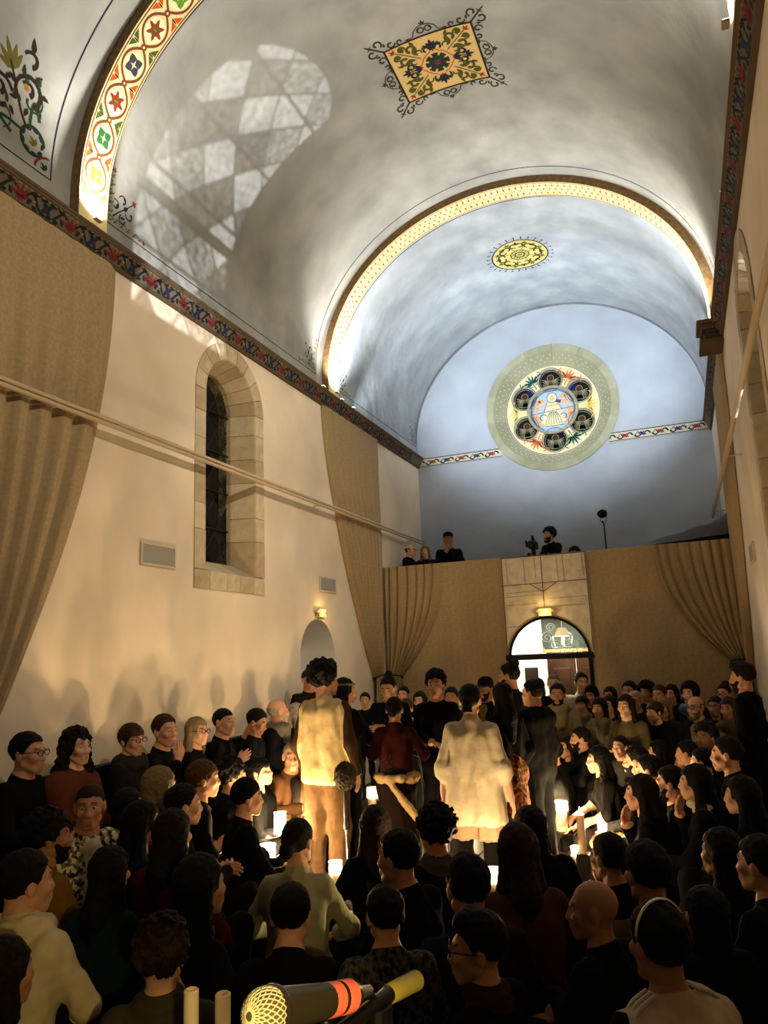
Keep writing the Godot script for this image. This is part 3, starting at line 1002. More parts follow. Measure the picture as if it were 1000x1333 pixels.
# ------------------------------------------------------------------ the rose
func build_rose() -> void:
	var C := Vector2(-1.885, 6.335)
	var node := structure_node("window_3", "round rose window with painted ring in the blue end wall", "window")
	var M := func(p: Vector2, d: float) -> Vector3: return W(C.x + p.x, C.y + p.y, ZE + d)
	# stone ring of voussoirs
	var sec := PackedVector2Array([Vector2(1.235, -0.015), Vector2(1.10, -0.015), Vector2(1.085, 0.0), Vector2(0.90, 0.20), Vector2(0.90, 0.40), Vector2(1.235, 0.40)])
	var nv := 14
	for k in nv:
		var a0 := TAU * (k + 0.3) / nv + 0.0015
		var a1 := TAU * (k + 1.3) / nv - 0.0015
		var b := MB.new()
		for q in sec.size():
			var p0: Vector2 = sec[q]
			var p1: Vector2 = sec[(q + 1) % sec.size()]
			for e in 5:
				var t0 := lerpf(a0, a1, e / 5.0)
				var t1 := lerpf(a0, a1, (e + 1) / 5.0)
				b.quad(M.call(Vector2(cos(t0), sin(t0)) * p0.x, p0.y), M.call(Vector2(cos(t0), sin(t0)) * p1.x, p1.y), M.call(Vector2(cos(t1), sin(t1)) * p1.x, p1.y), M.call(Vector2(cos(t1), sin(t1)) * p0.x, p0.y))
		part("stone_block", b.mesh(), mats[["rose_stone", "rose_stone_b"][k % 2]], node)
	# pale dots on the splay
	var D := Paint.new(func(p: Vector2, off: float) -> Vector3: return M.call(Vector2(cos(p.x), sin(p.x)) * p.y, (1.085 - p.y) / 0.185 * 0.20 - off * 1.2))
	D.off = 0.003
	D.ink(Color(0.85, 0.83, 0.66))
	for r in 3:
		for k in 54:
			D.disc(Vector2(TAU * (k + (0.5 if r == 1 else 0.0)) / 54, 0.945 + r * 0.05), 0.009, 6)
	part("painted_dots", D.m.mesh(), paint_mat(), node)
	# tracery panel with six foils and a round eye
	var tr := CSGCylinder3D.new()
	tr.name = "tracery"
	tr.radius = 0.905
	tr.height = 0.12
	tr.sides = 72
	tr.rotation.x = PI / 2
	tr.position = M.call(Vector2.ZERO, 0.26)
	tr.material = mat("tracery", Color(0.84, 0.80, 0.64), 0.8)
	node.add_child(tr)
	for k in 6:
		var a := PI / 6 + TAU * k / 6
		var h := CSGCylinder3D.new()
		h.name = "foil_opening"
		h.radius = 0.225; h.height = 0.3; h.sides = 28
		h.operation = CSGShape3D.OPERATION_SUBTRACTION
		h.position = Vector3(cos(a) * 0.60, 0, -sin(a) * 0.60)
		tr.add_child(h, true)
	var eye := CSGCylinder3D.new()
	eye.name = "eye_opening"
	eye.radius = 0.43; eye.height = 0.3; eye.sides = 48
	eye.operation = CSGShape3D.OPERATION_SUBTRACTION
	tr.add_child(eye)
	# stone hoop of little beads round the eye
	var hoop := MB.new()
	var pp := PackedVector3Array()
	for k in 49: pp.append(M.call(Vector2(cos(TAU * k / 48), sin(TAU * k / 48)) * 0.455, 0.195))
	hoop.tube(pp, 0.03, 0.03, 8, false)
	for k in 30:
		hoop.lathe(PackedVector2Array([Vector2(0.0, 0.022), Vector2(0.016, 0.016), Vector2(0.022, 0.0), Vector2(0.016, -0.016), Vector2(0.0, -0.022)]), 8, M.call(Vector2(cos(TAU * k / 30), sin(TAU * k / 30)) * 0.455, 0.172))
	part("eye_hoop", hoop.mesh(true), mats["rose_stone"], node)
	# foil lights
	var dark := mat("foil_glass", Color(0.075, 0.08, 0.075), 0.25)
	for k in 6:
		var a := PI / 6 + TAU * k / 6
		var o := Vector2(cos(a), sin(a)) * 0.60
		var g := MB.new()
		g.lathe(PackedVector2Array([Vector2(0.0, 0.0), Vector2(0.235, 0.0), Vector2(0.235, 0.012)]), 28, M.call(o, 0.285), Basis(Vector3.RIGHT, -PI / 2))
		var fo := part("foil_light", g.mesh(), dark, node)
		var P := Paint.new(func(p: Vector2, off: float) -> Vector3: return M.call(o + p, 0.283 - off))
		var pale := Color(0.52, 0.50, 0.40)
		P.ink(Color(0.06, 0.09, 0.34))
		if k == 0: P.fan(PackedVector2Array([Vector2(-0.20, 0.02), Vector2(-0.17, 0.11), Vector2(-0.08, 0.17), Vector2(-0.06, 0.02)]))
		if k == 2: P.fan(PackedVector2Array([Vector2(0.19, 0.03), Vector2(0.16, 0.11), Vector2(0.06, 0.18), Vector2(0.04, 0.04)]))
		if k == 4: P.leaf(Vector2(0.02, 0.15), 0.0, 0.15, 0.08); P.leaf(Vector2(-0.02, 0.15), PI, 0.15, 0.08)
		P.ink(Color(0.30, 0.31, 0.22))
		for q in 5: P.leaf(Vector2(0, -0.16), PI / 2 + (q - 2) * 0.5, 0.20, 0.08)
		P.off = 0.004
		P.ink(Color(0.30, 0.15, 0.09)); P.disc(Vector2(0.0, 0.06), 0.045, 12)
		P.ink(pale)
		P.ring(Vector2(0.0, 0.06), 0.062, 0.012, 16)
		# folded wings and a robe below the head
		for sg in [-1.0, 1.0]:
			for q in 4:
				P.leaf(Vector2(sg * 0.035, 0.0), PI / 2 - sg * (1.25 + q * 0.36), 0.15 - q * 0.008, 0.022)
			P.stroke(PackedVector2Array([Vector2(sg * 0.02, 0.01), Vector2(sg * 0.055, -0.06), Vector2(sg * 0.075, -0.16)]), 0.012, 0.010)
		P.stroke(PackedVector2Array([Vector2(-0.14, -0.125), Vector2(-0.05, -0.15), Vector2(0.05, -0.15), Vector2(0.14, -0.125)]), 0.010, 0.010)
		P.ring(Vector2.ZERO, 0.20, 0.012, 26)
		part("glass_drawing", P.m.mesh(), paint_mat(), fo)
	# the eye: a seated robed figure with open arms in pale glass
	var gm := MB.new()
	gm.lathe(PackedVector2Array([Vector2(0.0, 0.0), Vector2(0.432, 0.0), Vector2(0.432, 0.014)]), 48, M.call(Vector2.ZERO, 0.27), Basis(Vector3.RIGHT, -PI / 2))
	var ey := part("eye_light", gm.mesh(), mat("eye_glass", Color(0.64, 0.74, 0.86), 0.25), node)
	var E := Paint.new(func(p: Vector2, off: float) -> Vector3: return M.call(p, 0.268 - off))
	E.ink(Color(0.86, 0.64, 0.44))
	for q in [[-0.28, 0.20], [-0.20, 0.22], [0.29, 0.24], [0.20, 0.27], [-0.30, 0.06], [0.30, 0.02], [-0.30, -0.12], [-0.24, -0.20], [0.31, -0.12], [0.26, -0.20], [0.33, -0.05], [-0.34, -0.05], [0.24, 0.16]]:
		E.disc(Vector2(q[0], q[1]), 0.062, 9, 0.045)
	E.off = 0.003
	E.ink(Color(0.88, 0.86, 0.72)); E.disc(Vector2(0, 0.255), 0.095, 16)
	E.ink(Color(0.83, 0.80, 0.66))
	E.fan(PackedVector2Array([Vector2(-0.10, 0.16), Vector2(0.10, 0.16), Vector2(0.16, 0.0), Vector2(0.24, -0.22), Vector2(0.10, -0.30), Vector2(-0.10, -0.30), Vector2(-0.24, -0.22), Vector2(-0.16, 0.0)]))
	E.off = 0.0045
	E.ink(Color(0.85, 0.68, 0.52)); E.disc(Vector2(0, 0.25), 0.045, 12, 0.058)
	E.stroke(PackedVector2Array([Vector2(-0.34, 0.13), Vector2(-0.2, 0.10), Vector2(0, 0.11), Vector2(0.2, 0.13), Vector2(0.36, 0.14)]), 0.035, 0.035)
	E.ink(Color(0.28, 0.30, 0.42)); E.fan(PackedVector2Array([Vector2(0.06, 0.16), Vector2(0.15, 0.13), Vector2(0.17, 0.19), Vector2(0.08, 0.22)]))
	E.ink(Color(0.24, 0.23, 0.26))
	for q in 7:
		E.stroke(PackedVector2Array([Vector2((q - 3) * 0.018, -0.02), Vector2((q - 3) * 0.038, -0.12), Vector2((q - 3) * 0.052, -0.26)]), 0.012, 0.006)
	E.spiral(Vector2(-0.20, -0.13), 0.085, 0.03, 0.4, 5.0, 0.014, 0.01)
	E.spiral(Vector2(0.20, -0.14), 0.07, 0.03, 2.7, -2.0, 0.014, 0.01)
	E.ring(Vector2(0, 0.255), 0.095, 0.012, 20)
	E.line(Vector2(-0.425, -0.03), Vector2(0.425, 0.03), 0.009)
	E.line(Vector2(-0.10, 0.16), Vector2(-0.17, 0.0), 0.008); E.line(Vector2(0.10, 0.16), Vector2(0.17, 0.0), 0.008)
	E.line(Vector2(-0.16, -0.30), Vector2(0.2, -0.30), 0.01)
	E.ink(Color(0.86, 0.70, 0.42)); E.line(Vector2(-0.3, -0.27), Vector2(0.3, -0.25), 0.02)
	E.ink(Color(0.35, 0.45, 0.62)); E.ring(Vector2.ZERO, 0.41, 0.018, 48)
	part("glass_drawing", E.m.mesh(), paint_mat(), ey)
	# foliage painted between the foils
	var F := Paint.new(func(p: Vector2, off: float) -> Vector3: return M.call(p, 0.198 - off))
	var cols := [Color(0.82, 0.72, 0.38), Color(0.78, 0.44, 0.22), Color(0.14, 0.36, 0.36), Color(0.84, 0.74, 0.46), Color(0.78, 0.42, 0.22), Color(0.12, 0.32, 0.26)]
	for k in 6:
		var a := TAU * k / 6
		var d := Vector2(cos(a), sin(a))
		F.ink(cols[k])
		F.stroke(PackedVector2Array([d * 0.52, d * 0.62, d * 0.70]), 0.02, 0.014)
		for q in 7:
			var b := a + (q - 3) * 0.42
			F.leaf(d * 0.64 + Vector2(cos(b), sin(b)) * 0.02, b, 0.20 - absf(q - 3) * 0.02, 0.045)
		for sg in [-1.0, 1.0]:
			var s: Vector2 = Vector2(-d.y, d.x) * sg
			F.stroke(PackedVector2Array([d * 0.68 + s * 0.05, d * 0.74 + s * 0.13, d * 0.73 + s * 0.21, d * 0.70 + s * 0.27]), 0.022, 0.014)
			F.spiral(d * 0.76 + s * 0.19, 0.04, 0.012, a, a + sg * 5.0, 0.018, 0.016)
			F.leaf(d * 0.70 + s * 0.09, a + sg * 1.0, 0.08, 0.025)
			F.leaf(d * 0.60 + s * 0.02, a + sg * 1.2, 0.07, 0.02)
		F.ink(Color(0.30, 0.34, 0.40))
		F.ring(Vector2(cos(a + PI / 6), sin(a + PI / 6)) * 0.60, 0.24, 0.014, 30)
	F.ring(Vector2.ZERO, 0.885, 0.014, 72)
	part("painted_foliage", F.m.mesh(), paint_mat(), node)
	# the painted scroll band across the end wall, broken by the rose
	var B := Paint.new(func(p: Vector2, off: float) -> Vector3: return W(p.x, p.y, ZE - off))
	for e in [[XL + 0.02, -2.868], [-0.902, XR - 0.02]]:
		var x0: float = e[0]
		var x1: float = e[1]
		B.off = 0.002
		B.ink(Color(0.74, 0.72, 0.64))
		B.patch(Vector2(x0, 5.495), Vector2(x1, 5.665), 1, 1)
		B.off = 0.004
		B.ink(Color(0.13, 0.10, 0.10))
		B.line(Vector2(x0, 5.655), Vector2(x1, 5.655), 0.016); B.line(Vector2(x0, 5.505), Vector2(x1, 5.505), 0.012)
		var x := x0 + 0.06
		var i := 0
		while x < x1 - 0.08:
			B.ink(Color(0.12, 0.15, 0.18))
			B.spiral(Vector2(x, 5.57), 0.055, 0.02, PI * (i % 2), PI * (i % 2) + 4.6, 0.03, 0.012)
			B.stroke(PackedVector2Array([Vector2(x - 0.06, 5.54), Vector2(x, 5.62), Vector2(x + 0.07, 5.56)]), 0.014, 0.014)
			if i % 2:
				B.ink(Color(0.62, 0.14, 0.10) if i % 4 == 1 else Color(0.16, 0.16, 0.42))
				for k in 4: B.leaf(Vector2(x + 0.075, 5.58), PI / 4 + k * PI / 2, 0.055, 0.035)
			x += 0.15
			i += 1
		B.ink(Color(0.13, 0.10, 0.10))
		x = x0 + 0.02
		while x < x1 - 0.02:
			B.disc(Vector2(x, 5.485), 0.007, 4)
			x += 0.03
	part("painted_band", B.m.mesh(), paint_mat(), structure_node("trim_3", "painted scroll band across the blue end wall beside the round window", "frieze"))

# ------------------------------------------------------------------ gallery and doorway
func build_gallery() -> void:
	var dx := -1.922
	var front := csg_wall("wall_gallery", W(XC, HG * 0.5, ZG + 0.07), Vector3(XR - XL, HG, 0.14), mats["curtain_back"], "tan cloth-covered gallery front around the arched doorway")
	csg_hole(front, arch_poly(0.60, 0.0, 1.72, 24), Vector3(dx - XC, -HG * 0.5, 0.5), 0.0, 1.0)
	var m := MB.new()
	m.cbox(W(XC, 2.50, (ZG + ZE) * 0.5 + 0.07), Vector3(XR - XL, 0.1, ZE - ZG - 0.14))
	structure("floor_gallery", m.mesh(), mats["dark_wood"], "dark floor of the gallery over the doorway")
	# lobby behind the doorway
	var lob := MB.new()
	for x in [-3.0, -0.85]:
		lob.cbox(W(x, 1.225, (ZG + ZE) * 0.5 + 0.07), Vector3(0.1, 2.45, ZE - ZG - 0.14))
	lob.cbox(W(-1.92, 1.225, 13.3), Vector3(2.1, 2.45, 0.1))
	lob.cbox(W(-1.92, 2.43, (ZG + ZE) * 0.5), Vector3(2.1, 0.04, ZE - ZG - 0.3))
	structure("wall_lobby", lob.mesh(), mats["white_wall"], "white lit lobby walls behind the arched doorway")
	# white cloth panel over the door
	var P := Vector2(-2.555, -1.255)
	var pn := thing("cloth_panel", "pale cloth panel with folded seams hung over the arched doorway", "cloth", W((P.x + P.y) * 0.5, 0, ZG))
	var mm := MB.new()
	var yc := 2.84
	var arcy := func(x: float) -> float:
		var u := absf(x - dx)
		return 1.72 + sqrt(maxf(0.0, 0.645 * 0.645 - u * u)) if u < 0.645 else 1.72
	mm.grid(44, 14, func(u: float, v: float) -> Vector3:
		var x := lerpf(P.x, P.y, u)
		var y := lerpf(arcy.call(x), HG - 0.02, v)
		var rip := 0.004 * sin(x * 61.0) * (1.0 if y > yc else 0.2) + 0.003 * sin(y * 55.0) * (0.0 if y > yc else 1.0)
		return Vector3(x - (P.x + P.y) * 0.5, y, 0.022 + rip + 0.010 * sin(PI * u)))
	part("cloth", mm.mesh(true), mats["panel_cloth"], pn)
	var seam := MB.new()
	var Z := 0.045
	var cx := (P.x + P.y) * 0.5
	var SG := func(a: Vector2, b: Vector2, r: float) -> void: seam.tube(PackedVector3Array([Vector3(a.x - cx, a.y, Z), Vector3(b.x - cx, b.y, Z)]), r, r, 6, false)
	SG.call(Vector2(P.x, yc), Vector2(P.y, yc + 0.015), 0.006)
	SG.call(Vector2(dx - 0.01, HG - 0.03), Vector2(dx - 0.01, 2.47), 0.006)
	SG.call(Vector2(dx - 0.2, yc), Vector2(dx - 0.01, yc - 0.13), 0.006)
	SG.call(Vector2(dx + 0.2, yc), Vector2(dx - 0.01, yc - 0.13), 0.006)
	for x in [P.x + 0.01, P.y - 0.01]: SG.call(Vector2(x, HG - 0.03), Vector2(x, 1.8), 0.006)
	SG.call(Vector2(P.x, HG - 0.02), Vector2(P.y, HG - 0.02), 0.008)
	for q in [[0.06, 0.02], [0.27, 0.0], [0.40, 0.08], [0.66, 0.0], [0.73, 0.0], [0.95, 0.06]]:
		var x: float = lerpf(P.x, P.y, q[0])
		SG.call(Vector2(x, HG - 0.04), Vector2(x + 0.01, yc + q[1] + 0.01), 0.003)
	for q in [[2.72, 0.05, 0.5], [2.66, 0.02, 0.45], [2.60, 0.55, 0.97], [2.53, 0.02, 0.4], [2.48, 0.6, 0.95], [2.2, 0.02, 0.22]]:
		SG.call(Vector2(lerpf(P.x, P.y, q[1]), q[0]), Vector2(lerpf(P.x, P.y, q[2]), q[0] + 0.01), 0.003)
	part("seams", seam.mesh(), mat("seam", Color(0.36, 0.30, 0.24), 0.95), pn)
	# the arched door frame with its fanlight
	var dn := structure_node("door_1", "dark-framed arched doorway with fanlight and lit lobby behind", "door")
	var fr := MB.new()
	var ap := PackedVector3Array()
	for k in 33:
		var a := PI * k / 32
		ap.append(W(dx + cos(a) * 0.60, 1.72 + sin(a) * 0.60, ZG + 0.01))
	fr.tube(ap, 0.022, 0.022, 6)
	for sg in [-1.0, 1.0]:
		fr.cbox(W(dx + sg * 0.60, 0.88, ZG + 0.03), Vector3(0.06, 1.76, 0.10), 0.006)
	fr.cbox(W(dx, 1.74, ZG + 0.03), Vector3(1.32, 0.085, 0.12), 0.008)
	part("frame", fr.mesh(), mats["dark_metal"], dn)
	var lp := MB.new()
	var half := PackedVector2Array()
	for k in 25: half.append(Vector2(cos(PI * k / 24) * 0.59, 1.76 + sin(PI * k / 24) * 0.55))
	lp.prism(half, func(p: Vector2) -> Vector3: return W(dx + p.x, p.y, ZG + 0.06), Vector3(0, 0, -0.004))
	part("fanlight_pane", lp.mesh(), pane("fan_glass", Color(0.9, 0.95, 0.95), 0.08), dn)
	var swirl := MB.new()
	for q in [[-0.02, 2.02, 0.10], [0.10, 1.90, 0.08], [0.27, 2.02, 0.09], [0.36, 1.88, 0.10], [0.20, 1.83, 0.06], [0.46, 1.82, 0.06], [-0.22, 2.05, 0.07], [-0.27, 1.90, 0.09], [-0.14, 1.84, 0.06], [0.04, 2.17, 0.07]]:
		var p := PackedVector3Array()
		for k in 23:
			var t := k / 22.0
			p.append(W(dx + q[0] + cos(t * 11.0) * q[2] * (1.0 - 0.8 * t), q[1] + sin(t * 11.0) * q[2] * (1.0 - 0.8 * t), ZG + 0.045))
		swirl.tube(p, 0.007, 0.005, 5)
	part("scrollwork", swirl.mesh(true), mat("scroll_paint", Color(0.72, 0.78, 0.80), 0.6), dn)
	# dark glazed screen over the inner door
	var sc := MB.new()
	sc.cbox(W(-1.66, 2.12, 12.3), Vector3(0.98, 0.58, 0.05), 0.01)
	part("inner_screen", sc.mesh(), mat("teal_screen", Color(0.05, 0.12, 0.12), 0.85), dn)
	# inner wooden door, two leaves
	for k in 2:
		var leaf := thing_in(dn, "door_leaf")
		var b := MB.new()
		var x0 := -2.10 + k * 0.46
		b.cbox(W(x0 + 0.225, 0.90, 12.3), Vector3(0.445, 1.80, 0.05), 0.006)
		for y in [0.40, 1.25]:
			b.cbox(W(x0 + 0.225, y, 12.27), Vector3(0.28, 0.6, 0.03), 0.012)
		part("leaf_board", b.mesh(), mats["door_wood"], leaf)
		var hd := MB.new()
		hd.tube(PackedVector3Array([W(x0 + (0.40 if k == 0 else 0.05), 0.95, 12.25), W(x0 + (0.40 if k == 0 else 0.05), 1.07, 12.25)]), 0.01, 0.01, 8)
		part("handle", hd.mesh(), mats["dark_metal"], leaf)
	var hb := MB.new()
	hb.cbox(W(-1.66, 1.815, 12.28), Vector3(0.98, 0.05, 0.09), 0.006)
	part("door_head", hb.mesh(), mat("pale_wood", Color(0.62, 0.46, 0.28), 0.6), dn)
	# dark glass side door in the lobby
	var sd := MB.new()
	sd.cbox(W(-2.42, 0.78, 12.6), Vector3(0.22, 1.56, 0.05), 0.01)
	part("side_leaf", sd.mesh(), mats["dark_wood"], dn)
	# hanging lantern
	var lt := thing("lantern", "square hanging lantern seen through the fanlight of the doorway", "lantern", W(-1.77, 1.87, 11.95))
	var lb := MB.new()
	lb.lathe(PackedVector2Array([Vector2(0.0, 0.30), Vector2(0.08, 0.295), Vector2(0.15, 0.19), Vector2(0.155, 0.17), Vector2(0.12, 0.165)]), 4, Vector3.ZERO, Basis(Vector3.UP, PI / 4))
	part("cap", lb.mesh(), mat("lantern_cap", Color(0.80, 0.76, 0.58), 0.5), lt)
	var lc := MB.new()
	for k in 4:
		var a := PI / 2 * k
		var a2 := a + PI / 2
		lc.tube(PackedVector3Array([Vector3(cos(a) * 0.155, 0.17, sin(a) * 0.155), Vector3(cos(a) * 0.125, 0.0, sin(a) * 0.125)]), 0.008, 0.008, 6)
		lc.tube(PackedVector3Array([Vector3(cos(a) * 0.125, 0.0, sin(a) * 0.125), Vector3(cos(a2) * 0.125, 0.0, sin(a2) * 0.125)]), 0.008, 0.008, 6)
	lc.tube(PackedVector3Array([Vector3(0, 0.3, 0), Vector3(0, 0.54, 0)]), 0.006, 0.006, 6)
	part("frame", lc.mesh(), mat("lantern_frame", Color(0.75, 0.78, 0.70), 0.5), lt)
	var bu := MB.new()
	bu.lathe(PackedVector2Array([Vector2(0.0, 0.0), Vector2(0.028, 0.02), Vector2(0.03, 0.05), Vector2(0.015, 0.09), Vector2(0.012, 0.12), Vector2(0.0, 0.12)]), 12, Vector3(0, 0.04, 0))
	part("bulb", bu.mesh(true), glow("bulb_glow", Color(1.0, 0.93, 0.78), 3.0), lt)
	var l := OmniLight3D.new()
	l.name = "lantern_light"
	l.light_color = Color(1.0, 0.93, 0.80)
	l.light_energy = 1.1
	l.light_size = 0.03
	l.omni_range = 12.0
	l.shadow_enabled = true
	l.position = Vector3(0, 0.09, 0)
	lt.add_child(l)
	# round ceiling lamp of the lobby
	var cl := thing("ceiling_lamp", "round white ceiling lamp in the lobby behind the doorway", "lamp", W(-2.55, 2.41, 12.35))
	var cm := MB.new()
	cm.lathe(PackedVector2Array([Vector2(0, 0), Vector2(0.13, 0), Vector2(0.13, -0.03), Vector2(0.12, -0.035)]), 24)
	part("rim", cm.mesh(), mats["grey_frame"], cl)
	var cf := MB.new()
	cf.lathe(PackedVector2Array([Vector2(0.12, -0.032), Vector2(0.10, -0.05), Vector2(0.05, -0.06), Vector2(0, -0.062)]), 24)
	part("lamp_face", cf.mesh(true), glow("lobby_face", Color(1.0, 0.96, 0.88), 3.0), cl)
	var ll := OmniLight3D.new()
	ll.name = "lobby_light"
	ll.light_color = Color(1.0, 0.96, 0.88)
	ll.light_energy = 1.9
	ll.light_size = 0.1
	ll.omni_range = 12.0
	ll.shadow_enabled = true
	ll.position = Vector3(0, -0.20, 0)
	cl.add_child(ll)
	# grey sheet heaped on the gallery rail
	var ts := thing("tarpaulin", "dark grey plastic sheet heaped on the gallery rail", "tarpaulin", W(0.15, HG, ZG + 0.15))
	var tm := MB.new()
	tm.grid(36, 12, func(u: float, v: float) -> Vector3:
		var x := lerpf(-0.78, 0.655, u)
		var h := pow(u, 1.2) * 0.40 + 0.02 + 0.018 * sin(u * 19.0 + v * 4.0) * u + 0.012 * sin(v * 14.0 + u * 7.0)
		return Vector3(x, maxf(0.004, h * sin(PI * clampf(v * 0.92 + 0.08, 0, 1))), -0.02 - v * 0.5 * (0.4 + 0.6 * u)))
	part("sheet", tm.mesh(true), mats["tarp"], ts)

func thing_in(parent: Node, called: String) -> Node3D:
	var o := Node3D.new()
	o.name = called
	parent.add_child(o, true)
	return o

# ------------------------------------------------------------------ curtains
# a curtain hung from `top` (two points) and gathered towards `tie`; folds are real depth along `nrm`
func drape(called: String, label: String, A: Vector3, B: Vector3, tie: Vector3, tiew: Vector3, nrm: Vector3, nf: float, m: Material, bend := 1.7, low := 0.03, amp := 0.05, flat := 0.15) -> Node3D:
	var o := thing(called, label, "curtain", Vector3((A.x + B.x) * 0.5, 0, (A.z + B.z) * 0.5), 0.0, "tan curtains along the walls")
	var base := o.position
	var mb := MB.new()
	var nu := int(nf * 8)
	mb.grid(nu, 46, func(u: float, v: float) -> Vector3:
		# v: 0 at the top, 1 at the tie
		var top := A.lerp(B, u)
		var bot := tie + tiew * (u - 0.5)
		var g := pow(v, bend)
		var p := top.lerp(bot, g)
		p.y = lerpf(top.y, bot.y, v)
		var a := amp * (flat + (1.0 - flat) * smoothstep(0.0, 0.55, v)) * (1.0 - 0.35 * v)
		var ph := u * nf * TAU + 0.8 * sin(u * 9.0) + 0.5 * sin(v * 3.0 + u * 5.0)
		var f := (sin(ph) * 0.75 + 0.35 * sin(ph * 2.0 + 1.3)) * a
		return p - base + nrm * lerpf(0.010, 0.05 + a * 0.9 + f, smoothstep(0.0, 0.035, minf(u, 1.0 - u))))
	part("drop", mb.mesh(true), m, o)
	# the tail below the tie
	var tb := MB.new()
	tb.grid(48, 14, func(u: float, v: float) -> Vector3:
		var c := tie + tiew * (u - 0.5) * (1.0 + 1.2 * v)
		var y := lerpf(tie.y, low, v)
		var f := sin(u * TAU * 6.0 + 0.5 * sin(v * 4.0)) * (0.02 + 0.02 * v)
		return Vector3(c.x, y, c.z) - base + nrm * (0.075 + f))
	part("tail", tb.mesh(true), m, o)
	var cord := MB.new()
	var cp := PackedVector3Array()
	for k in 25:
		var a := TAU * k / 24
		cp.append(tie - base + tiew * 0.62 * cos(a) + nrm * (0.075 + 0.085 * sin(a)) + Vector3(0, 0.03 * sin(a), 0))
	cord.tube(cp, 0.012, 0.012, 6, false)
	part("tie_cord", cord.mesh(true), mat("tie", Color(0.10, 0.075, 0.05), 0.8), o)
	return o

func build_curtains() -> void:
	var c: Material = mats["curtain"]
	drape("curtain", "large tan curtain swept back beside the leaning long-haired woman's wall", W(XL, HC, 1.6), W(XL, HC, 5.03), W(XL, 1.10, 3.55), W(0, 0, 0.42) , Vector3(1, 0, 0), 13.0, c, 2.0, 0.05, 0.062, 0.10)
	drape("curtain", "tan curtain gathered in the corner between exit sign and gallery", W(XL, HC, 9.30), W(XL, HC, 11.44), W(XL, 1.52, 11.05), W(0, 0, 0.30), Vector3(1, 0, 0), 10.0, c, 1.55, 0.05, 0.045, 0.12)
	drape("curtain", "tan curtain tied in the corner on the gallery front", W(XL + 0.03, HG - 0.01, ZG), W(-3.52, HG - 0.01, ZG), W(XL + 0.17, 1.50, ZG), W(0.22, 0, 0), Vector3(0, 0, 1), 7.0, c, 2.2, 0.05, 0.045, 0.6)
	drape("curtain", "tan curtain tied behind the tall standing man on the gallery front", W(-0.30, HG - 0.01, ZG), W(XR - 0.02, HG - 0.01, ZG), W(0.68, 1.58, ZG), W(0.20, 0, 0), Vector3(0, 0, 1), 8.0, c, 2.2, 0.05, 0.045, 0.6)
	drape("curtain", "narrow tan curtain on the wall above the tall standing man", W(XR, HC, 9.75), W(XR, HC, 11.44), W(XR, 1.45, 11.15), W(0, 0, 0.28), Vector3(-1, 0, 0), 8.0, c, 1.7, 0.05, 0.035, 0.2)

# ------------------------------------------------------------------ fittings
func rail(called: String, label: String, s: int) -> void:
	var x := XL + 0.17 if s == 0 else XR - 0.17
	var o := thing(called, label, "pole", W(x, 3.91, 5.5), 0.0)
	for k in 2:
		var m := MB.new()
		m.tube(PackedVector3Array([Vector3(0, 0.022 - 0.044 * k, 5.5 - 0.2), Vector3(0, 0.022 - 0.044 * k, -(13.3 - 5.5))]), 0.019, 0.019, 10)
		part("tube", m.mesh(true), mats["pole"], o)
	for z in [0.6, 3.4, 9.0, 12.8]:
		var m := MB.new()
		m.cbox(Vector3((-0.085 if s == 0 else 0.085), 0, -(z - 5.5)), Vector3(0.17, 0.016, 0.016), 0.003)
		part("bracket", m.mesh(), mats["pole"], o)

func vent(at: Vector3, turn: float, label: String) -> void:
	var o := thing("wall_panel", label, "panel", at, turn, "grey panels on the long walls")
	var m := MB.new()
	for sx in [-1.0, 1.0]: m.cbox(Vector3(sx * 0.245, 0, 0.012), Vector3(0.022, 0.215, 0.024), 0.003)
	for sy in [-1.0, 1.0]: m.cbox(Vector3(0, sy * 0.097, 0.012), Vector3(0.468, 0.022, 0.024), 0.003)
	part("frame", m.mesh(), mats["grey_frame"], o)
	var g := MB.new()
	g.cbox(Vector3(0, 0, 0.008), Vector3(0.468, 0.172, 0.016), 0.002)
	part("grille", g.mesh(), mats["grey_panel"], o)

func exit_sign(at: Vector3, turn: float, label: String) -> void:
	var o := thing("exit_light", label, "sign", at, turn, "lit emergency exit lights")
	var m := MB.new()
	m.cbox(Vector3(0, 0, 0.025), Vector3(0.21, 0.12, 0.05), 0.006)
	part("case", m.mesh(), mat("sign_case", Color(0.75, 0.66, 0.40), 0.5), o)
	var f := MB.new()
	f.cbox(Vector3(0, 0, 0.052), Vector3(0.185, 0.098, 0.008), 0.002)
	part("lit_face", f.mesh(), glow("sign_glow", Color(1.0, 0.80, 0.38), 1.1), o)
	var b := MB.new()
	for sx in [-1.0, 1.0]: b.cbox(Vector3(sx * 0.075, 0.0, 0.058), Vector3(0.01, 0.06, 0.006))
	part("pictogram", b.mesh(), mat("sign_mark", Color(0.25, 0.20, 0.08), 0.6), o)
	for sx in [-1.0, 1.0]:
		var h := MB.new()
		h.lathe(PackedVector2Array([Vector2(0, 0), Vector2(0.022, 0.0), Vector2(0.034, 0.05), Vector2(0.03, 0.055), Vector2(0, 0.045)]), 12, Vector3(sx * 0.145, 0.01, 0.02), Basis(Vector3.FORWARD, -sx * 1.2))
		part("lamp_head", h.mesh(true), mat("sign_head", Color(0.80, 0.70, 0.55), 0.5), o)
	var l := OmniLight3D.new()
	l.name = "exit_glow"
	l.light_color = Color(1.0, 0.80, 0.45)
	l.light_energy = 0.10
	l.light_size = 0.05
	l.omni_range = 15.0
	l.shadow_enabled = true
	l.position = Vector3(0, 0, 0.10)
	o.add_child(l)

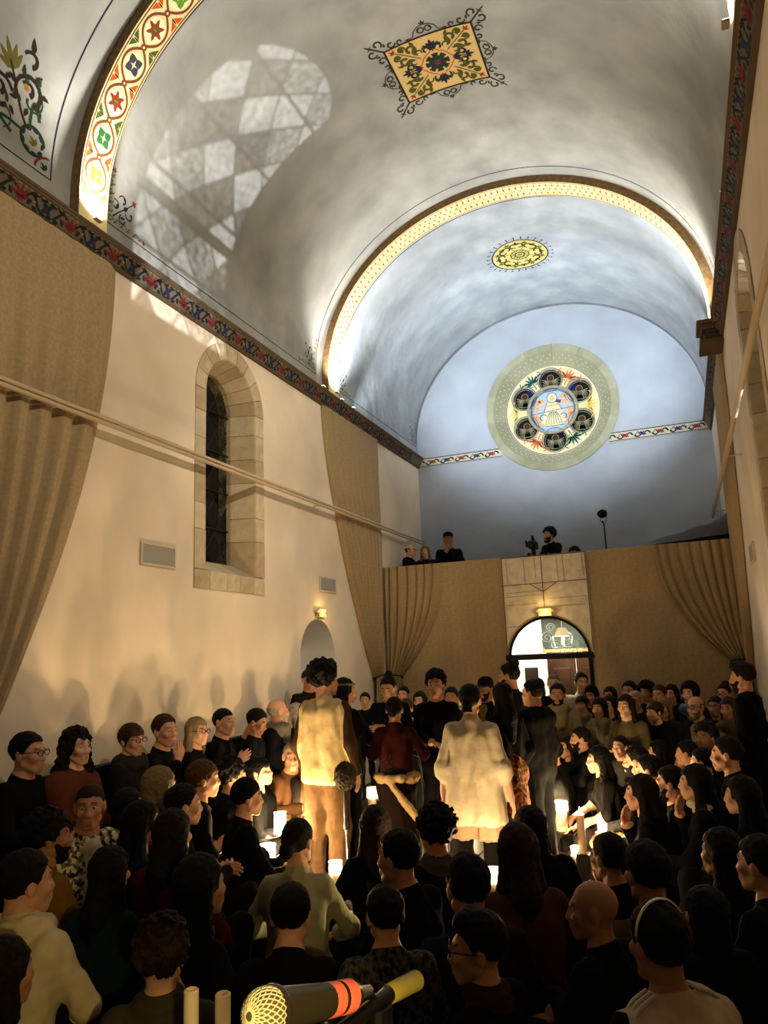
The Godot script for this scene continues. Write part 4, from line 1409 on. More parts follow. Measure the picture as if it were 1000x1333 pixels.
func build_fittings() -> void:
	rail("curtain_pole", "twin-tube curtain pole crossing the cream wall and window", 0)
	rail("curtain_pole", "twin-tube curtain pole on the wall above the tall standing man", 1)
	vent(W(XL, 2.865, 5.72), PI / 2, "grey rectangular wall panel before the arched window")
	vent(W(XL, 2.85, 9.38), PI / 2, "grey rectangular wall panel above the lit exit light and niche")
	vent(W(XR, 2.82, 9.25), -PI / 2, "grey rectangular wall panel above the tall standing man")
	exit_sign(W(XL, 2.445, 9.12), PI / 2, "small yellow lit exit light over the arched niche")
	exit_sign(W(-1.922, 2.40, ZG - 0.045), 0.0, "small yellow lit exit light over the arched doorway")
	# ground outside
	var g := MB.new()
	g.cbox(W(6.0, -0.15, 6.0), Vector3(9.0, 0.1, 26.0))
	structure("ground", g.mesh(), mats["ground_night"], "dark ground outside the chapel window")

# ------------------------------------------------------------------ lamps
func uplight(x: float, z: float, side: float, energy: float, aim: Vector3, ang: float, col: Color, label: String, at_y := 5.70) -> void:
	var o := thing("uplight", label, "lamp", W(x, at_y, z), 0.0, "uplights standing on the cornice")
	var m := MB.new()
	m.cbox(Vector3(0, 0.009, 0), Vector3(0.045, 0.018, 0.08), 0.004)
	part("housing", m.mesh(), mat("lamp_case", Color(0.62, 0.56, 0.45), 0.6), o)
	var f := MB.new()
	f.cbox(Vector3(0, 0.0205, 0), Vector3(0.036, 0.005, 0.07), 0.001)
	part("lamp_face", f.mesh(), glow("led_face", Color(1.0, 0.96, 0.88), 6.0), o)
	var l := SpotLight3D.new()
	l.name = "uplight_beam"
	l.light_color = col
	l.light_energy = energy
	l.light_size = 0.05
	l.spot_range = 30.0
	l.spot_angle = ang
	l.spot_angle_attenuation = 0.9
	l.shadow_enabled = true
	o.add_child(l)
	l.position = Vector3(0, 0.05, 0)
	l.basis = Basis.looking_at(aim.normalized(), Vector3(0, 0, 1) if absf(aim.normalized().y) > 0.9 else Vector3.UP)

func build_lamps() -> void:
	var white := Color(1.0, 0.975, 0.93)
	var cool := Color(0.93, 0.97, 1.0)
	for k in 2:
		var z: float = RIB_A[k] + RIB_W * 0.5
		for s in 2:
			var x := XL + 0.165 if s == 0 else XR - 0.165
			var sd := 1.0 if s == 0 else -1.0
			var nm: String = ["near rib", "far rib"][k] + (" foot over the cream wall" if s == 0 else " foot by the corbel")
			uplight(x, z, sd, 7.4 if k == 0 else 6.8, Vector3(sd * 0.38, 1.0, 0.0), 74.0, white, "small uplight on the cornice at the " + nm)
			if k == 1:
				uplight(x - sd * 0.07, RIB_A[k] - 0.14, sd, 4.0, Vector3(sd * 0.40, 1.0, 0.0), 44.0, white, "small uplight on the cornice before the " + nm)
				uplight(x - sd * 0.07, RIB_A[k] + RIB_W + 0.16, sd, 6.0, Vector3(sd * 0.42, 1.0, -0.15), 50.0, cool, "small uplight on the cornice beyond the " + nm)
	for s in 2:
		var x := XL + 0.09 if s == 0 else XR - 0.09
		var sd := 1.0 if s == 0 else -1.0
		var from := W(x, 5.75, 10.3)
		var to := W(-1.885 - sd * 0.2, 7.3, ZE)
		uplight(x, 10.3, sd, 17.0, to - from, 47.0, cool, "small spotlight on the cornice aimed at the round window, " + ("above the corner curtain" if s == 0 else "above the narrow curtain"))
	# two wall washers on the opposite cornice, turned towards the long cream wall
	for e in [[2.6, 5.0, "over the front microphones"], [6.6, 8.6, "opposite the arched window"]]:
		var from := W(XR - 0.10, 5.75, e[0])
		uplight(XR - 0.10, e[0], -1.0, 15.0, W(XL, 3.75, e[1]) - from, 36.0, Color(1.0, 0.94, 0.83), "small wall-washing spotlight on the cornice " + e[2])
	# floodlight on the ground outside, shining up through the window
	var src := Vector3(XR + 0.3 + 6.0, 0.62, -7.95)
	var o := thing("floodlight", "floodlight on the dark ground outside the chapel window", "lamp", Vector3(src.x, 0.2, src.z), 0.0)
	var m := MB.new()
	m.cbox(Vector3(0.06, 0.42, 0), Vector3(0.10, 0.24, 0.30), 0.01)
	part("housing", m.mesh(), mats["dark_metal"], o)
	var st := MB.new()
	for sg in [-1.0, 1.0]: st.cbox(Vector3(0.06, 0.2, sg * 0.165), Vector3(0.04, 0.6, 0.02), 0.003)
	st.cbox(Vector3(0.06, -0.08, 0), Vector3(0.2, 0.04, 0.36), 0.004)
	part("stand", st.mesh(), mats["dark_metal"], o)
	var fc := MB.new()
	fc.cbox(Vector3(0.005, 0.42, 0), Vector3(0.008, 0.2, 0.26), 0.002)
	part("lamp_face", fc.mesh(), glow("flood_face", Color(1.0, 0.97, 0.9), 6.0), o)
	var l := SpotLight3D.new()
	l.name = "flood_beam"
	l.light_color = Color(0.97, 0.98, 1.0)
	l.light_energy = 300.0
	l.light_size = 0.03
	l.spot_range = 60.0
	l.spot_angle = 16.0
	l.spot_angle_attenuation = 0.3
	l.shadow_enabled = true
	o.add_child(l)
	l.position = Vector3(-0.03, 0.42, 0)
	l.basis = Basis.looking_at((W(XR + 0.3, 4.1, WIN_Z) - src).normalized(), Vector3.UP)

# ------------------------------------------------------------------ figures
# A field of tapered capsules and ellipsoids, joined smoothly inside a group, meshed as surface nets.
class Field:
	var a := PackedVector3Array()
	var ba := PackedVector3Array()
	var inv := PackedFloat32Array()
	var r0 := PackedFloat32Array()
	var dr := PackedFloat32Array()
	var reg := PackedInt32Array()
	var grp := PackedInt32Array()
	var kind := PackedInt32Array()     # 0 capsule, 1 ellipsoid
	var clip_lo := {}                  # group -> lowest y
	var k := 0.04
	var noise: FastNoiseLite
	var amp := 0.0
	var warp := Vector2.ONE
	var cut := []                      # [centre, radius]: smooth hollows
	var line := 0                      # 1..n: hairline style
	var act := PackedInt32Array()
	func cap(p: Vector3, ra: float, q: Vector3, rb: float, region: int, group := 0) -> void:
		a.append(p); ba.append(q - p)
		inv.append(1.0 / maxf((q - p).length_squared(), 1e-8))
		r0.append(ra); dr.append(rb - ra)
		reg.append(region); grp.append(group); kind.append(0)
	func ell(p: Vector3, r: Vector3, region: int, group := 0) -> void:
		a.append(p); ba.append(r); inv.append(0.0); r0.append(0.0); dr.append(0.0)
		reg.append(region); grp.append(group); kind.append(1)
	func one(i: int, p: Vector3) -> float:
		var q := p - a[i]
		if kind[i] == 0:
			var h := clampf(q.dot(ba[i]) * inv[i], 0.0, 1.0)
			return (q - ba[i] * h).length() - (r0[i] + dr[i] * h)
		var r := ba[i]
		var s := q / r
		var k0 := s.length()
		var k1 := (s / r).length()
		return k0 * (k0 - 1.0) / maxf(k1, 1e-5)
	func touch(c: Vector3, rad: float) -> bool:
		# keeps the primitives that matter inside a ball; false when the surface cannot pass through it
		act.clear()
		var best := 1e9
		var ds := PackedFloat32Array()
		ds.resize(a.size())
		for i in a.size():
			var d := one(i, c)
			ds[i] = d
			if d < best: best = d
		var reach := rad + k + amp * 2.0
		if best > reach: return false
		if best < -(reach + k) and clip_lo.is_empty() and cut.is_empty() and line == 0: return false
		for i in a.size():
			if ds[i] < best + 2.0 * rad + k * 1.5: act.append(i)
		return true
	func d(p: Vector3) -> float:
		var g0 := 1e9
		var g1 := 1e9
		var g2 := 1e9
		for i in act:
			var e := one(i, p)
			var g := grp[i]
			if g == 0:
				var h := maxf(k - absf(g0 - e), 0.0) / k
				g0 = minf(g0, e) - h * h * k * 0.25
			elif g == 1:
				var h := maxf(k - absf(g1 - e), 0.0) / k
				g1 = minf(g1, e) - h * h * k * 0.25
			else:
				var h := maxf(k - absf(g2 - e), 0.0) / k
				g2 = minf(g2, e) - h * h * k * 0.25
		if clip_lo.has(1): g1 = maxf(g1, clip_lo[1] - p.y)
		if clip_lo.has(2): g2 = maxf(g2, clip_lo[2] - p.y)
		var o := minf(g0, minf(g1, g2))
		for e in cut:
			var h: float = (p - e[0]).length() - e[1]
			var q := maxf(0.012 - absf(o + h), 0.0) / 0.012
			o = maxf(o, -h) + q * q * 0.003
		if line > 0: o = maxf(o, hairline(p))
		if amp > 0.0 and absf(o) < 0.05: o += amp * noise.get_noise_3d(p.x * warp.x, p.y * warp.y, p.z * warp.x)
		return o
	func hairline(p: Vector3) -> float:
		var t := smoothstep(0.045, -0.07, p.z)
		var y := lerpf(-0.075, 0.072, t)
		match line:
			2: y = lerpf(-0.5, 0.062, smoothstep(-0.005, -0.06, p.z))      # long hair hanging at the sides
			3: # a ring round a bald crown
				return maxf(lerpf(-0.07, 0.02, t) - p.y, maxf(p.y - 0.045, -p.z - 0.02))
			4: y = lerpf(-0.09, 0.040, t)                                    # fringe
			5: # beard
				return maxf(p.y - lerpf(-0.052, 0.0, smoothstep(-0.08, 0.0, p.z)), p.z - 0.012)
			6: y = lerpf(-0.03, 0.060, smoothstep(0.06, -0.07, p.z))       # close crop
			7: y = lerpf(-0.16, 0.055, smoothstep(-0.02, -0.065, p.z))     # bob
			8: y = lerpf(-0.03, 0.055, smoothstep(0.08, -0.08, p.z))       # knitted cap
		return y - p.y
	func region(p: Vector3) -> int:
		var best := 1e9
		var r := 0
		for i in act:
			var e := one(i, p)
			var g := grp[i]
			if g > 0:
				e -= 0.02
				if clip_lo.has(g): e = maxf(e, clip_lo[g] - p.y - 0.012)
			if e < best: best = e; r = reg[i]
		return r
	func nearest_of(p: Vector3, r: int) -> float:
		var best := 1e9
		for i in a.size():
			if reg[i] != r: continue
			var e := one(i, p)
			var g := grp[i]
			if g > 0:
				e -= 0.02
				if clip_lo.has(g): e = maxf(e, clip_lo[g] - p.y - 0.012)
			if e < best: best = e
		return best

	func net(lo: Vector3, hi: Vector3, cell: float) -> Dictionary:
		const B := 4
		var bx := int(ceil((hi.x - lo.x) / cell / B))
		var by := int(ceil((hi.y - lo.y) / cell / B))
		var bz := int(ceil((hi.z - lo.z) / cell / B))
		var nx := bx * B + 1
		var ny := by * B + 1
		var nz := bz * B + 1
		var sy := nx
		var sz := nx * ny
		var val := PackedFloat32Array()
		val.resize(nx * ny * nz)
		val.fill(1e9)
		var idx := PackedInt32Array()
		idx.resize(nx * ny * nz)
		idx.fill(-1)
		var V := PackedVector3Array()
		var R := PackedInt32Array()
		var cells := PackedInt32Array()
		var off := PackedInt32Array([0, 1, sy, sy + 1, sz, sz + 1, sz + sy, sz + sy + 1])
		var ep := [0, 1, 2, 3, 4, 5, 6, 7, 0, 2, 1, 3, 4, 6, 5, 7, 0, 4, 1, 5, 2, 6, 3, 7]
		var co := [Vector3(0, 0, 0), Vector3(1, 0, 0), Vector3(0, 1, 0), Vector3(1, 1, 0), Vector3(0, 0, 1), Vector3(1, 0, 1), Vector3(0, 1, 1), Vector3(1, 1, 1)]
		var half := cell * B * 0.5
		var rad := half * 1.7321 + cell * 0.5
		for z in bz:
			for y in by:
				for x in bx:
					var o := lo + Vector3(x, y, z) * (cell * B)
					if not touch(o + Vector3.ONE * half, rad): continue
					var base := x * B + y * B * sy + z * B * sz
					var any_in := false
					var any_out := false
					for kz in B + 1:
						for ky in B + 1:
							var at := base + ky * sy + kz * sz
							for kx in B + 1:
								var w := val[at + kx]
								if w > 1e8:
									w = d(o + Vector3(kx, ky, kz) * cell)
									val[at + kx] = w
								if w < 0.0: any_in = true
								else: any_out = true
					if not (any_in and any_out): continue
					for kz in B:
						for ky in B:
							for kx in B:
								var q := base + kx + ky * sy + kz * sz
								var c0 := val[q] < 0.0
								var mixed := false
								for e in range(1, 8):
									if (val[q + off[e]] < 0.0) != c0:
										mixed = true
										break
								if not mixed: continue
								var s := Vector3.ZERO
								var n := 0
								for e in 12:
									var i0: int = ep[2 * e]
									var i1: int = ep[2 * e + 1]
									var w0 := val[q + off[i0]]
									var w1 := val[q + off[i1]]
									if (w0 < 0.0) != (w1 < 0.0):
										s += (co[i0] as Vector3).lerp(co[i1], w0 / (w0 - w1))
										n += 1
								var p: Vector3 = o + (Vector3(kx, ky, kz) + s / n) * cell
								idx[q] = V.size()
								cells.append(q)
								V.append(p)
								R.append(region(p))
		var F := PackedInt32Array()
		for q in cells:
			var s0 := val[q] < 0.0
			for ax in 3:
				var st: int = [1, sy, sz][ax]
				var u: int = [sy, sz, 1][ax]
				var w: int = [sz, 1, sy][ax]
				var s1 := val[q + st] < 0.0
				if s0 == s1: continue
				if q - u - w < 0: continue
				var i0 := idx[q]
				var i1 := idx[q - u]
				var i2 := idx[q - u - w]
				var i3 := idx[q - w]
				if i1 < 0 or i2 < 0 or i3 < 0: continue
				if s0: F.append_array(PackedInt32Array([i0, i2, i1, i0, i3, i2]))
				else: F.append_array(PackedInt32Array([i0, i1, i2, i0, i2, i3]))
		var N := PackedVector3Array()
		N.resize(V.size())
		for t in range(0, F.size(), 3):
			var f := (V[F[t + 2]] - V[F[t]]).cross(V[F[t + 1]] - V[F[t]])
			N[F[t]] += f; N[F[t + 1]] += f; N[F[t + 2]] += f
		for t in N.size(): N[t] = N[t].normalized()
		var C := PackedColorArray()
		C.resize(V.size())
		C.fill(Color.WHITE)
		return {"v": V, "n": N, "f": F, "r": R, "c": C}

var heads := {}
var hairs := {}
var bodies := {}
var hand_net := {}
var cloth_noise: FastNoiseLite

func head_net(female: bool, cell: float) -> Dictionary:
	var key := "%s%.4f" % [female, cell]
	if heads.has(key): return heads[key]
	var f := Field.new()
	f.k = 0.022
	var j := 0.92 if female else 1.0
	f.ell(Vector3(0, 0.030, 0.014), Vector3(0.075, 0.088, 0.096), 0)
	f.ell(Vector3(0, -0.030, -0.030), Vector3(0.058 * j, 0.080, 0.064), 0)
	f.cap(Vector3(-0.016 * j, -0.099, -0.070), 0.018, Vector3(0.016 * j, -0.099, -0.070), 0.018, 0)
	f.cap(Vector3(-0.050 * j, -0.062, -0.005), 0.018, Vector3(-0.02, -0.095, -0.055), 0.016, 0)
	f.cap(Vector3(0.050 * j, -0.062, -0.005), 0.018, Vector3(0.02, -0.095, -0.055), 0.016, 0)
	f.ell(Vector3(-0.042, -0.022, -0.066), Vector3(0.022, 0.02, 0.02), 0)
	f.ell(Vector3(0.042, -0.022, -0.066), Vector3(0.022, 0.02, 0.02), 0)
	f.cap(Vector3(-0.036, 0.026, -0.078), 0.011 * j, Vector3(0.036, 0.026, -0.078), 0.011 * j, 0)
	f.cap(Vector3(0, 0.014, -0.088), 0.008, Vector3(0, -0.030, -0.107), 0.0105, 0)
	f.cap(Vector3(-0.012, -0.034, -0.098), 0.008, Vector3(0.012, -0.034, -0.098), 0.008, 0)
	f.cap(Vector3(-0.017, -0.061, -0.091), 0.0065, Vector3(0.017, -0.061, -0.091), 0.0065, 0)
	f.cap(Vector3(-0.014, -0.076, -0.089), 0.0075, Vector3(0.014, -0.076, -0.089), 0.0075, 0)
	f.ell(Vector3(-0.079, -0.008, 0.012), Vector3(0.010, 0.030, 0.018), 0)
	f.ell(Vector3(0.079, -0.008, 0.012), Vector3(0.010, 0.030, 0.018), 0)
	f.cap(Vector3(0, -0.05, 0.022), 0.052 if not female else 0.045, Vector3(0, -0.17, 0.034), 0.056 if not female else 0.049, 0)
	f.cut = [[Vector3(-0.032, 0.006, -0.104), 0.022], [Vector3(0.032, 0.006, -0.104), 0.022]]
	var r := f.net(Vector3(-0.11, -0.19, -0.14), Vector3(0.11, 0.14, 0.13), cell)
	for i in r.v.size():
		var p: Vector3 = r.v[i]
		if p.z < -0.07:
			var ax := absf(p.x)
			if absf(p.y - 0.031 - 0.06 * (0.034 - ax) * (0.034 - ax) / 0.034) < 0.0055 and ax > 0.012 and ax < 0.054: r.c[i] = Color(0.30, 0.24, 0.2)
			elif p.z < -0.087 and ax < 0.021 and absf(p.y + 0.0685) < 0.0095 - ax * 0.25: r.c[i] = Color(0.84, 0.60, 0.56)
	heads[key] = r
	return r

func hands() -> Dictionary:
	if hand_net: return hand_net
	var f := Field.new()
	f.k = 0.012
	for i in 4:
		var x := -0.032 + i * 0.0215
		var l: float = [0.068, 0.078, 0.072, 0.054][i]
		var zk: float = [-0.088, -0.092, -0.088, -0.078][i]
		f.cap(Vector3(x * 0.55, 0, -0.012), 0.017, Vector3(x, 0, zk), 0.0115, 0)
		var kx := x * 1.12
		f.cap(Vector3(x, 0.001, zk), 0.0098, Vector3(kx, -0.006, zk - l * 0.42), 0.009, 0, 1)
		f.cap(Vector3(kx, -0.006, zk - l * 0.42), 0.009, Vector3(kx, -0.026, zk - l * 0.92), 0.0074, 0, 1)
	f.cap(Vector3(-0.018, -0.004, -0.022), 0.015, Vector3(-0.044, -0.014, -0.058), 0.0115, 0)
	f.cap(Vector3(-0.044, -0.014, -0.058), 0.0112, Vector3(-0.050, -0.026, -0.088), 0.009, 0)
	f.k = 0.006
	hand_net = f.net(Vector3(-0.08, -0.06, -0.19), Vector3(0.08, 0.04, 0.03), 0.0062)
	return hand_net

func V3(x: float, y: float, z: float) -> Vector3:
	return Vector3(x, y, z)

# joints of each pose, right side; the other side is mirrored unless given
func joints(pose: String, arms: String, lean: float) -> Dictionary:
	var J := {}
	match pose:
		"stand":
			J = {"pel": V3(0, 0.93, 0), "hip": V3(0.09, 0.90, 0), "kn": V3(0.10, 0.50, -0.015), "an": V3(0.105, 0.085, 0.02), "toe": V3(0.13, 0.035, -0.15), "ch": V3(0, 1.26, 0.0), "nk": V3(0, 1.425, 0.0), "hd": V3(0, 1.58, -0.02), "sh": V3(0.175, 1.385, 0.0), "el": V3(0.235, 1.10, 0.03), "wr": V3(0.225, 0.87, -0.08)}
		"chair":
			J = {"pel": V3(0, 0.55, 0.06), "hip": V3(0.09, 0.535, 0.04), "kn": V3(0.125, 0.50, -0.40), "an": V3(0.12, 0.085, -0.36), "toe": V3(0.14, 0.035, -0.53), "ch": V3(0, 0.87, 0.075), "nk": V3(0, 1.035, 0.06), "hd": V3(0, 1.19, 0.03), "sh": V3(0.175, 0.995, 0.07), "el": V3(0.235, 0.74, 0.0), "wr": V3(0.11, 0.625, -0.22)}
		"low":
			J = {"pel": V3(0, 0.32, 0.08), "hip": V3(0.09, 0.31, 0.06), "kn": V3(0.16, 0.44, -0.32), "an": V3(0.13, 0.085, -0.36), "toe": V3(0.15, 0.035, -0.52), "ch": V3(0, 0.64, 0.075), "nk": V3(0, 0.80, 0.05), "hd": V3(0, 0.955, 0.015), "sh": V3(0.175, 0.76, 0.06), "el": V3(0.245, 0.50, -0.04), "wr": V3(0.07, 0.43, -0.28)}
		"floor":
			J = {"pel": V3(0, 0.14, 0.08), "hip": V3(0.10, 0.13, 0.05), "kn": V3(0.36, 0.17, -0.24), "an": V3(-0.02, 0.075, -0.34), "toe": V3(-0.15, 0.05, -0.36), "ch": V3(0, 0.46, 0.08), "nk": V3(0, 0.62, 0.055), "hd": V3(0, 0.775, 0.02), "sh": V3(0.175, 0.58, 0.065), "el": V3(0.27, 0.34, 0.0), "wr": V3(0.16, 0.235, -0.24)}
		"knees":
			J = {"pel": V3(0, 0.13, 0.14), "hip": V3(0.09, 0.13, 0.11), "kn": V3(0.13, 0.50, -0.20), "an": V3(0.12, 0.085, -0.38), "toe": V3(0.13, 0.035, -0.54), "ch": V3(0, 0.45, 0.12), "nk": V3(0, 0.60, 0.07), "hd": V3(0, 0.775, 0.02), "sh": V3(0.175, 0.56, 0.08), "el": V3(0.25, 0.40, -0.12), "wr": V3(0.04, 0.36, -0.33)}
	J["elL"] = V3(-J.el.x, J.el.y, J.el.z)
	J["wrL"] = V3(-J.wr.x, J.wr.y, J.wr.z)
	var s: Vector3 = J.sh
	match arms:
		"cross":
			J.el = s + V3(0.06, -0.26, -0.04); J.wr = V3(-0.07, s.y - 0.20, s.z - 0.24)
			J.elL = V3(-s.x - 0.06, s.y - 0.26, s.z - 0.04); J.wrL = V3(0.07, s.y - 0.25, s.z - 0.22)
		"chin":
			J.el = s + V3(0.03, -0.25, -0.14); J.wr = V3(0.05, s.y - 0.02, s.z - 0.17)
		"chest":
			J.el = s + V3(0.07, -0.24, 0.0); J.wr = V3(0.03, s.y - 0.13, s.z - 0.18)
		"clasp":
			J.el = s + V3(0.08, -0.22, -0.10); J.wr = V3(0.035, s.y - 0.20, s.z - 0.30)
			J.elL = V3(-s.x - 0.08, s.y - 0.22, s.z - 0.10); J.wrL = V3(-0.035, s.y - 0.20, s.z - 0.30)
		"reach":
			J.el = s + V3(0.05, -0.24, -0.12); J.wr = s + V3(-0.02, -0.30, -0.36)
		"bent":
			J.el = s + V3(0.07, -0.27, 0.05); J.wr = V3(0.02, s.y - 0.30, s.z - 0.20)
		"back":
			J.el = s + V3(0.05, -0.28, 0.06); J.wr = V3(0.08, s.y - 0.46, s.z + 0.14)
			J.elL = V3(-s.x - 0.05, s.y - 0.28, s.z + 0.06); J.wrL = V3(-0.04, s.y - 0.46, s.z + 0.14)
		"prop":
			J.elL = V3(-s.x - 0.10, s.y - 0.28, s.z + 0.06); J.wrL = V3(-s.x - 0.12, 0.06, s.z + 0.16)
		"out":
			J.el = s + V3(0.045, -0.27, 0.03); J.wr = s + V3(0.075, -0.50, -0.06)
			J.elL = V3(-s.x - 0.045, s.y - 0.27, s.z + 0.03); J.wrL = V3(-s.x - 0.075, s.y - 0.50, s.z - 0.06)
		"hip":
			J.el = s + V3(0.16, -0.22, 0.06); J.wr = V3(0.17, s.y - 0.42, s.z - 0.03)
	if lean != 0.0:
		var q := Basis(Vector3.RIGHT, -deg_to_rad(lean))
		var o: Vector3 = J.pel
		for n in ["ch", "nk", "hd", "sh", "el", "wr", "elL", "wrL"]:
			if pose in ["low", "chair", "floor", "knees"] and n in ["wr", "wrL"] and arms == "": continue
			J[n] = o + q * ((J[n] as Vector3) - o)
		J["lean"] = q
	return J

func body_mesh(o: Dictionary) -> Dictionary:
	var key := str(o)
	if bodies.has(key): return bodies[key]
	var pose: String = o.get("p", "stand")
	var J := joints(pose, o.get("a", ""), o.get("l", 0.0))
	var g: String = o.get("g", "")
	var fem: bool = o.get("f", 0) == 1
	var near: bool = o.get("hi", 0) == 1
	var thick := 0.94 if fem else 1.03
	var f := Field.new()
	f.k = 0.05
	f.noise = cloth_noise
	f.amp = 0.011
	f.warp = Vector2(1.8, 0.6)
	var q: Basis = J.get("lean", Basis())
	var bare: bool = g.contains("bare")      # short sleeves
	var X := Vector3(1, 0, 0)
	var rsh := 0.83 if fem else 0.92
	var sh: Vector3 = J.sh
	sh.x *= rsh
	sh.y -= 0.018
	var shL := V3(-sh.x, sh.y, sh.z)
	var tr := 4 if g.contains("vest") or g.contains("shawl") else 1
	# trunk
	var chn: Vector3 = J.ch
	var pel: Vector3 = J.pel
	for sg in [-1.0, 1.0]:
		f.cap(chn + X * sg * 0.070, 0.105 * thick, pel + V3(sg * 0.062, 0.05, 0), 0.100 * thick, tr)
	if fem and not g.contains("vest"):
		for sg in [-1.0, 1.0]: f.cap(chn + q * V3(sg * 0.07, -0.01, -0.075), 0.055, chn + q * V3(sg * 0.065, 0.03, -0.05), 0.05, tr)
	f.cap(shL + X * 0.03 + V3(0, -0.01, 0), 0.068 * thick, sh - X * 0.03 + V3(0, -0.01, 0), 0.068 * thick, tr)
	f.cap(J.nk + q * V3(0, -0.07, 0.01), 0.085, J.nk + q * V3(0, -0.005, 0.008), 0.062, tr)
	f.cap(J.nk, 0.052, (J.nk as Vector3).lerp(J.hd, 0.6), 0.050, 0)
	f.cap(pel + V3(-0.075, -0.02, 0), 0.118, pel + V3(0.075, -0.02, 0), 0.118, 2)
	# arms
	for sg in 2:
		var S := sh if sg == 0 else shL
		var E: Vector3 = J.el if sg == 0 else J.elL
		var R: Vector3 = J.wr if sg == 0 else J.wrL
		var loose := 1.15 if g.contains("shirt") else 1.0
		f.cap(S, 0.055 * thick * loose, E, 0.047 * thick * loose, 1)
		if bare:
			f.cap(E, 0.041 * thick, R, 0.029, 0)
			if g.contains("shirt"): f.cap(E, 0.066, E.lerp(R, 0.18), 0.064, 1, 1)
		else:
			f.cap(E, 0.047 * thick, E.lerp(R, 0.86), 0.038, 1)
			f.cap(E.lerp(R, 0.8), 0.030, R, 0.027, 0)
	# legs
	var lr := 3 if g.contains("tights") else 2
	for sg in [1.0, -1.0]:
		var H: Vector3 = J.hip * V3(sg, 1, 1)
		var K: Vector3 = J.kn * V3(sg, 1, 1)
		var A: Vector3 = J.an * V3(sg, 1, 1)
		var T: Vector3 = J.toe * V3(sg, 1, 1)
		if pose == "floor" and sg < 0:
			A += V3(0, 0.0, 0.10); T += V3(0, 0.0, 0.10)
		var bag := 1.28 if g.contains("baggy") else 1.0
		if g.contains("slim"): bag = 0.86
		f.cap(H, 0.092 * minf(bag, 1.1), K, 0.066 * bag, lr)
		f.cap(K, 0.064 * bag, A + (K - A) * 0.08, 0.047 * bag * (1.25 if bag > 1.2 else 1.0), lr)
		f.cap(A, 0.042, T, 0.034, 3)
	# loose garments with a clean hem
	if g.contains("shirt"):
		for sg in [-1.0, 1.0]:
			f.cap(chn + V3(sg * 0.075, 0.04, 0), 0.108, pel + V3(sg * 0.085, -0.22, 0.0), 0.145, 1, 1)
		f.clip_lo[1] = pel.y - 0.20
	if g.contains("vest"):
		for sg in [-1.0, 1.0]:
			f.cap(chn + V3(sg * 0.080, 0.06, 0), 0.112, pel + V3(sg * 0.080, -0.16, 0.0), 0.128, 4, 1)
		f.cap(J.nk + V3(-0.10, -0.055, 0.0), 0.066, J.nk + V3(0.10, -0.055, 0.0), 0.066, 4, 1)
		f.clip_lo[1] = pel.y - 0.10
	if g.contains("shorts"):
		for sg in [-1.0, 1.0]: f.cap(J.hip * V3(sg, 1, 1) + V3(0, -0.08, 0), 0.095, J.hip * V3(sg * 1.12, 1, 1) + V3(0, -0.30, 0), 0.112, 2, 2)
		f.clip_lo[2] = J.hip.y - 0.27
	if g.contains("skirt"):
		f.cap(pel + V3(0, 0.02, 0), 0.14, V3(0, 0.30, 0.02), 0.22, 2, 2)
		f.clip_lo[2] = 0.24
	if g.contains("sash"):
		for e in 10:
			var a0 := TAU * e / 10
			var a1 := TAU * (e + 1) / 10
			f.cap(pel + V3(cos(a0) * 0.19, 0.05, sin(a0) * 0.145), 0.026, pel + V3(cos(a1) * 0.19, 0.05, sin(a1) * 0.145), 0.026, 4, 1)
		f.cap(pel + V3(-0.05, 0.03, 0.15), 0.022, pel + V3(0.20, -0.28, 0.175), 0.04, 4, 1)
	if g.contains("shawl"):
		f.cap(shL + V3(-0.02, -0.03, 0.0), 0.10, sh + V3(0.02, -0.03, 0.0), 0.10, 4)
		f.cap(chn + V3(-0.12, 0.02, -0.04), 0.12, pel + V3(-0.12, 0.12, -0.02), 0.14, 4)
		f.cap(chn + V3(0.12, 0.02, -0.04), 0.12, pel + V3(0.12, 0.12, -0.02), 0.14, 4)
	if g.contains("scarf"):
		var n0: Vector3 = J.nk + q * V3(0, 0.0, -0.02)
		for e in 8:
			var a0 := TAU * e / 8
			var a1 := TAU * (e + 1) / 8
			f.cap(n0 + q * V3(cos(a0) * 0.085, 0.012 * sin(a0 * 2.0), sin(a0) * 0.08), 0.036, n0 + q * V3(cos(a1) * 0.085, 0.012 * sin(a1 * 2.0), sin(a1) * 0.08), 0.036, 4, 2)
		f.cap(n0 + q * V3(-0.05, -0.03, -0.08), 0.04, chn + q * V3(-0.04, 0.0, -0.12), 0.045, 4, 2)
	if g.contains("collar"):
		var n0: Vector3 = J.nk + q * V3(0, 0.012, -0.005)
		for e in 8:
			var a0 := TAU * e / 8
			var a1 := TAU * (e + 1) / 8
			f.cap(n0 + q * V3(cos(a0) * 0.072, -0.01 * sin(a0), sin(a0) * 0.07), 0.018, n0 + q * V3(cos(a1) * 0.072, -0.01 * sin(a1), sin(a1) * 0.07), 0.018, 4, 2)
	if g.contains("open"):   # pale shirt front between the lapels
		f.cap(J.nk + q * V3(0, -0.06, -0.075), 0.032, pel + q * V3(0, 0.16, -0.10), 0.045, 4)
	# bounds
	var lo := Vector3(1e9, 1e9, 1e9)
	var hi := -lo
	for i in f.a.size():
		for p in [f.a[i], f.a[i] + f.ba[i]]:
			var r := maxf(f.r0[i], f.r0[i] + f.dr[i]) + 0.03
			lo = lo.min(p - Vector3.ONE * r); hi = hi.max(p + Vector3.ONE * r)
	var net := f.net(lo, hi, 0.0145 if near else 0.0185)
	# collect by region
	var bag2 := {}
	add_net(bag2, net, Transform3D(), -1, f)
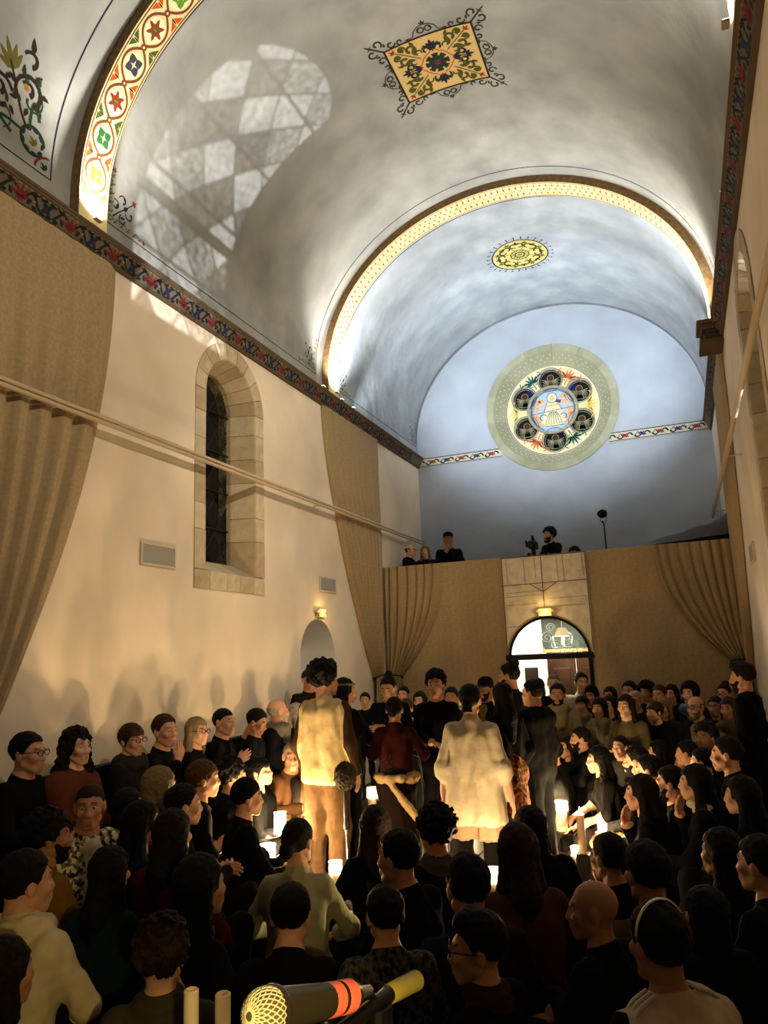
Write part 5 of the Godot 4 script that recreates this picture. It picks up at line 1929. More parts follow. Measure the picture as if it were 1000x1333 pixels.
	# head
	var hb := Basis(Vector3.UP, deg_to_rad(o.get("hy", 0.0))) * Basis(Vector3.RIGHT, deg_to_rad(o.get("hp", 0.0)))
	if J.has("lean"): hb = Basis(q.get_rotation_quaternion().slerp(Quaternion.IDENTITY, 0.45)) * hb
	var hx := Transform3D(hb, J.hd)
	var hs := 0.965 if fem else 1.0
	var hxs := Transform3D(hb * hs, J.hd)
	add_net(bag2, head_net(fem, 0.0058 if near else 0.0088), hxs, 0)
	# eyes
	for sg in [-1.0, 1.0]:
		var em := MB.new()
		em.col = Color(0.42, 0.40, 0.38)
		var ec: Vector3 = V3(sg * 0.0315, 0.004, -0.0738)
		em.lathe(ball(0.0122, 6), 10, ec)
		em.col = Color(0.03, 0.022, 0.018)
		em.lathe(ball(0.0068, 4), 8, ec + V3(0, 0, -0.0072))
		add_mb(bag2, em, hxs, 5)
	# hands
	var hn := hands()
	for sg in 2:
		var E: Vector3 = J.el if sg == 0 else J.elL
		var R: Vector3 = J.wr if sg == 0 else J.wrL
		var fw := (R - E).normalized()
		var back := V3(0, 1, 0.2)
		if absf(fw.y) > 0.8: back = V3(1.0 if sg == 0 else -1.0, 0, -0.2)
		if o.get("a", "") in ["chin", "chest", "clasp"] and (sg == 0 or o.a == "clasp"):
			back = V3(0.3 if sg == 0 else -0.3, 0.3, -1)
			fw = (fw + V3(0, 0.3 if o.a == "chin" else 0.0, 0)).normalized()
		var zz := -fw
		var xx := back.cross(zz).normalized()
		var yy := zz.cross(xx)
		var bs := Basis(xx * (1.0 if sg == 0 else -1.0), yy, zz) * (1.0 if not fem else 0.92)
		add_net(bag2, hn, Transform3D(bs, R - fw * 0.008), 0)
	var am := ArrayMesh.new()
	var order := []
	for r in bag2.keys():
		var e: Dictionary = bag2[r]
		var arr := []
		arr.resize(Mesh.ARRAY_MAX)
		arr[Mesh.ARRAY_VERTEX] = e.v; arr[Mesh.ARRAY_NORMAL] = e.n; arr[Mesh.ARRAY_COLOR] = e.c; arr[Mesh.ARRAY_INDEX] = e.f
		am.add_surface_from_arrays(Mesh.PRIMITIVE_TRIANGLES, arr)
		order.append(r)
	var out := {"mesh": am, "order": order, "head": hxs}
	bodies[key] = out
	return out

func ball(r: float, n: int) -> PackedVector2Array:
	var p := PackedVector2Array()
	for i in n + 1: p.append(Vector2(sin(PI * i / n) * r, cos(PI * i / n) * r))
	return p

func slot(bag: Dictionary, r: int) -> Dictionary:
	if not bag.has(r): bag[r] = {"v": PackedVector3Array(), "n": PackedVector3Array(), "c": PackedColorArray(), "f": PackedInt32Array()}
	return bag[r]

func add_net(bag: Dictionary, net: Dictionary, xf: Transform3D, region: int, fld: Field = null) -> void:
	if region >= 0:
		var e := slot(bag, region)
		var n0: int = e.v.size()
		e.v.append_array(xf * (net.v as PackedVector3Array))
		e.n.append_array(Transform3D(xf.basis.orthonormalized(), Vector3.ZERO) * (net.n as PackedVector3Array) if xf.basis.determinant() > 0 else mirror_normals(net.n, xf.basis))
		e.c.append_array(net.c)
		var F: PackedInt32Array = net.f
		var G := PackedInt32Array()
		G.resize(F.size())
		var flip := xf.basis.determinant() < 0
		for t in range(0, F.size(), 3):
			G[t] = F[t] + n0
			G[t + 1] = F[t + 2 if flip else t + 1] + n0
			G[t + 2] = F[t + 1 if flip else t + 2] + n0
		e.f.append_array(G)
		return
	# split by the region of each triangle
	var remap := {}
	var F: PackedInt32Array = net.f
	for t in range(0, F.size(), 3):
		var ra: int = net.r[F[t]]
		var rb: int = net.r[F[t + 1]]
		var rc: int = net.r[F[t + 2]]
		if ra == rb and rb == rc:
			put_vertex(bag, remap, net, ra, F[t]); put_vertex(bag, remap, net, ra, F[t + 1]); put_vertex(bag, remap, net, ra, F[t + 2])
			continue
		# a triangle across a hem: cut it where the two garments are equally near
		var A := ra
		var B := rb if rb != ra else rc
		var w := PackedFloat32Array([0, 0, 0])
		for k in 3:
			var p: Vector3 = net.v[F[t + k]]
			w[k] = clampf(fld.nearest_of(p, A) - fld.nearest_of(p, B), -0.03, 0.03)
			if absf(w[k]) < 1e-5: w[k] = 1e-5
		for side in 2:
			var vs := []
			var ns := []
			for k in 3:
				var k1 := (k + 1) % 3
				var inside := (w[k] < 0.0) == (side == 0)
				if inside:
					vs.append(net.v[F[t + k]]); ns.append(net.n[F[t + k]])
				if (w[k] < 0.0) != (w[k1] < 0.0):
					var q := w[k] / (w[k] - w[k1])
					vs.append((net.v[F[t + k]] as Vector3).lerp(net.v[F[t + k1]], q))
					ns.append((net.n[F[t + k]] as Vector3).lerp(net.n[F[t + k1]], q).normalized())
			var e := slot(bag, A if side == 0 else B)
			var n0: int = e.v.size()
			for k in vs.size():
				e.v.append(vs[k]); e.n.append(ns[k]); e.c.append(Color.WHITE)
			for k in range(1, vs.size() - 1):
				e.f.append(n0); e.f.append(n0 + k); e.f.append(n0 + k + 1)

func put_vertex(bag: Dictionary, remap: Dictionary, net: Dictionary, r: int, i: int) -> void:
	var e := slot(bag, r)
	if not remap.has(r): remap[r] = {}
	var m: Dictionary = remap[r]
	if not m.has(i):
		m[i] = e.v.size()
		e.v.append(net.v[i]); e.n.append(net.n[i]); e.c.append(Color.WHITE)
	e.f.append(m[i])

func mirror_normals(n: PackedVector3Array, b: Basis) -> PackedVector3Array:
	var o := PackedVector3Array()
	o.resize(n.size())
	for i in n.size(): o[i] = (b * n[i]).normalized()
	return o

func add_mb(bag: Dictionary, m: MB, xf: Transform3D, region: int) -> void:
	var nn := PackedVector3Array()
	nn.resize(m.v.size())
	for k in range(0, m.ix.size(), 3):
		var f := (m.v[m.ix[k + 2]] - m.v[m.ix[k]]).cross(m.v[m.ix[k + 1]] - m.v[m.ix[k]])
		nn[m.ix[k]] += f; nn[m.ix[k + 1]] += f; nn[m.ix[k + 2]] += f
	for k in nn.size(): nn[k] = nn[k].normalized()
	add_net(bag, {"v": m.v, "n": nn, "c": m.c, "f": m.ix}, xf, region)

# ------------------------------------------------------------------ hair, beards, hats
func hair_mesh(style: String) -> ArrayMesh:
	if hairs.has(style): return hairs[style]
	var f := Field.new()
	f.k = 0.03
	f.noise = FastNoiseLite.new()
	f.noise.seed = 5
	f.noise.frequency = 28.0
	f.noise.fractal_octaves = 3
	f.amp = 0.008
	var cell := 0.0075
	var lo := Vector3(-0.17, -0.42, -0.16)
	var hi := Vector3(0.17, 0.22, 0.22)
	match style:
		"short":
			f.line = 1; f.ell(V3(0, 0.040, 0.016), V3(0.086, 0.094, 0.107), 0); lo.y = -0.12
		"crop":
			f.line = 6; f.amp = 0.003; f.ell(V3(0, 0.033, 0.015), V3(0.0795, 0.0905, 0.100), 0); lo.y = -0.12
		"swept":
			f.line = 1; f.ell(V3(0, 0.048, 0.018), V3(0.089, 0.098, 0.108), 0); f.cap(V3(-0.03, 0.11, -0.06), 0.03, V3(0.04, 0.12, -0.02), 0.03, 0); lo.y = -0.12
		"curly":
			f.line = 1; f.amp = 0.028; f.noise.frequency = 22.0; f.ell(V3(0, 0.052, 0.022), V3(0.104, 0.108, 0.120), 0); lo.y = -0.14
		"mop":
			f.line = 1; f.amp = 0.030; f.noise.frequency = 16.0; f.ell(V3(0, 0.062, 0.030), V3(0.118, 0.122, 0.132), 0); lo.y = -0.16; hi = V3(0.2, 0.26, 0.24)
		"fringe":
			f.line = 4; f.ell(V3(0, 0.036, 0.012), V3(0.090, 0.098, 0.110), 0); lo.y = -0.14
		"bob":
			f.line = 7; f.ell(V3(0, 0.036, 0.016), V3(0.090, 0.098, 0.108), 0)
			for sg in [-1.0, 1.0]: f.cap(V3(sg * 0.062, 0.02, 0.02), 0.035, V3(sg * 0.072, -0.12, 0.015), 0.038, 0)
			f.cap(V3(0, 0.0, 0.07), 0.05, V3(0, -0.11, 0.075), 0.055, 0); lo.y = -0.22
		"long":
			f.line = 2; f.ell(V3(0, 0.038, 0.016), V3(0.089, 0.097, 0.107), 0)
			for sg in [-1.0, 1.0]:
				f.cap(V3(sg * 0.062, 0.03, 0.02), 0.034, V3(sg * 0.080, -0.16, 0.03), 0.036, 0)
				f.cap(V3(sg * 0.080, -0.16, 0.03), 0.036, V3(sg * 0.07, -0.36, 0.07), 0.026, 0)
			f.cap(V3(0, 0.02, 0.06), 0.055, V3(0, -0.18, 0.09), 0.07, 0); f.cap(V3(0, -0.18, 0.09), 0.07, V3(0, -0.38, 0.10), 0.045, 0)
		"wavy":
			f.line = 2; f.amp = 0.022; f.noise.frequency = 20.0; f.ell(V3(0, 0.042, 0.018), V3(0.098, 0.104, 0.114), 0)
			for sg in [-1.0, 1.0]:
				f.cap(V3(sg * 0.070, 0.03, 0.02), 0.042, V3(sg * 0.105, -0.16, 0.03), 0.052, 0)
				f.cap(V3(sg * 0.105, -0.16, 0.03), 0.052, V3(sg * 0.10, -0.30, 0.03), 0.04, 0)
			f.cap(V3(0, 0.02, 0.06), 0.065, V3(0, -0.22, 0.10), 0.08, 0); hi = V3(0.2, 0.24, 0.24); lo.x = -0.2
		"bun":
			f.line = 1; f.amp = 0.005; f.ell(V3(0, 0.036, 0.014), V3(0.083, 0.093, 0.103), 0); f.ell(V3(0, 0.125, 0.07), V3(0.045, 0.042, 0.045), 0); lo.y = -0.12
		"lowbun":
			f.line = 1; f.amp = 0.005; f.ell(V3(0, 0.036, 0.014), V3(0.084, 0.093, 0.104), 0); f.ell(V3(0, -0.02, 0.125), V3(0.042, 0.042, 0.038), 0); lo.y = -0.12
		"pony":
			f.line = 1; f.amp = 0.005; f.ell(V3(0, 0.036, 0.014), V3(0.084, 0.093, 0.104), 0)
			f.cap(V3(0, -0.03, 0.105), 0.036, V3(0, -0.12, 0.125), 0.045, 0); f.cap(V3(0, -0.12, 0.125), 0.045, V3(0, -0.27, 0.115), 0.024, 0)
		"ring":
			f.line = 3; f.amp = 0.004; f.ell(V3(0, 0.030, 0.014), V3(0.0815, 0.091, 0.102), 0); lo.y = -0.12
		"beard":
			f.line = 5; f.amp = 0.006; f.ell(V3(0, -0.040, -0.030), V3(0.064, 0.086, 0.068), 0); f.cap(V3(-0.02, -0.104, -0.062), 0.026, V3(0.02, -0.104, -0.062), 0.026, 0)
			f.cap(V3(-0.022, -0.050, -0.094), 0.008, V3(0.022, -0.050, -0.094), 0.008, 0)
			f.cut = [[V3(0, -0.069, -0.112), 0.021]]
			lo = V3(-0.1, -0.17, -0.14); hi = V3(0.1, 0.03, 0.06); cell = 0.006
		"beanie":
			f.line = 8; f.amp = 0.003; f.ell(V3(0, 0.046, 0.016), V3(0.088, 0.104, 0.108), 0); f.cap(V3(-0.06, 0.035, 0.0), 0.03, V3(0.06, 0.035, 0.0), 0.03, 0); lo.y = -0.1
		"hood":
			f.line = 2; f.amp = 0.006; f.ell(V3(0, 0.035, 0.03), V3(0.112, 0.125, 0.125), 0); f.ell(V3(0, -0.13, 0.04), V3(0.15, 0.09, 0.12), 0)
			f.cut = [[V3(0, -0.01, -0.13), 0.10]]; lo = V3(-0.2, -0.26, -0.16); hi.z = 0.22
	var n := f.net(lo, hi, cell)
	var arr := []
	arr.resize(Mesh.ARRAY_MAX)
	arr[Mesh.ARRAY_VERTEX] = n.v; arr[Mesh.ARRAY_NORMAL] = n.n; arr[Mesh.ARRAY_INDEX] = n.f
	var am := ArrayMesh.new()
	am.add_surface_from_arrays(Mesh.PRIMITIVE_TRIANGLES, arr)
	hairs[style] = am
	return am

func glasses_mesh() -> ArrayMesh:
	if hairs.has("glasses"): return hairs["glasses"]
	var m := MB.new()
	for sg in [-1.0, 1.0]:
		var p := PackedVector3Array()
		for k in 17: p.append(V3(sg * 0.033 + cos(TAU * k / 16) * 0.025, 0.006 + sin(TAU * k / 16) * 0.019, -0.106))
		m.tube(p, 0.0026, 0.0026, 6, false)
		m.tube(PackedVector3Array([V3(sg * 0.058, 0.012, -0.104), V3(sg * 0.080, 0.012, -0.06), V3(sg * 0.086, 0.008, 0.02)]), 0.0026, 0.0026, 6)
	m.tube(PackedVector3Array([V3(-0.009, 0.010, -0.107), V3(0, 0.014, -0.110), V3(0.009, 0.010, -0.107)]), 0.0024, 0.0024, 6)
	hairs["glasses"] = m.mesh(true)
	return hairs["glasses"]

func cap_mesh() -> ArrayMesh:
	if hairs.has("cap"): return hairs["cap"]
	var m := MB.new()
	m.lathe(PackedVector2Array([Vector2(0.092, 0.055), Vector2(0.094, 0.075), Vector2(0.088, 0.105), Vector2(0.068, 0.130), Vector2(0.036, 0.143), Vector2(0.0, 0.146)]), 20, V3(0, 0, 0.012), Basis().scaled(V3(0.92, 1, 1.12)))
	m.grid(12, 4, func(u: float, v: float) -> Vector3:
		var a := lerpf(-0.95, 0.95, u)
		var r := lerpf(0.095, 0.095 + 0.075 * cos(a * 1.3), v)
		return V3(sin(a) * r * 0.95, 0.062 - 0.016 * v - 0.02 * sin(a) * sin(a), 0.0 - cos(a) * r * 1.05))
	hairs["cap"] = m.mesh(true)
	return hairs["cap"]

func hoop_mesh() -> ArrayMesh:
	if hairs.has("hoop"): return hairs["hoop"]
	var m := MB.new()
	var p := PackedVector3Array()
	for k in 21:
		var a := PI * k / 20
		p.append(V3(cos(a) * 0.094, 0.03 + sin(a) * 0.112, 0.02))
	m.tube(p, 0.006, 0.006, 8)
	hairs["hoop"] = m.mesh(true)
	return hairs["hoop"]

func band_mesh() -> ArrayMesh:
	if hairs.has("band"): return hairs["band"]
	var m := MB.new()
	m.lathe(PackedVector2Array([Vector2(0.098, 0.052), Vector2(0.100, 0.062), Vector2(0.0985, 0.075)]), 28, V3(0, 0, 0.014), Basis().scaled(V3(0.92, 1, 1.13)))
	hairs["band"] = m.mesh(true)
	return hairs["band"]

func cloth(hex: String) -> StandardMaterial3D:
	var key := "cloth_" + hex
	if mats.has(key): return mats[key]
	var m := mat(key, Color.html(hex), 0.95, tex["weave"], 2.2, tex["fold_n"], 0.9)
	m.uv1_world_triplanar = false
	m.metallic_specular = 0.2
	return m

func printed(key: String, lo: Color, hi: Color, freq: float) -> StandardMaterial3D:
	if mats.has(key): return mats[key]
	var t := noise_tex("print_" + key, freq, lo, hi, 256, -1.0, 2)
	var g: Gradient = t.color_ramp
	g.set_offset(0, 0.44)
	g.set_offset(1, 0.56)
	var m := mat(key, Color.WHITE, 0.9, t, 2.6)
	m.uv1_world_triplanar = false
	return m

func skin(tone: int) -> StandardMaterial3D:
	var key := "skin_%d" % tone
	if mats.has(key): return mats[key]
	var c: Color = [Color(0.79, 0.61, 0.50), Color(0.72, 0.535, 0.42), Color(0.62, 0.435, 0.325), Color(0.48, 0.32, 0.23)][tone]
	var m := mat(key, c, 0.55)
	m.vertex_color_use_as_albedo = true
	m.subsurf_scatter_enabled = true
	m.subsurf_scatter_strength = 0.08
	return m

func hair_mat(hex: String) -> StandardMaterial3D:
	var key := "hair_" + hex
	if mats.has(key): return mats[key]
	var m := mat(key, Color.html(hex), 0.68, tex["grain"], 1.0, tex["strand_n"], 0.9)
	m.uv1_world_triplanar = false
	m.uv1_scale = Vector3(11.0, 1.3, 11.0)
	m.metallic_specular = 0.25
	return m

func cloth_of(s: String) -> StandardMaterial3D:
	if mats.has(s): return mats[s]
	return cloth(s)

# one person: x, z, turn in degrees, size, body options, hair style, hair colour, skin, cloth colours {1: top, 2: legs, 3: shoes, 4: second garment}, extras, label, group
func person(x: float, z: float, turn: float, size: float, opt: Dictionary, hair: String, hcol: String, tone: int, wear: Dictionary, extra: String, label: String, group := "", y := 0.0) -> MeshInstance3D:
	var b := body_mesh(opt)
	var o := MeshInstance3D.new()
	o.name = numbered("person")
	o.mesh = b.mesh
	add_child(o)
	o.position = W(x, y, z)
	o.rotation.y = deg_to_rad(turn)
	o.scale = Vector3.ONE * size
	for i in b.order.size():
		var r: int = b.order[i]
		var m: Material
		if r == 0: m = skin(tone)
		elif r == 5: m = eye_mat()
		elif wear.has(r): m = cloth_of(wear[r])
		else: m = cloth("0a0a0b")
		o.set_surface_override_material(i, m)
	tag(o, label, "person", group)
	var hx: Transform3D = b.head
	if hair != "": part("hair", hair_mesh(hair), hair_mat(hcol), o, hx)
	if extra.contains("beard"): part("beard", hair_mesh("beard"), hair_mat(hcol), o, hx)
	if extra.contains("glasses"): part("glasses", glasses_mesh(), mats["plastic_black"], o, hx)
	if extra.contains("beanie"): part("knitted_cap", hair_mesh("beanie"), cloth("0d0d0e"), o, hx)
	if extra.contains("hood"): part("hood", hair_mesh("hood"), cloth_of(wear.get(9, "1a1712")), o, hx)
	if extra.contains("cap"): part("peaked_cap", cap_mesh(), cloth("17130f"), o, hx) if not extra.contains("knit") else null
	if extra.contains("hoop"): part("headphones", hoop_mesh(), mats["chrome"], o, hx)
	if extra.contains("stripes"):
		for sd in [-1.0, 1.0]:
			for k in 3:
				var st := MB.new()
				var zz := 0.035 + k * 0.022
				st.tube(PackedVector3Array([V3(sd * 0.075, 0.845, zz), V3(sd * 0.13, 0.825, zz + 0.005), V3(sd * 0.185, 0.775, zz + 0.008), V3(sd * 0.225, 0.70, zz), V3(sd * 0.25, 0.62, zz - 0.02)]), 0.007, 0.007, 6)
				part("stripe", st.mesh(true), cloth("d8cfc0"), o)
	if extra.contains("sequins"):
		var sq := MB.new()
		for k in 16:
			var a := k * 2.4
			sq.lathe(PackedVector2Array([Vector2(0, 0.004), Vector2(0.0045, 0), Vector2(0, -0.004)]), 6, V3(cos(a) * 0.10 * sqrt(k / 16.0) - 0.02, 1.13 + sin(a) * 0.05, 0.128))
		part("sequins", sq.mesh(), mats["chrome"], o)
	if extra.contains("band"): part("headband", band_mesh(), cloth("7a6a48"), o, hx)
	return o

func eye_mat() -> StandardMaterial3D:
	if mats.has("eyes"): return mats["eyes"]
	var m := mat("eyes", Color.WHITE, 0.15)
	m.vertex_color_use_as_albedo = true
	return m

func start_figures() -> void:
	cloth_noise = FastNoiseLite.new()
	cloth_noise.seed = 3
	cloth_noise.frequency = 7.0
	cloth_noise.fractal_octaves = 2

# ------------------------------------------------------------------ furniture, candles, microphones
func build_props() -> void:
	wall_bench()
	for e in [[8.88, -1.30, 0.62, "first"], [9.62, -1.75, 0.62, "second"], [10.36, -1.55, 0.62, "third"], [11.0, -1.20, 0.40, "last"]]:
		pew(e[0], e[1], e[2], "plain wooden bench under the %s seated row before the gallery" % e[3])
	var g := "lit candles among the audience"
	candle(W(-3.12, 0, 5.45), 0.30, 0.36, 0.05, 0.20, true, 0.75, "tall clear glass with a candle on a block beside the brown cardigan", g)
	candle(W(-3.24, 0, 6.15), 0.28, 0.30, 0.05, 0.22, false, 0.28, "bare pillar candle glowing at the cream waistcoat's knees", g)
	candle(W(-3.00, 0, 5.05), 0.28, 0.24, 0.06, 0.14, true, 0.9, "low wide glass candle lighting the knitted cap's lap", g)
	candle(W(-2.50, 0, 5.15), 0.24, 0.17, 0.05, 0.08, true, 0.25, "short glass candle beside the pale green sweater", g)
	candle(W(-3.05, 0, 7.15), 0.30, 0.26, 0.05, 0.16, true, 0.8, "glass candle between cream waistcoat and maroon top", g)
	candle(W(-2.36, 0, 8.05), 0.0, 0.20, 0.05, 0.10, true, 0.5, "small low candle behind the white shirt's legs", g)
	candle(W(-1.235, 0, 4.72), 0.34, 0.21, 0.055, 0.13, true, 0.5, "wide glass candle on a block beside the bare shoulder", g)
	candle(W(-1.28, 0, 7.60), 0.14, 0.26, 0.075, 0.18, true, 0.8, "large glass candle before the kneeling orange-lit trousers", g)
	candle(W(-0.956, 0, 6.60), 0.20, 0.34, 0.032, 0.30, false, 0.7, "tall thin candle on a stem beside the large glass candle", g)
	candle(W(-0.84, 0, 7.05), 0.20, 0.14, 0.04, 0.07, true, 0.4, "little candle under the outstretched hand by the tan trousers", g)
	candle(W(-1.06, 0, 6.95), 0.0, 0.16, 0.05, 0.08, true, 0.45, "small glass candle standing in front of the tall thin candle", g)
	candle(W(-2.05, 0, 6.35), 0.0, 0.14, 0.05, 0.07, true, 0.55, "small glass candle in the middle of the standing circle", g)
	small_table(W(-1.34, 0, 1.92))
	pillar(W(-1.262, 0.80, 1.885), 0.021, 0.17, "plain white unlit pillar candle beside the front microphone")
	pillar(W(-1.415, 0.80, 1.955), 0.021, 0.135, "plain white unlit pillar candle behind the olive jacket's arm")
	furry_mic_stand(W(-2.52, 0, 5.50 - 0.1))
	front_mics()
	gallery_mic()
	gallery_camera()
	clip_lamp()

func wall_bench() -> void:
	var z0 := 2.75
	var z1 := 8.05
	var o := thing("choir_bench", "long dark wooden bench with panelled back along the cream wall", "bench", W(XL, 0, (z0 + z1) * 0.5))
	var L := z1 - z0
	var n := 10
	for i in n:
		var z := L * 0.5 - (i + 0.5) * L / n
		var m := MB.new()
		m.cbox(Vector3(0.30, 0.44, z), Vector3(0.46, 0.04, L / n - 0.008), 0.008)
		part("seat_board", m.mesh(), mats["dark_wood"], o)
		var b := MB.new()
		b.cbox(Vector3(0.035, 0.74, z), Vector3(0.03, 0.56, L / n - 0.02), 0.008)
		b.cbox(Vector3(0.045, 1.04, z), Vector3(0.05, 0.05, L / n - 0.004), 0.01)
		part("back_panel", b.mesh(), mats["dark_wood"], o)
	for i in n / 2 + 1:
		var z := L * 0.5 - i * L / (n / 2)
		var m := MB.new()
		m.cbox(Vector3(0.28, 0.21, z), Vector3(0.42, 0.42, 0.035), 0.004)
		part("support", m.mesh(), mats["dark_wood"], o)

func pew(z: float, x0: float, x1: float, label: String) -> void:
	var o := thing("pew", label, "bench", W((x0 + x1) * 0.5, 0, z + 0.06), 0.0, "benches of the seated rows")
	var m := MB.new()
	m.cbox(Vector3(0, 0.385, 0), Vector3(x1 - x0, 0.035, 0.30), 0.006)
	part("seat", m.mesh(), mats["dark_wood"], o)
	for sg in [-1.0, 1.0]:
		var l := MB.new()
		l.cbox(Vector3(sg * ((x1 - x0) * 0.5 - 0.2), 0.185, 0), Vector3(0.05, 0.37, 0.26), 0.004)
		part("leg", l.mesh(), mats["dark_wood"], o)

func wax_mat() -> StandardMaterial3D:
	if mats.has("wax"): return mats["wax"]
	var m := mat("wax", Color(0.93, 0.86, 0.72), 0.5)
	m.subsurf_scatter_enabled = true
	m.subsurf_scatter_strength = 0.5
	return m

# block under it (may be 0), height and radius of the glass, height of the wax
func candle(at: Vector3, block: float, gh: float, r: float, wax: float, glass: bool, energy: float, label: String, group: String) -> void:
	var o := thing("candle", label, "candle", at, 0.0, group)
	if block > 0.0:
		var b := MB.new()
		b.cbox(Vector3(0, block * 0.5, 0), Vector3(r * 3.4, block, r * 3.4), 0.006)
		part("wooden_block", b.mesh(), mats["dark_wood"], o)
	var wr := r * (0.78 if glass else 1.0)
	var w := MB.new()
	var y0 := block + (0.006 if glass else 0.0)
	w.lathe(PackedVector2Array([Vector2(0, y0), Vector2(wr, y0), Vector2(wr, y0 + wax), Vector2(wr * 0.86, y0 + wax + 0.004), Vector2(wr * 0.62, y0 + wax - 0.008), Vector2(0, y0 + wax - 0.010)]), 20)
	var wx := part("wax", w.mesh(true), wax_mat(), o)
	var fy := y0 + wax
	var k := MB.new()
	k.tube(PackedVector3Array([Vector3(0, fy - 0.012, 0), Vector3(0.001, fy + 0.010, 0)]), 0.0014, 0.001, 6)
	part("wick", k.mesh(), mats["plastic_black"], wx)
	var f := MB.new()
	f.lathe(PackedVector2Array([Vector2(0, 0), Vector2(0.006, 0.004), Vector2(0.0095, 0.014), Vector2(0.0085, 0.026), Vector2(0.005, 0.042), Vector2(0.0015, 0.056), Vector2(0, 0.060)]), 12, Vector3(0, fy + 0.004, 0))
	part("flame", f.mesh(true), glow("flame", Color(1.0, 0.80, 0.42), 9.0), o)
	if glass:
		var gm := MB.new()
		gm.lathe(PackedVector2Array([Vector2(0, block + 0.001), Vector2(r, block + 0.001), Vector2(r, block + gh)]), 24)
		var gl := part("glass", gm.mesh(true), pane("vase_glass", Color(0.95, 0.97, 0.96), 0.06, 0.03), o)
		var rim := MB.new()
		var pp := PackedVector3Array()
		for i in 25: pp.append(Vector3(cos(TAU * i / 24) * r, block + gh, sin(TAU * i / 24) * r))
		rim.tube(pp, 0.003, 0.003, 6, false)
		part("rim", rim.mesh(true), pane("rim_glass", Color(0.95, 0.97, 0.96), 0.4, 0.05), gl)
	var l := OmniLight3D.new()
	l.name = "candle_light"
	l.light_color = Color(1.0, 0.85, 0.62)
	l.light_energy = energy * CANDLE
	l.light_size = 0.012
	l.omni_range = 30.0
	l.shadow_enabled = true
	l.position = Vector3(0, fy + 0.03, 0)
	o.add_child(l)

const CANDLE := 1.8

func pillar(at: Vector3, r: float, h: float, label: String) -> void:
	var o := thing("pillar_candle", label, "candle", at, 0.0, "unlit pillar candles")
	var w := MB.new()
	w.lathe(PackedVector2Array([Vector2(0, 0), Vector2(r, 0), Vector2(r, h - 0.004), Vector2(r - 0.004, h), Vector2(r * 0.72, h), Vector2(r * 0.66, h - 0.014), Vector2(0, h - 0.018)]), 28)
	var wx := part("wax", w.mesh(), wax_mat(), o)
	var k := MB.new()
	k.tube(PackedVector3Array([Vector3(0, h - 0.02, 0), Vector3(0.001, h - 0.004, 0)]), 0.0016, 0.001, 6)
	part("wick", k.mesh(), mats["plastic_black"], wx)

func furry_mic_stand(at: Vector3) -> void:
	var o := thing("microphone_stand", "black microphone stand with a furry wind cover among the sitting audience", "microphone stand", at)
	for k in 3:
		var a := TAU * k / 3 + 0.5
		var m := MB.new()
		m.tube(PackedVector3Array([Vector3(0, 0.26, 0), Vector3(cos(a) * 0.24, 0.012, sin(a) * 0.24)]), 0.010, 0.009, 8)
		part("leg", m.mesh(true), mats["plastic_black"], o)
	var p := MB.new()
	p.tube(PackedVector3Array([Vector3(0, 0.16, 0), Vector3(0, 0.60, 0)]), 0.012, 0.012, 10)
	part("tube", p.mesh(true), mats["chrome"], o)
	var p2 := MB.new()
	p2.tube(PackedVector3Array([Vector3(0, 0.58, 0), Vector3(0, 0.86, 0)]), 0.020, 0.020, 10)
	part("handle", p2.mesh(true), mats["plastic_black"], o)
	for y in [0.30, 0.60]:
		var c := MB.new()
		c.lathe(PackedVector2Array([Vector2(0, -0.03), Vector2(0.024, -0.028), Vector2(0.026, 0.0), Vector2(0.024, 0.028), Vector2(0, 0.03)]), 12, Vector3(0, y, 0))
		c.cbox(Vector3(0.035, y, 0), Vector3(0.03, 0.014, 0.014), 0.003)
		part("clamp", c.mesh(), mats["plastic_black"], o)
	fur_ball(o, Vector3(0, 0.955, 0), Vector3(0.085, 0.105, 0.085), "wind_cover", "3d3427")

func fur_ball(o: Node3D, c: Vector3, r: Vector3, called: String, hex: String) -> void:
	var f := Field.new()
	f.k = 0.02
	f.noise = FastNoiseLite.new()
	f.noise.seed = 9
	f.noise.frequency = 30.0
	f.noise.fractal_octaves = 2
	f.amp = 0.016
	f.ell(Vector3.ZERO, r, 0)
	var n := f.net(-r - Vector3.ONE * 0.03, r + Vector3.ONE * 0.03, 0.006)
	var bag := {}
	add_net(bag, n, Transform3D(), 0)
	var arr := []
	arr.resize(Mesh.ARRAY_MAX)
	arr[Mesh.ARRAY_VERTEX] = bag[0].v; arr[Mesh.ARRAY_NORMAL] = bag[0].n; arr[Mesh.ARRAY_INDEX] = bag[0].f
	var am := ArrayMesh.new()
	am.add_surface_from_arrays(Mesh.PRIMITIVE_TRIANGLES, arr)
	part(called, am, hair_mat(hex), o, Transform3D(Basis(), c))

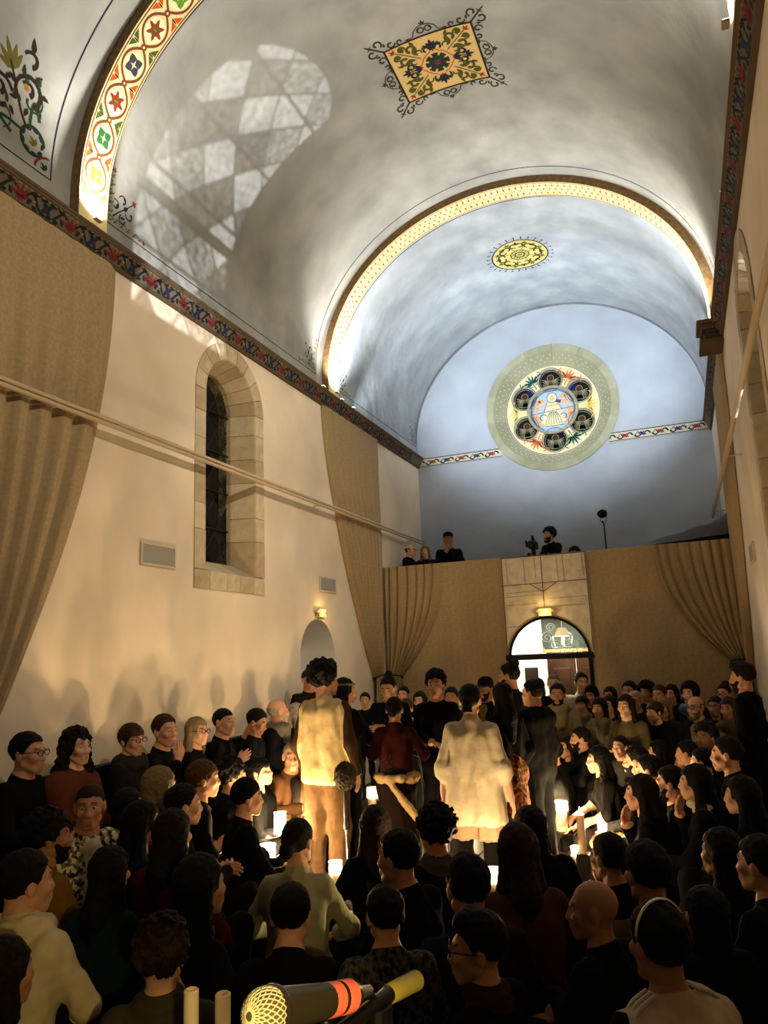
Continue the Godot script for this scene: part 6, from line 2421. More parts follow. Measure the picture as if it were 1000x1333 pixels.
func front_mics() -> void:
	# hand microphone held in a clip on its stand
	var A := W(-0.474, 1.467, 0.79)
	var B := W(-0.440, 1.425, 0.955)
	var foot := W(-0.40, 0.0, 1.05)
	var o := thing("microphone", "hand microphone with pale wire-mesh head and pink tape on a stand", "microphone", foot)
	var d := (B - A).normalized()
	var q := Basis(Quaternion(Vector3.UP, d))
	var L := A.distance_to(B)
	var a := A - foot
	# mesh ball: a solid core and a raised wire net
	var m := MB.new()
	var prof := PackedVector2Array()
	for i in 15:
		var t := PI * i / 14
		prof.append(Vector2(sin(t) * 0.0245, -cos(t) * 0.026))
	m.lathe(prof, 28, a, q)
	part("head_core", m.mesh(true), mat("mesh_core", Color(0.34, 0.32, 0.25), 0.6), o)
	var wr := MB.new()
	for s in [-1.0, 1.0]:
		for i in 22:
			var pp := PackedVector3Array()
			for j in 22:
				var t := PI * (0.06 + 0.88 * j / 21.0)
				var ph: float = TAU * i / 22 + s * j * 0.09
				pp.append(a + q * (Vector3(cos(ph) * sin(t) * 0.0254, -cos(t) * 0.0268, sin(ph) * sin(t) * 0.0254)))
			wr.tube(pp, 0.0009, 0.0009, 4, false)
	part("wire_mesh", wr.mesh(true), mat("mesh_wire", Color(0.86, 0.82, 0.66), 0.35), o)
	var b := MB.new()
	b.lathe(PackedVector2Array([Vector2(0.0265, 0.006), Vector2(0.0275, 0.011), Vector2(0.0265, 0.016), Vector2(0.0235, 0.02), Vector2(0.0185, L - 0.055), Vector2(0.0165, L - 0.03), Vector2(0.014, L), Vector2(0.0, L)]), 24, a, q)
	var bd := part("body", b.mesh(true), mat("mic_body", Color(0.16, 0.15, 0.10), 0.4), o)
	for e in [[L - 0.062, 0.022], [L - 0.034, 0.022]]:
		var t := MB.new()
		t.lathe(PackedVector2Array([Vector2(0.0185, e[0]), Vector2(0.0195, e[0] + 0.002), Vector2(0.0192, e[0] + e[1] - 0.002), Vector2(0.0180, e[0] + e[1])]), 20, a, q)
		part("tape", t.mesh(true), mat("pink_tape", Color(0.90, 0.42, 0.34), 0.6), bd)
	var plug := MB.new()
	plug.lathe(PackedVector2Array([Vector2(0.0, L), Vector2(0.0095, L), Vector2(0.009, L + 0.03), Vector2(0.004, L + 0.034), Vector2(0.0, L + 0.034)]), 14, a, q)
	part("plug", plug.mesh(true), mats["chrome"], o)
	var cb := MB.new()
	var e0 := a + d * (L + 0.03)
	cb.tube(PackedVector3Array([e0, e0 + Vector3(0.01, -0.03, -0.03), e0 + Vector3(0.03, -0.25, -0.02), Vector3(0.03, 0.3, -0.02), Vector3(0.05, 0.01, 0.03)]), 0.004, 0.004, 8)
	part("cable", cb.mesh(true), mats["plastic_black"], o)
	var c := MB.new()
	var mid := a + d * (L * 0.62)
	c.tube(PackedVector3Array([mid + Vector3(0, -0.02, 0), mid + Vector3(0, -0.07, 0.0)]), 0.010, 0.012, 10)
	part("clip", c.mesh(true), mats["plastic_black"], o)
	var st := MB.new()
	st.tube(PackedVector3Array([Vector3(mid.x, 0.02, mid.z), mid + Vector3(0, -0.06, 0)]), 0.011, 0.009, 10)
	part("pole", st.mesh(true), mats["plastic_black"], o)
	var fb := MB.new()
	fb.lathe(PackedVector2Array([Vector2(0, 0), Vector2(0.13, 0), Vector2(0.13, 0.012), Vector2(0.03, 0.026), Vector2(0, 0.026)]), 28, Vector3(mid.x, 0, mid.z))
	part("base", fb.mesh(), mats["plastic_black"], o)
	# the black boom beside it
	var bo := thing("boom_stand", "black boom arm with an olive tip and chrome screws beside the hand microphone", "microphone stand", W(-0.36, 0, 1.16))
	var o2 := bo.position
	var P0 := W(-0.452, 1.395, 0.885) - o2
	var P1 := W(-0.424, 1.398, 1.03) - o2
	var P2 := W(-0.412, 1.388, 1.105) - o2
	var arm := MB.new()
	arm.tube(PackedVector3Array([P0 - (P1 - P0) * 0.6, P0, P1]), 0.0085, 0.0105, 14)
	part("arm", arm.mesh(true), mats["plastic_black"], bo)
	var tip := MB.new()
	tip.tube(PackedVector3Array([P1, P1.lerp(P2, 0.3), P2]), 0.0125, 0.0135, 16)
	part("tip", tip.mesh(true), mat("olive_tip", Color(0.50, 0.46, 0.20), 0.5), bo)
	for k in 4:
		var s := MB.new()
		s.tube(PackedVector3Array([P0.lerp(P1, 0.45 + 0.14 * k) + Vector3(0.008, -0.02 - 0.004 * k, 0), P0.lerp(P1, 0.45 + 0.14 * k) + Vector3(0.028, -0.022 - 0.004 * k, 0.004)]), 0.0035, 0.0035, 8)
		part("screw", s.mesh(true), mats["chrome"], bo)
	var cl := MB.new()
	cl.lathe(PackedVector2Array([Vector2(0, -0.02), Vector2(0.02, -0.02), Vector2(0.02, 0.02), Vector2(0, 0.02)]), 14, P0.lerp(P1, 0.8) + Vector3(0, -0.022, 0))
	part("clamp", cl.mesh(), mats["plastic_black"], bo)
	var cab := MB.new()
	var cp := PackedVector3Array()
	for i in 14:
		var t := i / 13.0
		cp.append(P0.lerp(P1, 0.25) + Vector3(0.012 * sin(t * 3.0), 0.018 * sin(t * PI) - 0.05 * t, 0.02 * t))
	cab.tube(cp, 0.0028, 0.0028, 8)
	part("cable", cab.mesh(true), mat("pale_cable", Color(0.55, 0.50, 0.30), 0.5), bo)
	var po := MB.new()
	var pt := P0.lerp(P1, 0.8)
	po.tube(PackedVector3Array([Vector3(pt.x, 0.02, pt.z), pt + Vector3(0, -0.03, 0)]), 0.011, 0.010, 10)
	part("pole", po.mesh(true), mats["plastic_black"], bo)
	var fb2 := MB.new()
	fb2.lathe(PackedVector2Array([Vector2(0, 0), Vector2(0.12, 0), Vector2(0.12, 0.012), Vector2(0.03, 0.026), Vector2(0, 0.026)]), 28, Vector3(pt.x, 0, pt.z))
	part("base", fb2.mesh(), mats["plastic_black"], bo)

func gallery_mic() -> void:
	var o := thing("gallery_microphone", "round-headed microphone on a thin stand rising above the gallery rail", "microphone stand", W(-1.0, 2.55, 12.1))
	var m := MB.new()
	m.tube(PackedVector3Array([Vector3(0, 0.02, 0), Vector3(0, 1.20, 0), Vector3(-0.02, 1.27, 0)]), 0.013, 0.010, 8)
	part("pole", m.mesh(true), mats["plastic_black"], o)
	for s in [-1.0, 1.0]:
		var b := MB.new()
		b.tube(PackedVector3Array([Vector3(s * 0.01, 1.22, 0), Vector3(s * 0.05, 1.28, 0), Vector3(s * 0.045, 1.33, 0)]), 0.006, 0.006, 6)
		part("yoke_arm", b.mesh(true), mats["plastic_black"], o)
	var f := MB.new()
	f.lathe(PackedVector2Array([Vector2(0, 0), Vector2(0.2, 0), Vector2(0.2, 0.012), Vector2(0, 0.02)]), 20)
	part("base", f.mesh(), mats["plastic_black"], o)
	fur_ball(o, Vector3(-0.01, 1.38, 0), Vector3(0.075, 0.065, 0.075), "wind_cover", "15130f")

func gallery_camera() -> void:
	var o := thing("video_camera", "black video camera with handle clamped to the gallery rail", "camera", W(-2.06, HG, 11.62))
	var m := MB.new()
	m.cbox(Vector3(0, 0.17, -0.02), Vector3(0.12, 0.12, 0.22), 0.012)
	part("body", m.mesh(), mats["plastic_black"], o)
	var l := MB.new()
	l.lathe(PackedVector2Array([Vector2(0, 0), Vector2(0.042, 0), Vector2(0.045, 0.05), Vector2(0.055, 0.09), Vector2(0.05, 0.12), Vector2(0, 0.11)]), 20, Vector3(0, 0.17, 0.08), Basis(Vector3.RIGHT, PI / 2))
	part("lens", l.mesh(true), mats["plastic_black"], o)
	var h := MB.new()
	h.tube(PackedVector3Array([Vector3(0, 0.23, 0.06), Vector3(0, 0.31, 0.05), Vector3(0, 0.32, -0.06), Vector3(0, 0.23, -0.10)]), 0.014, 0.014, 8)
	part("handle", h.mesh(true), mats["plastic_black"], o)
	var s := MB.new()
	s.cbox(Vector3(-0.10, 0.20, 0.0), Vector3(0.012, 0.10, 0.15), 0.004)
	part("monitor", s.mesh(), mats["plastic_black"], o)
	var f := MB.new()
	f.tube(PackedVector3Array([Vector3(0, 0.10, 0), Vector3(0, 0.0, 0)]), 0.03, 0.035, 10)
	part("head_mount", f.mesh(true), mats["plastic_black"], o)
	for e in [-0.06, 0.22]:
		var c := MB.new()
		c.cbox(Vector3(e, -0.10, 0.135), Vector3(0.03, 0.26, 0.02), 0.004)
		c.cbox(Vector3(e, 0.025, 0.05), Vector3(0.03, 0.03, 0.19), 0.004)
		part("clamp_bar", c.mesh(), mats["plastic_black"], o)

# a small warm clip lamp on a stand behind the photographer's shoulder
func clip_lamp() -> void:
	var at := W(0.29, 0, -0.14)
	var o := thing("reading_lamp", "small warm reading lamp on a thin stand beside the photographer", "lamp", at)
	var m := MB.new()
	m.tube(PackedVector3Array([Vector3(0, 0.02, 0), Vector3(0, 1.68, 0), Vector3(0.06, 1.75, -0.04)]), 0.012, 0.009, 10)
	part("pole", m.mesh(true), mats["plastic_black"], o)
	var b := MB.new()
	b.lathe(PackedVector2Array([Vector2(0, 0), Vector2(0.14, 0), Vector2(0.14, 0.015), Vector2(0.02, 0.03), Vector2(0, 0.03)]), 24)
	part("base", b.mesh(), mats["plastic_black"], o)
	var aim := (W(-0.72, 1.36, 1.15) - (at + Vector3(0.06, 1.75, -0.04))).normalized()
	var q := Basis(Quaternion(Vector3.UP, aim))
	var c := MB.new()
	c.lathe(PackedVector2Array([Vector2(0, -0.05), Vector2(0.02, -0.05), Vector2(0.045, 0.03), Vector2(0.043, 0.03), Vector2(0.018, -0.045)]), 20, Vector3(0.06, 1.75, -0.04), q)
	part("lamp_shade", c.mesh(true), mats["plastic_black"], o)
	var f := MB.new()
	f.lathe(PackedVector2Array([Vector2(0, 0.012), Vector2(0.036, 0.012), Vector2(0.036, 0.016), Vector2(0, 0.016)]), 20, Vector3(0.06, 1.75, -0.04), q)
	part("lamp_face", f.mesh(), glow("reading_face", Color(1.0, 0.86, 0.55), 4.0), o)
	var l := SpotLight3D.new()
	l.name = "reading_beam"
	l.light_color = Color(1.0, 0.86, 0.55)
	l.light_energy = 3.2
	l.light_size = 0.03
	l.spot_range = 15.0
	l.spot_angle = 15.0
	l.spot_angle_attenuation = 0.8
	l.shadow_enabled = true
	o.add_child(l)
	l.position = Vector3(0.06, 1.75, -0.04) + aim * 0.03
	l.basis = Basis.looking_at(aim, Vector3.UP)

func small_table(at: Vector3) -> void:
	var o := thing("side_table", "small round dark table carrying the unlit pillar candles", "table", at)
	var t := MB.new()
	t.lathe(PackedVector2Array([Vector2(0, 0.775), Vector2(0.155, 0.775), Vector2(0.16, 0.785), Vector2(0.155, 0.80), Vector2(0, 0.80)]), 32)
	part("table_top", t.mesh(), mats["dark_wood"], o)
	var p := MB.new()
	p.tube(PackedVector3Array([Vector3(0, 0.02, 0), Vector3(0, 0.78, 0)]), 0.022, 0.018, 12)
	part("pedestal", p.mesh(true), mats["dark_metal"], o)
	var b := MB.new()
	b.lathe(PackedVector2Array([Vector2(0, 0), Vector2(0.12, 0), Vector2(0.12, 0.01), Vector2(0.03, 0.025), Vector2(0, 0.025)]), 24)
	part("foot", b.mesh(), mats["dark_metal"], o)

func build_crowd() -> void:
	start_figures()
	printed("floral_shirt", Color(0.07, 0.06, 0.05), Color(0.82, 0.77, 0.66), 0.035)
	printed("floral_dark", Color(0.03, 0.03, 0.03), Color(0.30, 0.29, 0.26), 0.04)
	printed("skirt_print", Color(0.16, 0.07, 0.03), Color(0.62, 0.36, 0.14), 0.03)
	person(-4.144, 3.936, -76.0, 1.087, {"p": "chair"}, "short", "0d0a08", 1, {1: "0b0b0c", 2: "0e0e10", 3: "0b0b0b"}, "glasses", "person in black with glasses at the curtain end of the wall bench", "people on the wall bench")
	person(-4.145, 4.373, -76.0, 1.077, {"p": "chair", "g": "shawl", "f": 1, "hy": -20.0}, "wavy", "0f0b09", 0, {1: "33170f", 2: "0b0b0c", 3: "0b0b0c", 4: "5c2e20"}, "", "person wrapped in a rust red shawl on the wall bench", "people on the wall bench")
	person(-4.145, 4.957, -76.0, 1.060, {"p": "chair", "g": "scarf", "f": 1, "hy": -20.0}, "fringe", "35220f", 1, {1: "151413", 2: "0b0b0c", 3: "0b0b0c", 4: "2a2823"}, "glasses", "person with glasses and dark scarf beside the rust shawl on the bench", "people on the wall bench")
	person(-4.144, 5.369, -76.0, 1.084, {"p": "chair", "a": "chin", "hy": -25.0}, "short", "3a2012", 1, {1: "0b0b0c", 2: "0e0e10", 3: "0b0b0b"}, "", "person in black raising a hand, on the bench between two wearing glasses", "people on the wall bench")
	person(-4.146, 5.826, -76.0, 1.039, {"p": "chair", "f": 1, "hy": -20.0}, "long", "8d7c5c", 0, {1: "0b0b0c", 2: "0e0e10", 3: "0b0b0b"}, "glasses", "person in black with glasses in the middle of the wall bench", "people on the wall bench")
	person(-4.145, 6.255, -76.0, 1.076, {"p": "chair", "a": "chest", "hy": -15.0}, "crop", "0d0a08", 1, {1: "0b0b0c", 2: "0e0e10", 3: "0b0b0b"}, "", "person in black with a forearm across the chest on the wall bench", "people on the wall bench")
	person(-4.146, 6.841, -76.0, 1.031, {"p": "chair", "hp": -22.0}, "short", "0d0a08", 2, {1: "0f0f10", 2: "0e0e10", 3: "0b0b0b"}, "", "person in black with bowed head on the wall bench", "people on the wall bench")
	person(-4.144, 7.285, -76.0, 1.091, {"p": "chair", "a": "chest", "g": "scarf", "hy": 30.0}, "ring", "b8b0a2", 1, {1: "0b0b0c", 2: "0b0b0c", 3: "0b0b0c", 4: "6b645a"}, "beard", "person in black with pale scarf and hand on chest on the bench", "people on the wall bench")
	person(-4.146, 7.718, -76.0, 1.031, {"p": "chair", "a": "chin", "f": 1, "hy": 20.0}, "bob", "b5ad9d", 0, {1: "0b0b0c", 2: "0e0e10", 3: "0b0b0b"}, "", "person in black covering the mouth at the niche end of the bench", "people on the wall bench")
	person(-4.237, 8.104, -122.5, 1.011, {"p": "stand"}, "crop", "0d0a08", 2, {1: "17110c", 2: "0f0d0c", 3: "0b0b0b"}, "", "person in dark brown standing against the arched niche")
	person(-3.442, 3.734, -107.2, 1.066, {"p": "low", "g": "bare open", "hi": 1, "hy": -35.0}, "crop", "2a1a10", 2, {1: "floral_shirt", 2: "6a5a42", 3: "241a12", 4: "cfc3a8"}, "", "person in an open floral shirt over a white vest")
	person(-3.241, 3.237, -14.8, 1.011, {"p": "low", "hi": 1, "hy": -20.0}, "curly", "150f0a", 2, {1: "7a5724", 2: "0b0b0c", 3: "0b0b0b"}, "beard", "person in an ochre t-shirt sitting beside the floral shirt")
	person(-2.616, 2.496, 11.5, 1.033, {"p": "low", "g": "scarf", "hi": 1, "hy": -30.0}, "short", "0f0b09", 1, {1: "c6b998", 2: "14110e", 3: "0b0b0c", 4: "c6b998"}, "", "person with a cream hooded top round the shoulders, back turned")
	person(-3.328, 4.256, -21.8, 1.097, {"p": "low", "f": 1}, "bob", "7d6b4a", 1, {1: "0b0b0c", 2: "0e0e10", 3: "0b0b0b"}, "", "person in black sitting below the raised hand on the bench")
	person(-3.331, 4.747, -44.8, 1.066, {"p": "low", "a": "cross", "g": "bare"}, "fringe", "4a3018", 1, {1: "0f0e0f", 2: "0e0e10", 3: "0b0b0b"}, "", "person with bare folded arms sitting below the bench")
	person(-3.725, 4.421, -29.7, 0.936, {"p": "low", "f": 1}, "bob", "1c120a", 1, {1: "0b0b0c", 2: "0e0e10", 3: "0b0b0b"}, "", "person in black sitting right behind the calm dark profile")
	person(-2.908, 3.581, -40.7, 1.020, {"p": "low", "f": 1, "hi": 1}, "long", "0b0807", 1, {1: "0b0b0c", 2: "0e0e10", 3: "0b0b0b"}, "", "person in black in calm profile between floral shirt and red sleeve")
	person(-2.955, 4.015, -38.5, 1.037, {"p": "low", "a": "clasp", "f": 1}, "short", "0b0807", 0, {1: "0b0b0c", 2: "0e0e10", 3: "0b0b0b"}, "", "person in black with lit face and clasped hands")
	person(-2.549, 3.370, -2.8, 1.032, {"p": "low", "f": 1}, "long", "120c08", 1, {1: "401013", 2: "0b0b0c", 3: "0b0b0b"}, "", "person with a dark red top seen from behind")
	person(-3.370, 5.186, -41.8, 1.011, {"p": "low"}, "curly", "150e09", 1, {1: "0b0b0c", 2: "0e0e10", 3: "0b0b0b"}, "beard", "person in black with lit face just behind the knitted cap")
	person(-2.890, 4.631, -42.9, 0.965, {"p": "low", "hi": 1}, "", "0d0a08", 1, {1: "0b0b0c", 2: "0e0e10", 3: "0b0b0b"}, "beanie", "person in black wearing a dark knitted cap in profile")
	person(-3.408, 5.648, -78.8, 0.974, {"p": "low", "g": "shawl", "f": 1, "hi": 1, "hp": 10.0}, "fringe", "0b0807", 0, {1: "0d0d0e", 2: "0e0e10", 3: "0b0b0b"}, "", "person in a rounded black wrap looking up beside the brown cardigan")
	person(-3.408, 6.196, -121.1, 1.029, {"p": "low", "a": "clasp", "g": "open", "hi": 1, "hy": -25.0}, "crop", "a09a90", 1, {1: "5a3d27", 2: "2a2018", 3: "2a2018", 4: "1a1512"}, "", "person in a brown cardigan over a dark shirt, hands clasped")
	person(-2.186, 4.033, 16.5, 1.057, {"p": "floor", "f": 1, "hi": 1, "hy": -20.0}, "lowbun", "0c0907", 0, {1: "a3a386", 2: "1a1a18", 3: "0b0b0b"}, "", "person in a pale green sweater sitting with the back turned")
	person(-1.671, 2.969, 19.1, 1.013, {"p": "floor", "l": 10.0}, "short", "0d0a08", 1, {1: "0b0b0c", 2: "0e0e10", 3: "0b0b0b"}, "", "person in black leaning forward behind the pale green sweater")
	person(-2.565, 2.933, 1.3, 0.959, {"p": "low", "f": 1}, "long", "0a0807", 1, {1: "0c2019", 2: "0b0b0c", 3: "0b0b0b"}, "", "person in a dark green top in the shade")
	person(-2.125, 3.032, -24.7, 1.114, {"p": "floor", "a": "reach", "f": 1}, "long", "0a0807", 1, {1: "0b0b0c", 2: "0e0e10", 3: "0b0b0b"}, "", "person in black reaching out in the shade beside the pillar candles")
	person(-2.171, 2.006, -12.5, 0.919, {"p": "low", "f": 1}, "bob", "150c08", 2, {1: "38211a", 2: "0b0b0c", 3: "0b0b0b"}, "", "person in dull brown at the dark lower edge beside the cream hood")
	person(-2.822, 5.680, -3.7, 1.051, {"p": "stand", "g": "vest baggy", "hi": 1, "hy": -25.0}, "mop", "0d0a08", 1, {1: "3d2c1c", 2: "5d4630", 3: "151210", 4: "d3bd8d"}, "", "person standing in a cream waistcoat with brown sleeves and baggy trousers")
	person(-2.925, 6.282, -25.2, 0.976, {"p": "stand", "a": "reach", "f": 1, "hi": 1, "hy": -25.0}, "long", "120b08", 1, {1: "0b0b0c", 2: "0b0b0c", 3: "0b0b0b"}, "band", "person in black wearing a headband, standing behind the cream waistcoat")
	person(-2.851, 7.219, -178.4, 0.963, {"p": "stand", "a": "clasp", "hi": 1, "hp": -20.0}, "bun", "0d0908", 1, {1: "0e0a0a", 2: "0b0b0c", 3: "0b0b0b"}, "", "person in black standing with lowered head behind the maroon top")
	person(-2.323, 5.983, 11.2, 0.885, {"p": "stand", "a": "clasp", "g": "skirt sash", "f": 1, "hi": 1}, "lowbun", "1c0d0a", 1, {1: "33100d", 2: "1c120c", 3: "0b0b0c", 4: "b59a6c"}, "sequins", "person standing in a maroon top and dark skirt, back turned")
	person(-2.186, 6.720, -171.9, 0.988, {"p": "stand", "a": "bent", "f": 1, "hi": 1}, "curly", "0a0807", 0, {1: "0b0b0d", 2: "0b0b0d", 3: "0b0b0b"}, "", "person in black standing face on with one arm bent at the waist")
	person(-1.457, 5.231, 0.5, 0.957, {"p": "stand", "a": "out", "g": "shirt bare shorts tights slim", "f": 1, "hi": 1}, "pony", "0a0807", 0, {1: "d8cab0", 2: "b08d74", 3: "0d0b0b"}, "", "person in a loose white shirt and pink shorts standing, back turned")
	person(-2.016, 7.918, 164.3, 0.921, {"p": "stand", "g": "open", "hi": 1}, "short", "24160d", 1, {1: "0f0d0c", 2: "0b0b0c", 3: "0b0b0c", 4: "8a7426"}, "beard cap", "person in a peaked cap and yellow shirt standing behind the white shirt")
	person(-1.608, 7.297, 82.6, 1.015, {"p": "stand", "hi": 1}, "bun", "1a110b", 1, {1: "0b0b0c", 2: "0e0e10", 3: "0b0b0b"}, "beard", "person in black standing tallest beside the peaked cap, in profile")
	person(-1.472, 6.339, 53.2, 0.928, {"p": "stand", "g": "skirt", "f": 1, "hi": 1}, "long", "0a0706", 1, {1: "0b0a0a", 2: "skirt_print", 3: "0b0b0c"}, "", "person standing in a black top and brown patterned skirt")
	person(-1.284, 6.744, 70.9, 0.930, {"p": "stand", "g": "shawl", "hi": 1}, "short", "0a0706", 1, {1: "0b0b0c", 2: "0e0e10", 3: "0b0b0b"}, "", "person in a long black wrap standing beside the patterned skirt")
	person(-3.981, 9.216, -166.6, 0.808, {"p": "stand"}, "short", "0d0a08", 1, {1: "0b0b0c", 2: "0e0e10", 3: "0b0b0b"}, "", "person in black standing beside the gathered corner curtain", "people behind the standing circle")
	person(-3.433, 9.211, -179.5, 0.848, {"p": "stand"}, "short", "0d0a08", 1, {1: "141113", 2: "0e0e10", 3: "0b0b0b"}, "", "person in dark grey standing behind the lowered head", "people behind the standing circle")
	person(-3.371, 9.606, 179.3, 1.034, {"p": "chair", "f": 1}, "long", "24160d", 0, {1: "b0a58c", 2: "0e0e10", 3: "0b0b0b"}, "", "person with pale sleeves seated behind the bent-armed person in black", "people behind the standing circle")
	person(-3.287, 8.838, -179.7, 0.996, {"p": "chair", "g": "collar"}, "short", "4a3420", 1, {1: "0b0b0c", 2: "0b0b0c", 3: "0b0b0c", 4: "b8ae9a"}, "", "person in black with a white collar seated behind the maroon top", "people behind the standing circle")
	person(-3.004, 8.285, 179.9, 1.013, {"p": "low", "f": 1}, "bob", "24160d", 1, {1: "0b0b0c", 2: "0e0e10", 3: "0b0b0b"}, "", "person in black sitting low between maroon top and bent arm", "people behind the standing circle")
	person(-2.856, 9.368, -178.1, 1.074, {"p": "chair"}, "short", "0d0a08", 2, {1: "0b0b0c", 2: "0e0e10", 3: "0b0b0b"}, "", "person in black seated between bent arm and dark red top", "people behind the standing circle")
	person(-2.985, 10.069, 176.5, 1.025, {"p": "chair", "g": "scarf", "f": 1}, "bob", "b5ad9d", 0, {1: "4a1a14", 2: "0b0b0c", 3: "0b0b0c", 4: "c8bfae"}, "", "person in dark red with a pale scarf behind the white shirt", "people behind the standing circle")
	person(-1.829, 11.116, -175.7, 1.137, {"p": "chair"}, "crop", "7a6448", 0, {1: "c9bfa6", 2: "8a8070", 3: "0b0b0b"}, "", "person in cream clothes before the wooden lobby door", "people standing in the doorway")
	person(-1.435, 11.220, -152.7, 1.135, {"p": "chair"}, "short", "0f0b09", 1, {1: "cfc8ba", 2: "0b0b0c", 3: "0b0b0b"}, "", "person in white turned sideways before the wooden lobby door", "people standing in the doorway")
	person(-1.908, 10.367, 170.5, 0.860, {"p": "stand", "f": 1}, "bob", "0d0a08", 1, {1: "0b0b0c", 2: "0e0e10", 3: "0b0b0b"}, "", "person in black standing at the dark edge of the doorway", "people standing in the doorway")
	person(-1.527, 9.487, 179.1, 1.083, {"p": "chair", "g": "scarf", "hi": 1}, "short", "0d0a08", 2, {1: "8f8264", 2: "3a3226", 3: "0b0b0c", 4: "7d7052"}, "beard", "person in a cream cardigan with a thick folded scarf", "seated rows before the gallery")
	person(-1.235, 10.367, 161.7, 1.024, {"p": "chair", "f": 1}, "bob", "0d0a08", 1, {1: "1a1512", 2: "0e0e10", 3: "0b0b0b"}, "beanie", "person in a dark knitted hat seated near the doorway", "seated rows before the gallery")
	person(-1.307, 9.933, 162.4, 0.955, {"p": "chair", "g": "scarf", "f": 1}, "fringe", "2a1c10", 1, {1: "4a4030", 2: "0b0b0c", 3: "0b0b0c", 4: "857a5e"}, "", "person in brown with a pale scarf beside the cream cardigan", "seated rows before the gallery")
	person(-0.997, 8.978, 161.3, 0.976, {"p": "chair", "g": "scarf", "f": 1}, "bob", "20150c", 1, {1: "5a5140", 2: "0b0b0c", 3: "0b0b0c", 4: "7d7660"}, "", "person with a thick grey scarf next to the olive sweater", "seated rows before the gallery")
	person(-1.054, 10.922, 160.4, 0.993, {"p": "chair", "f": 1}, "long", "1a120c", 1, {1: "231c16", 2: "0e0e10", 3: "0b0b0b"}, "", "person in dark brown seated behind the thick grey scarf", "seated rows before the gallery")
	person(-0.927, 9.412, 160.6, 0.975, {"p": "chair", "f": 1}, "long", "241810", 0, {1: "15110e", 2: "0e0e10", 3: "0b0b0b"}, "", "person in near black between grey scarf and olive sweater", "seated rows before the gallery")
	person(-0.766, 10.535, 159.1, 1.056, {"p": "chair"}, "short", "120c09", 1, {1: "0b0b0c", 2: "0e0e10", 3: "0b0b0b"}, "", "person in black highest in the back row", "seated rows before the gallery")
	person(-0.685, 8.659, 159.4, 1.012, {"p": "chair", "a": "cross", "f": 1, "hi": 1}, "long", "20150c", 0, {1: "5b5238", 2: "24201a", 3: "0b0b0b"}, "", "person in an olive sweater with folded arms", "seated rows before the gallery")
	person(-0.649, 9.752, 158.7, 0.997, {"p": "chair"}, "crop", "a39c8e", 1, {1: "2a241c", 2: "0e0e10", 3: "0b0b0b"}, "glasses", "person with glasses in dark brown behind the folded arms", "seated rows before the gallery")
	person(-0.584, 11.068, 158.0, 1.011, {"p": "chair", "f": 1}, "mop", "120c09", 1, {1: "0b0b0c", 2: "0e0e10", 3: "0b0b0b"}, "", "person in black in the back row behind the glasses wearer", "seated rows before the gallery")
	person(-0.389, 10.310, 157.1, 1.020, {"p": "chair"}, "short", "5a2e1a", 0, {1: "1f1814", 2: "0e0e10", 3: "0b0b0b"}, "", "person in dark brown in the middle of the back row", "seated rows before the gallery")
	person(-0.252, 10.781, 156.3, 1.008, {"p": "chair", "f": 1}, "long", "1a110b", 0, {1: "0b0b0c", 2: "0e0e10", 3: "0b0b0b"}, "", "person in black in the back row beside the blue scarf", "seated rows before the gallery")
	person(-0.322, 9.455, 156.9, 0.939, {"p": "chair", "f": 1}, "bob", "8a7650", 0, {1: "2c2a2a", 2: "0e0e10", 3: "0b0b0b"}, "", "person in grey seated between the back row and black profile", "seated rows before the gallery")
	person(-0.408, 9.023, 157.5, 0.935, {"p": "chair", "f": 1, "hy": -30.0}, "fringe", "35220f", 0, {1: "0b0b0c", 2: "0e0e10", 3: "0b0b0b"}, "", "person in black in profile in the front seated row", "seated rows before the gallery")
	person(-0.031, 10.056, 155.1, 1.045, {"p": "chair", "g": "scarf", "f": 1}, "long", "4a3a22", 0, {1: "1a1c22", 2: "0b0b0c", 3: "0b0b0c", 4: "5f7888"}, "hood", "person with a dark hood and a light blue scarf", "seated rows before the gallery")
	person(0.014, 8.924, 144.8, 0.979, {"p": "chair", "g": "open", "hi": 1}, "ring", "6a625a", 1, {1: "12141c", 2: "24201a", 3: "0b0b0c", 4: "7d6f55"}, "beard glasses", "person with glasses, tan sweater and navy jacket", "seated rows before the gallery")
	person(0.365, 10.288, 152.9, 1.023, {"p": "chair", "f": 1}, "bun", "1c120a", 1, {1: "3a2c1e", 2: "0e0e10", 3: "0b0b0b"}, "glasses", "person with glasses in brown seated near the wall", "seated rows before the gallery")
	person(0.234, 9.575, 153.5, 0.939, {"p": "chair"}, "short", "1c120a", 2, {1: "1a1512", 2: "0e0e10", 3: "0b0b0b"}, "", "person in dark brown between tan sweater and cream sweater", "seated rows before the gallery")
	person(0.332, 8.614, 152.7, 0.984, {"p": "chair", "g": "scarf", "f": 1}, "bob", "35210f", 1, {1: "8d8266", 2: "3a3226", 3: "0b0b0c", 4: "5a4a34"}, "", "person in a cream sweater and brown scarf seated near the wall", "seated rows before the gallery")
	person(0.452, 7.392, 66.6, 0.971, {"p": "stand", "hi": 1}, "swept", "0d0a08", 2, {1: "0b0b0c", 2: "0e0e10", 3: "0b0b0b"}, "beard", "person in black standing tall in profile near the wall")
	person(-1.605, 9.058, 140.0, 0.942, {"p": "low", "f": 1}, "bun", "150d08", 1, {1: "17110f", 2: "0e0e10", 3: "0b0b0b"}, "", "person in dark brown sitting low beside the long black wrap")
	person(-1.153, 8.328, 102.8, 0.945, {"p": "low", "a": "clasp", "hi": 1}, "short", "150d08", 1, {1: "0b0b0c", 2: "0e0e10", 3: "0b0b0b"}, "beard", "person in a black shirt with folded hands looking aside")
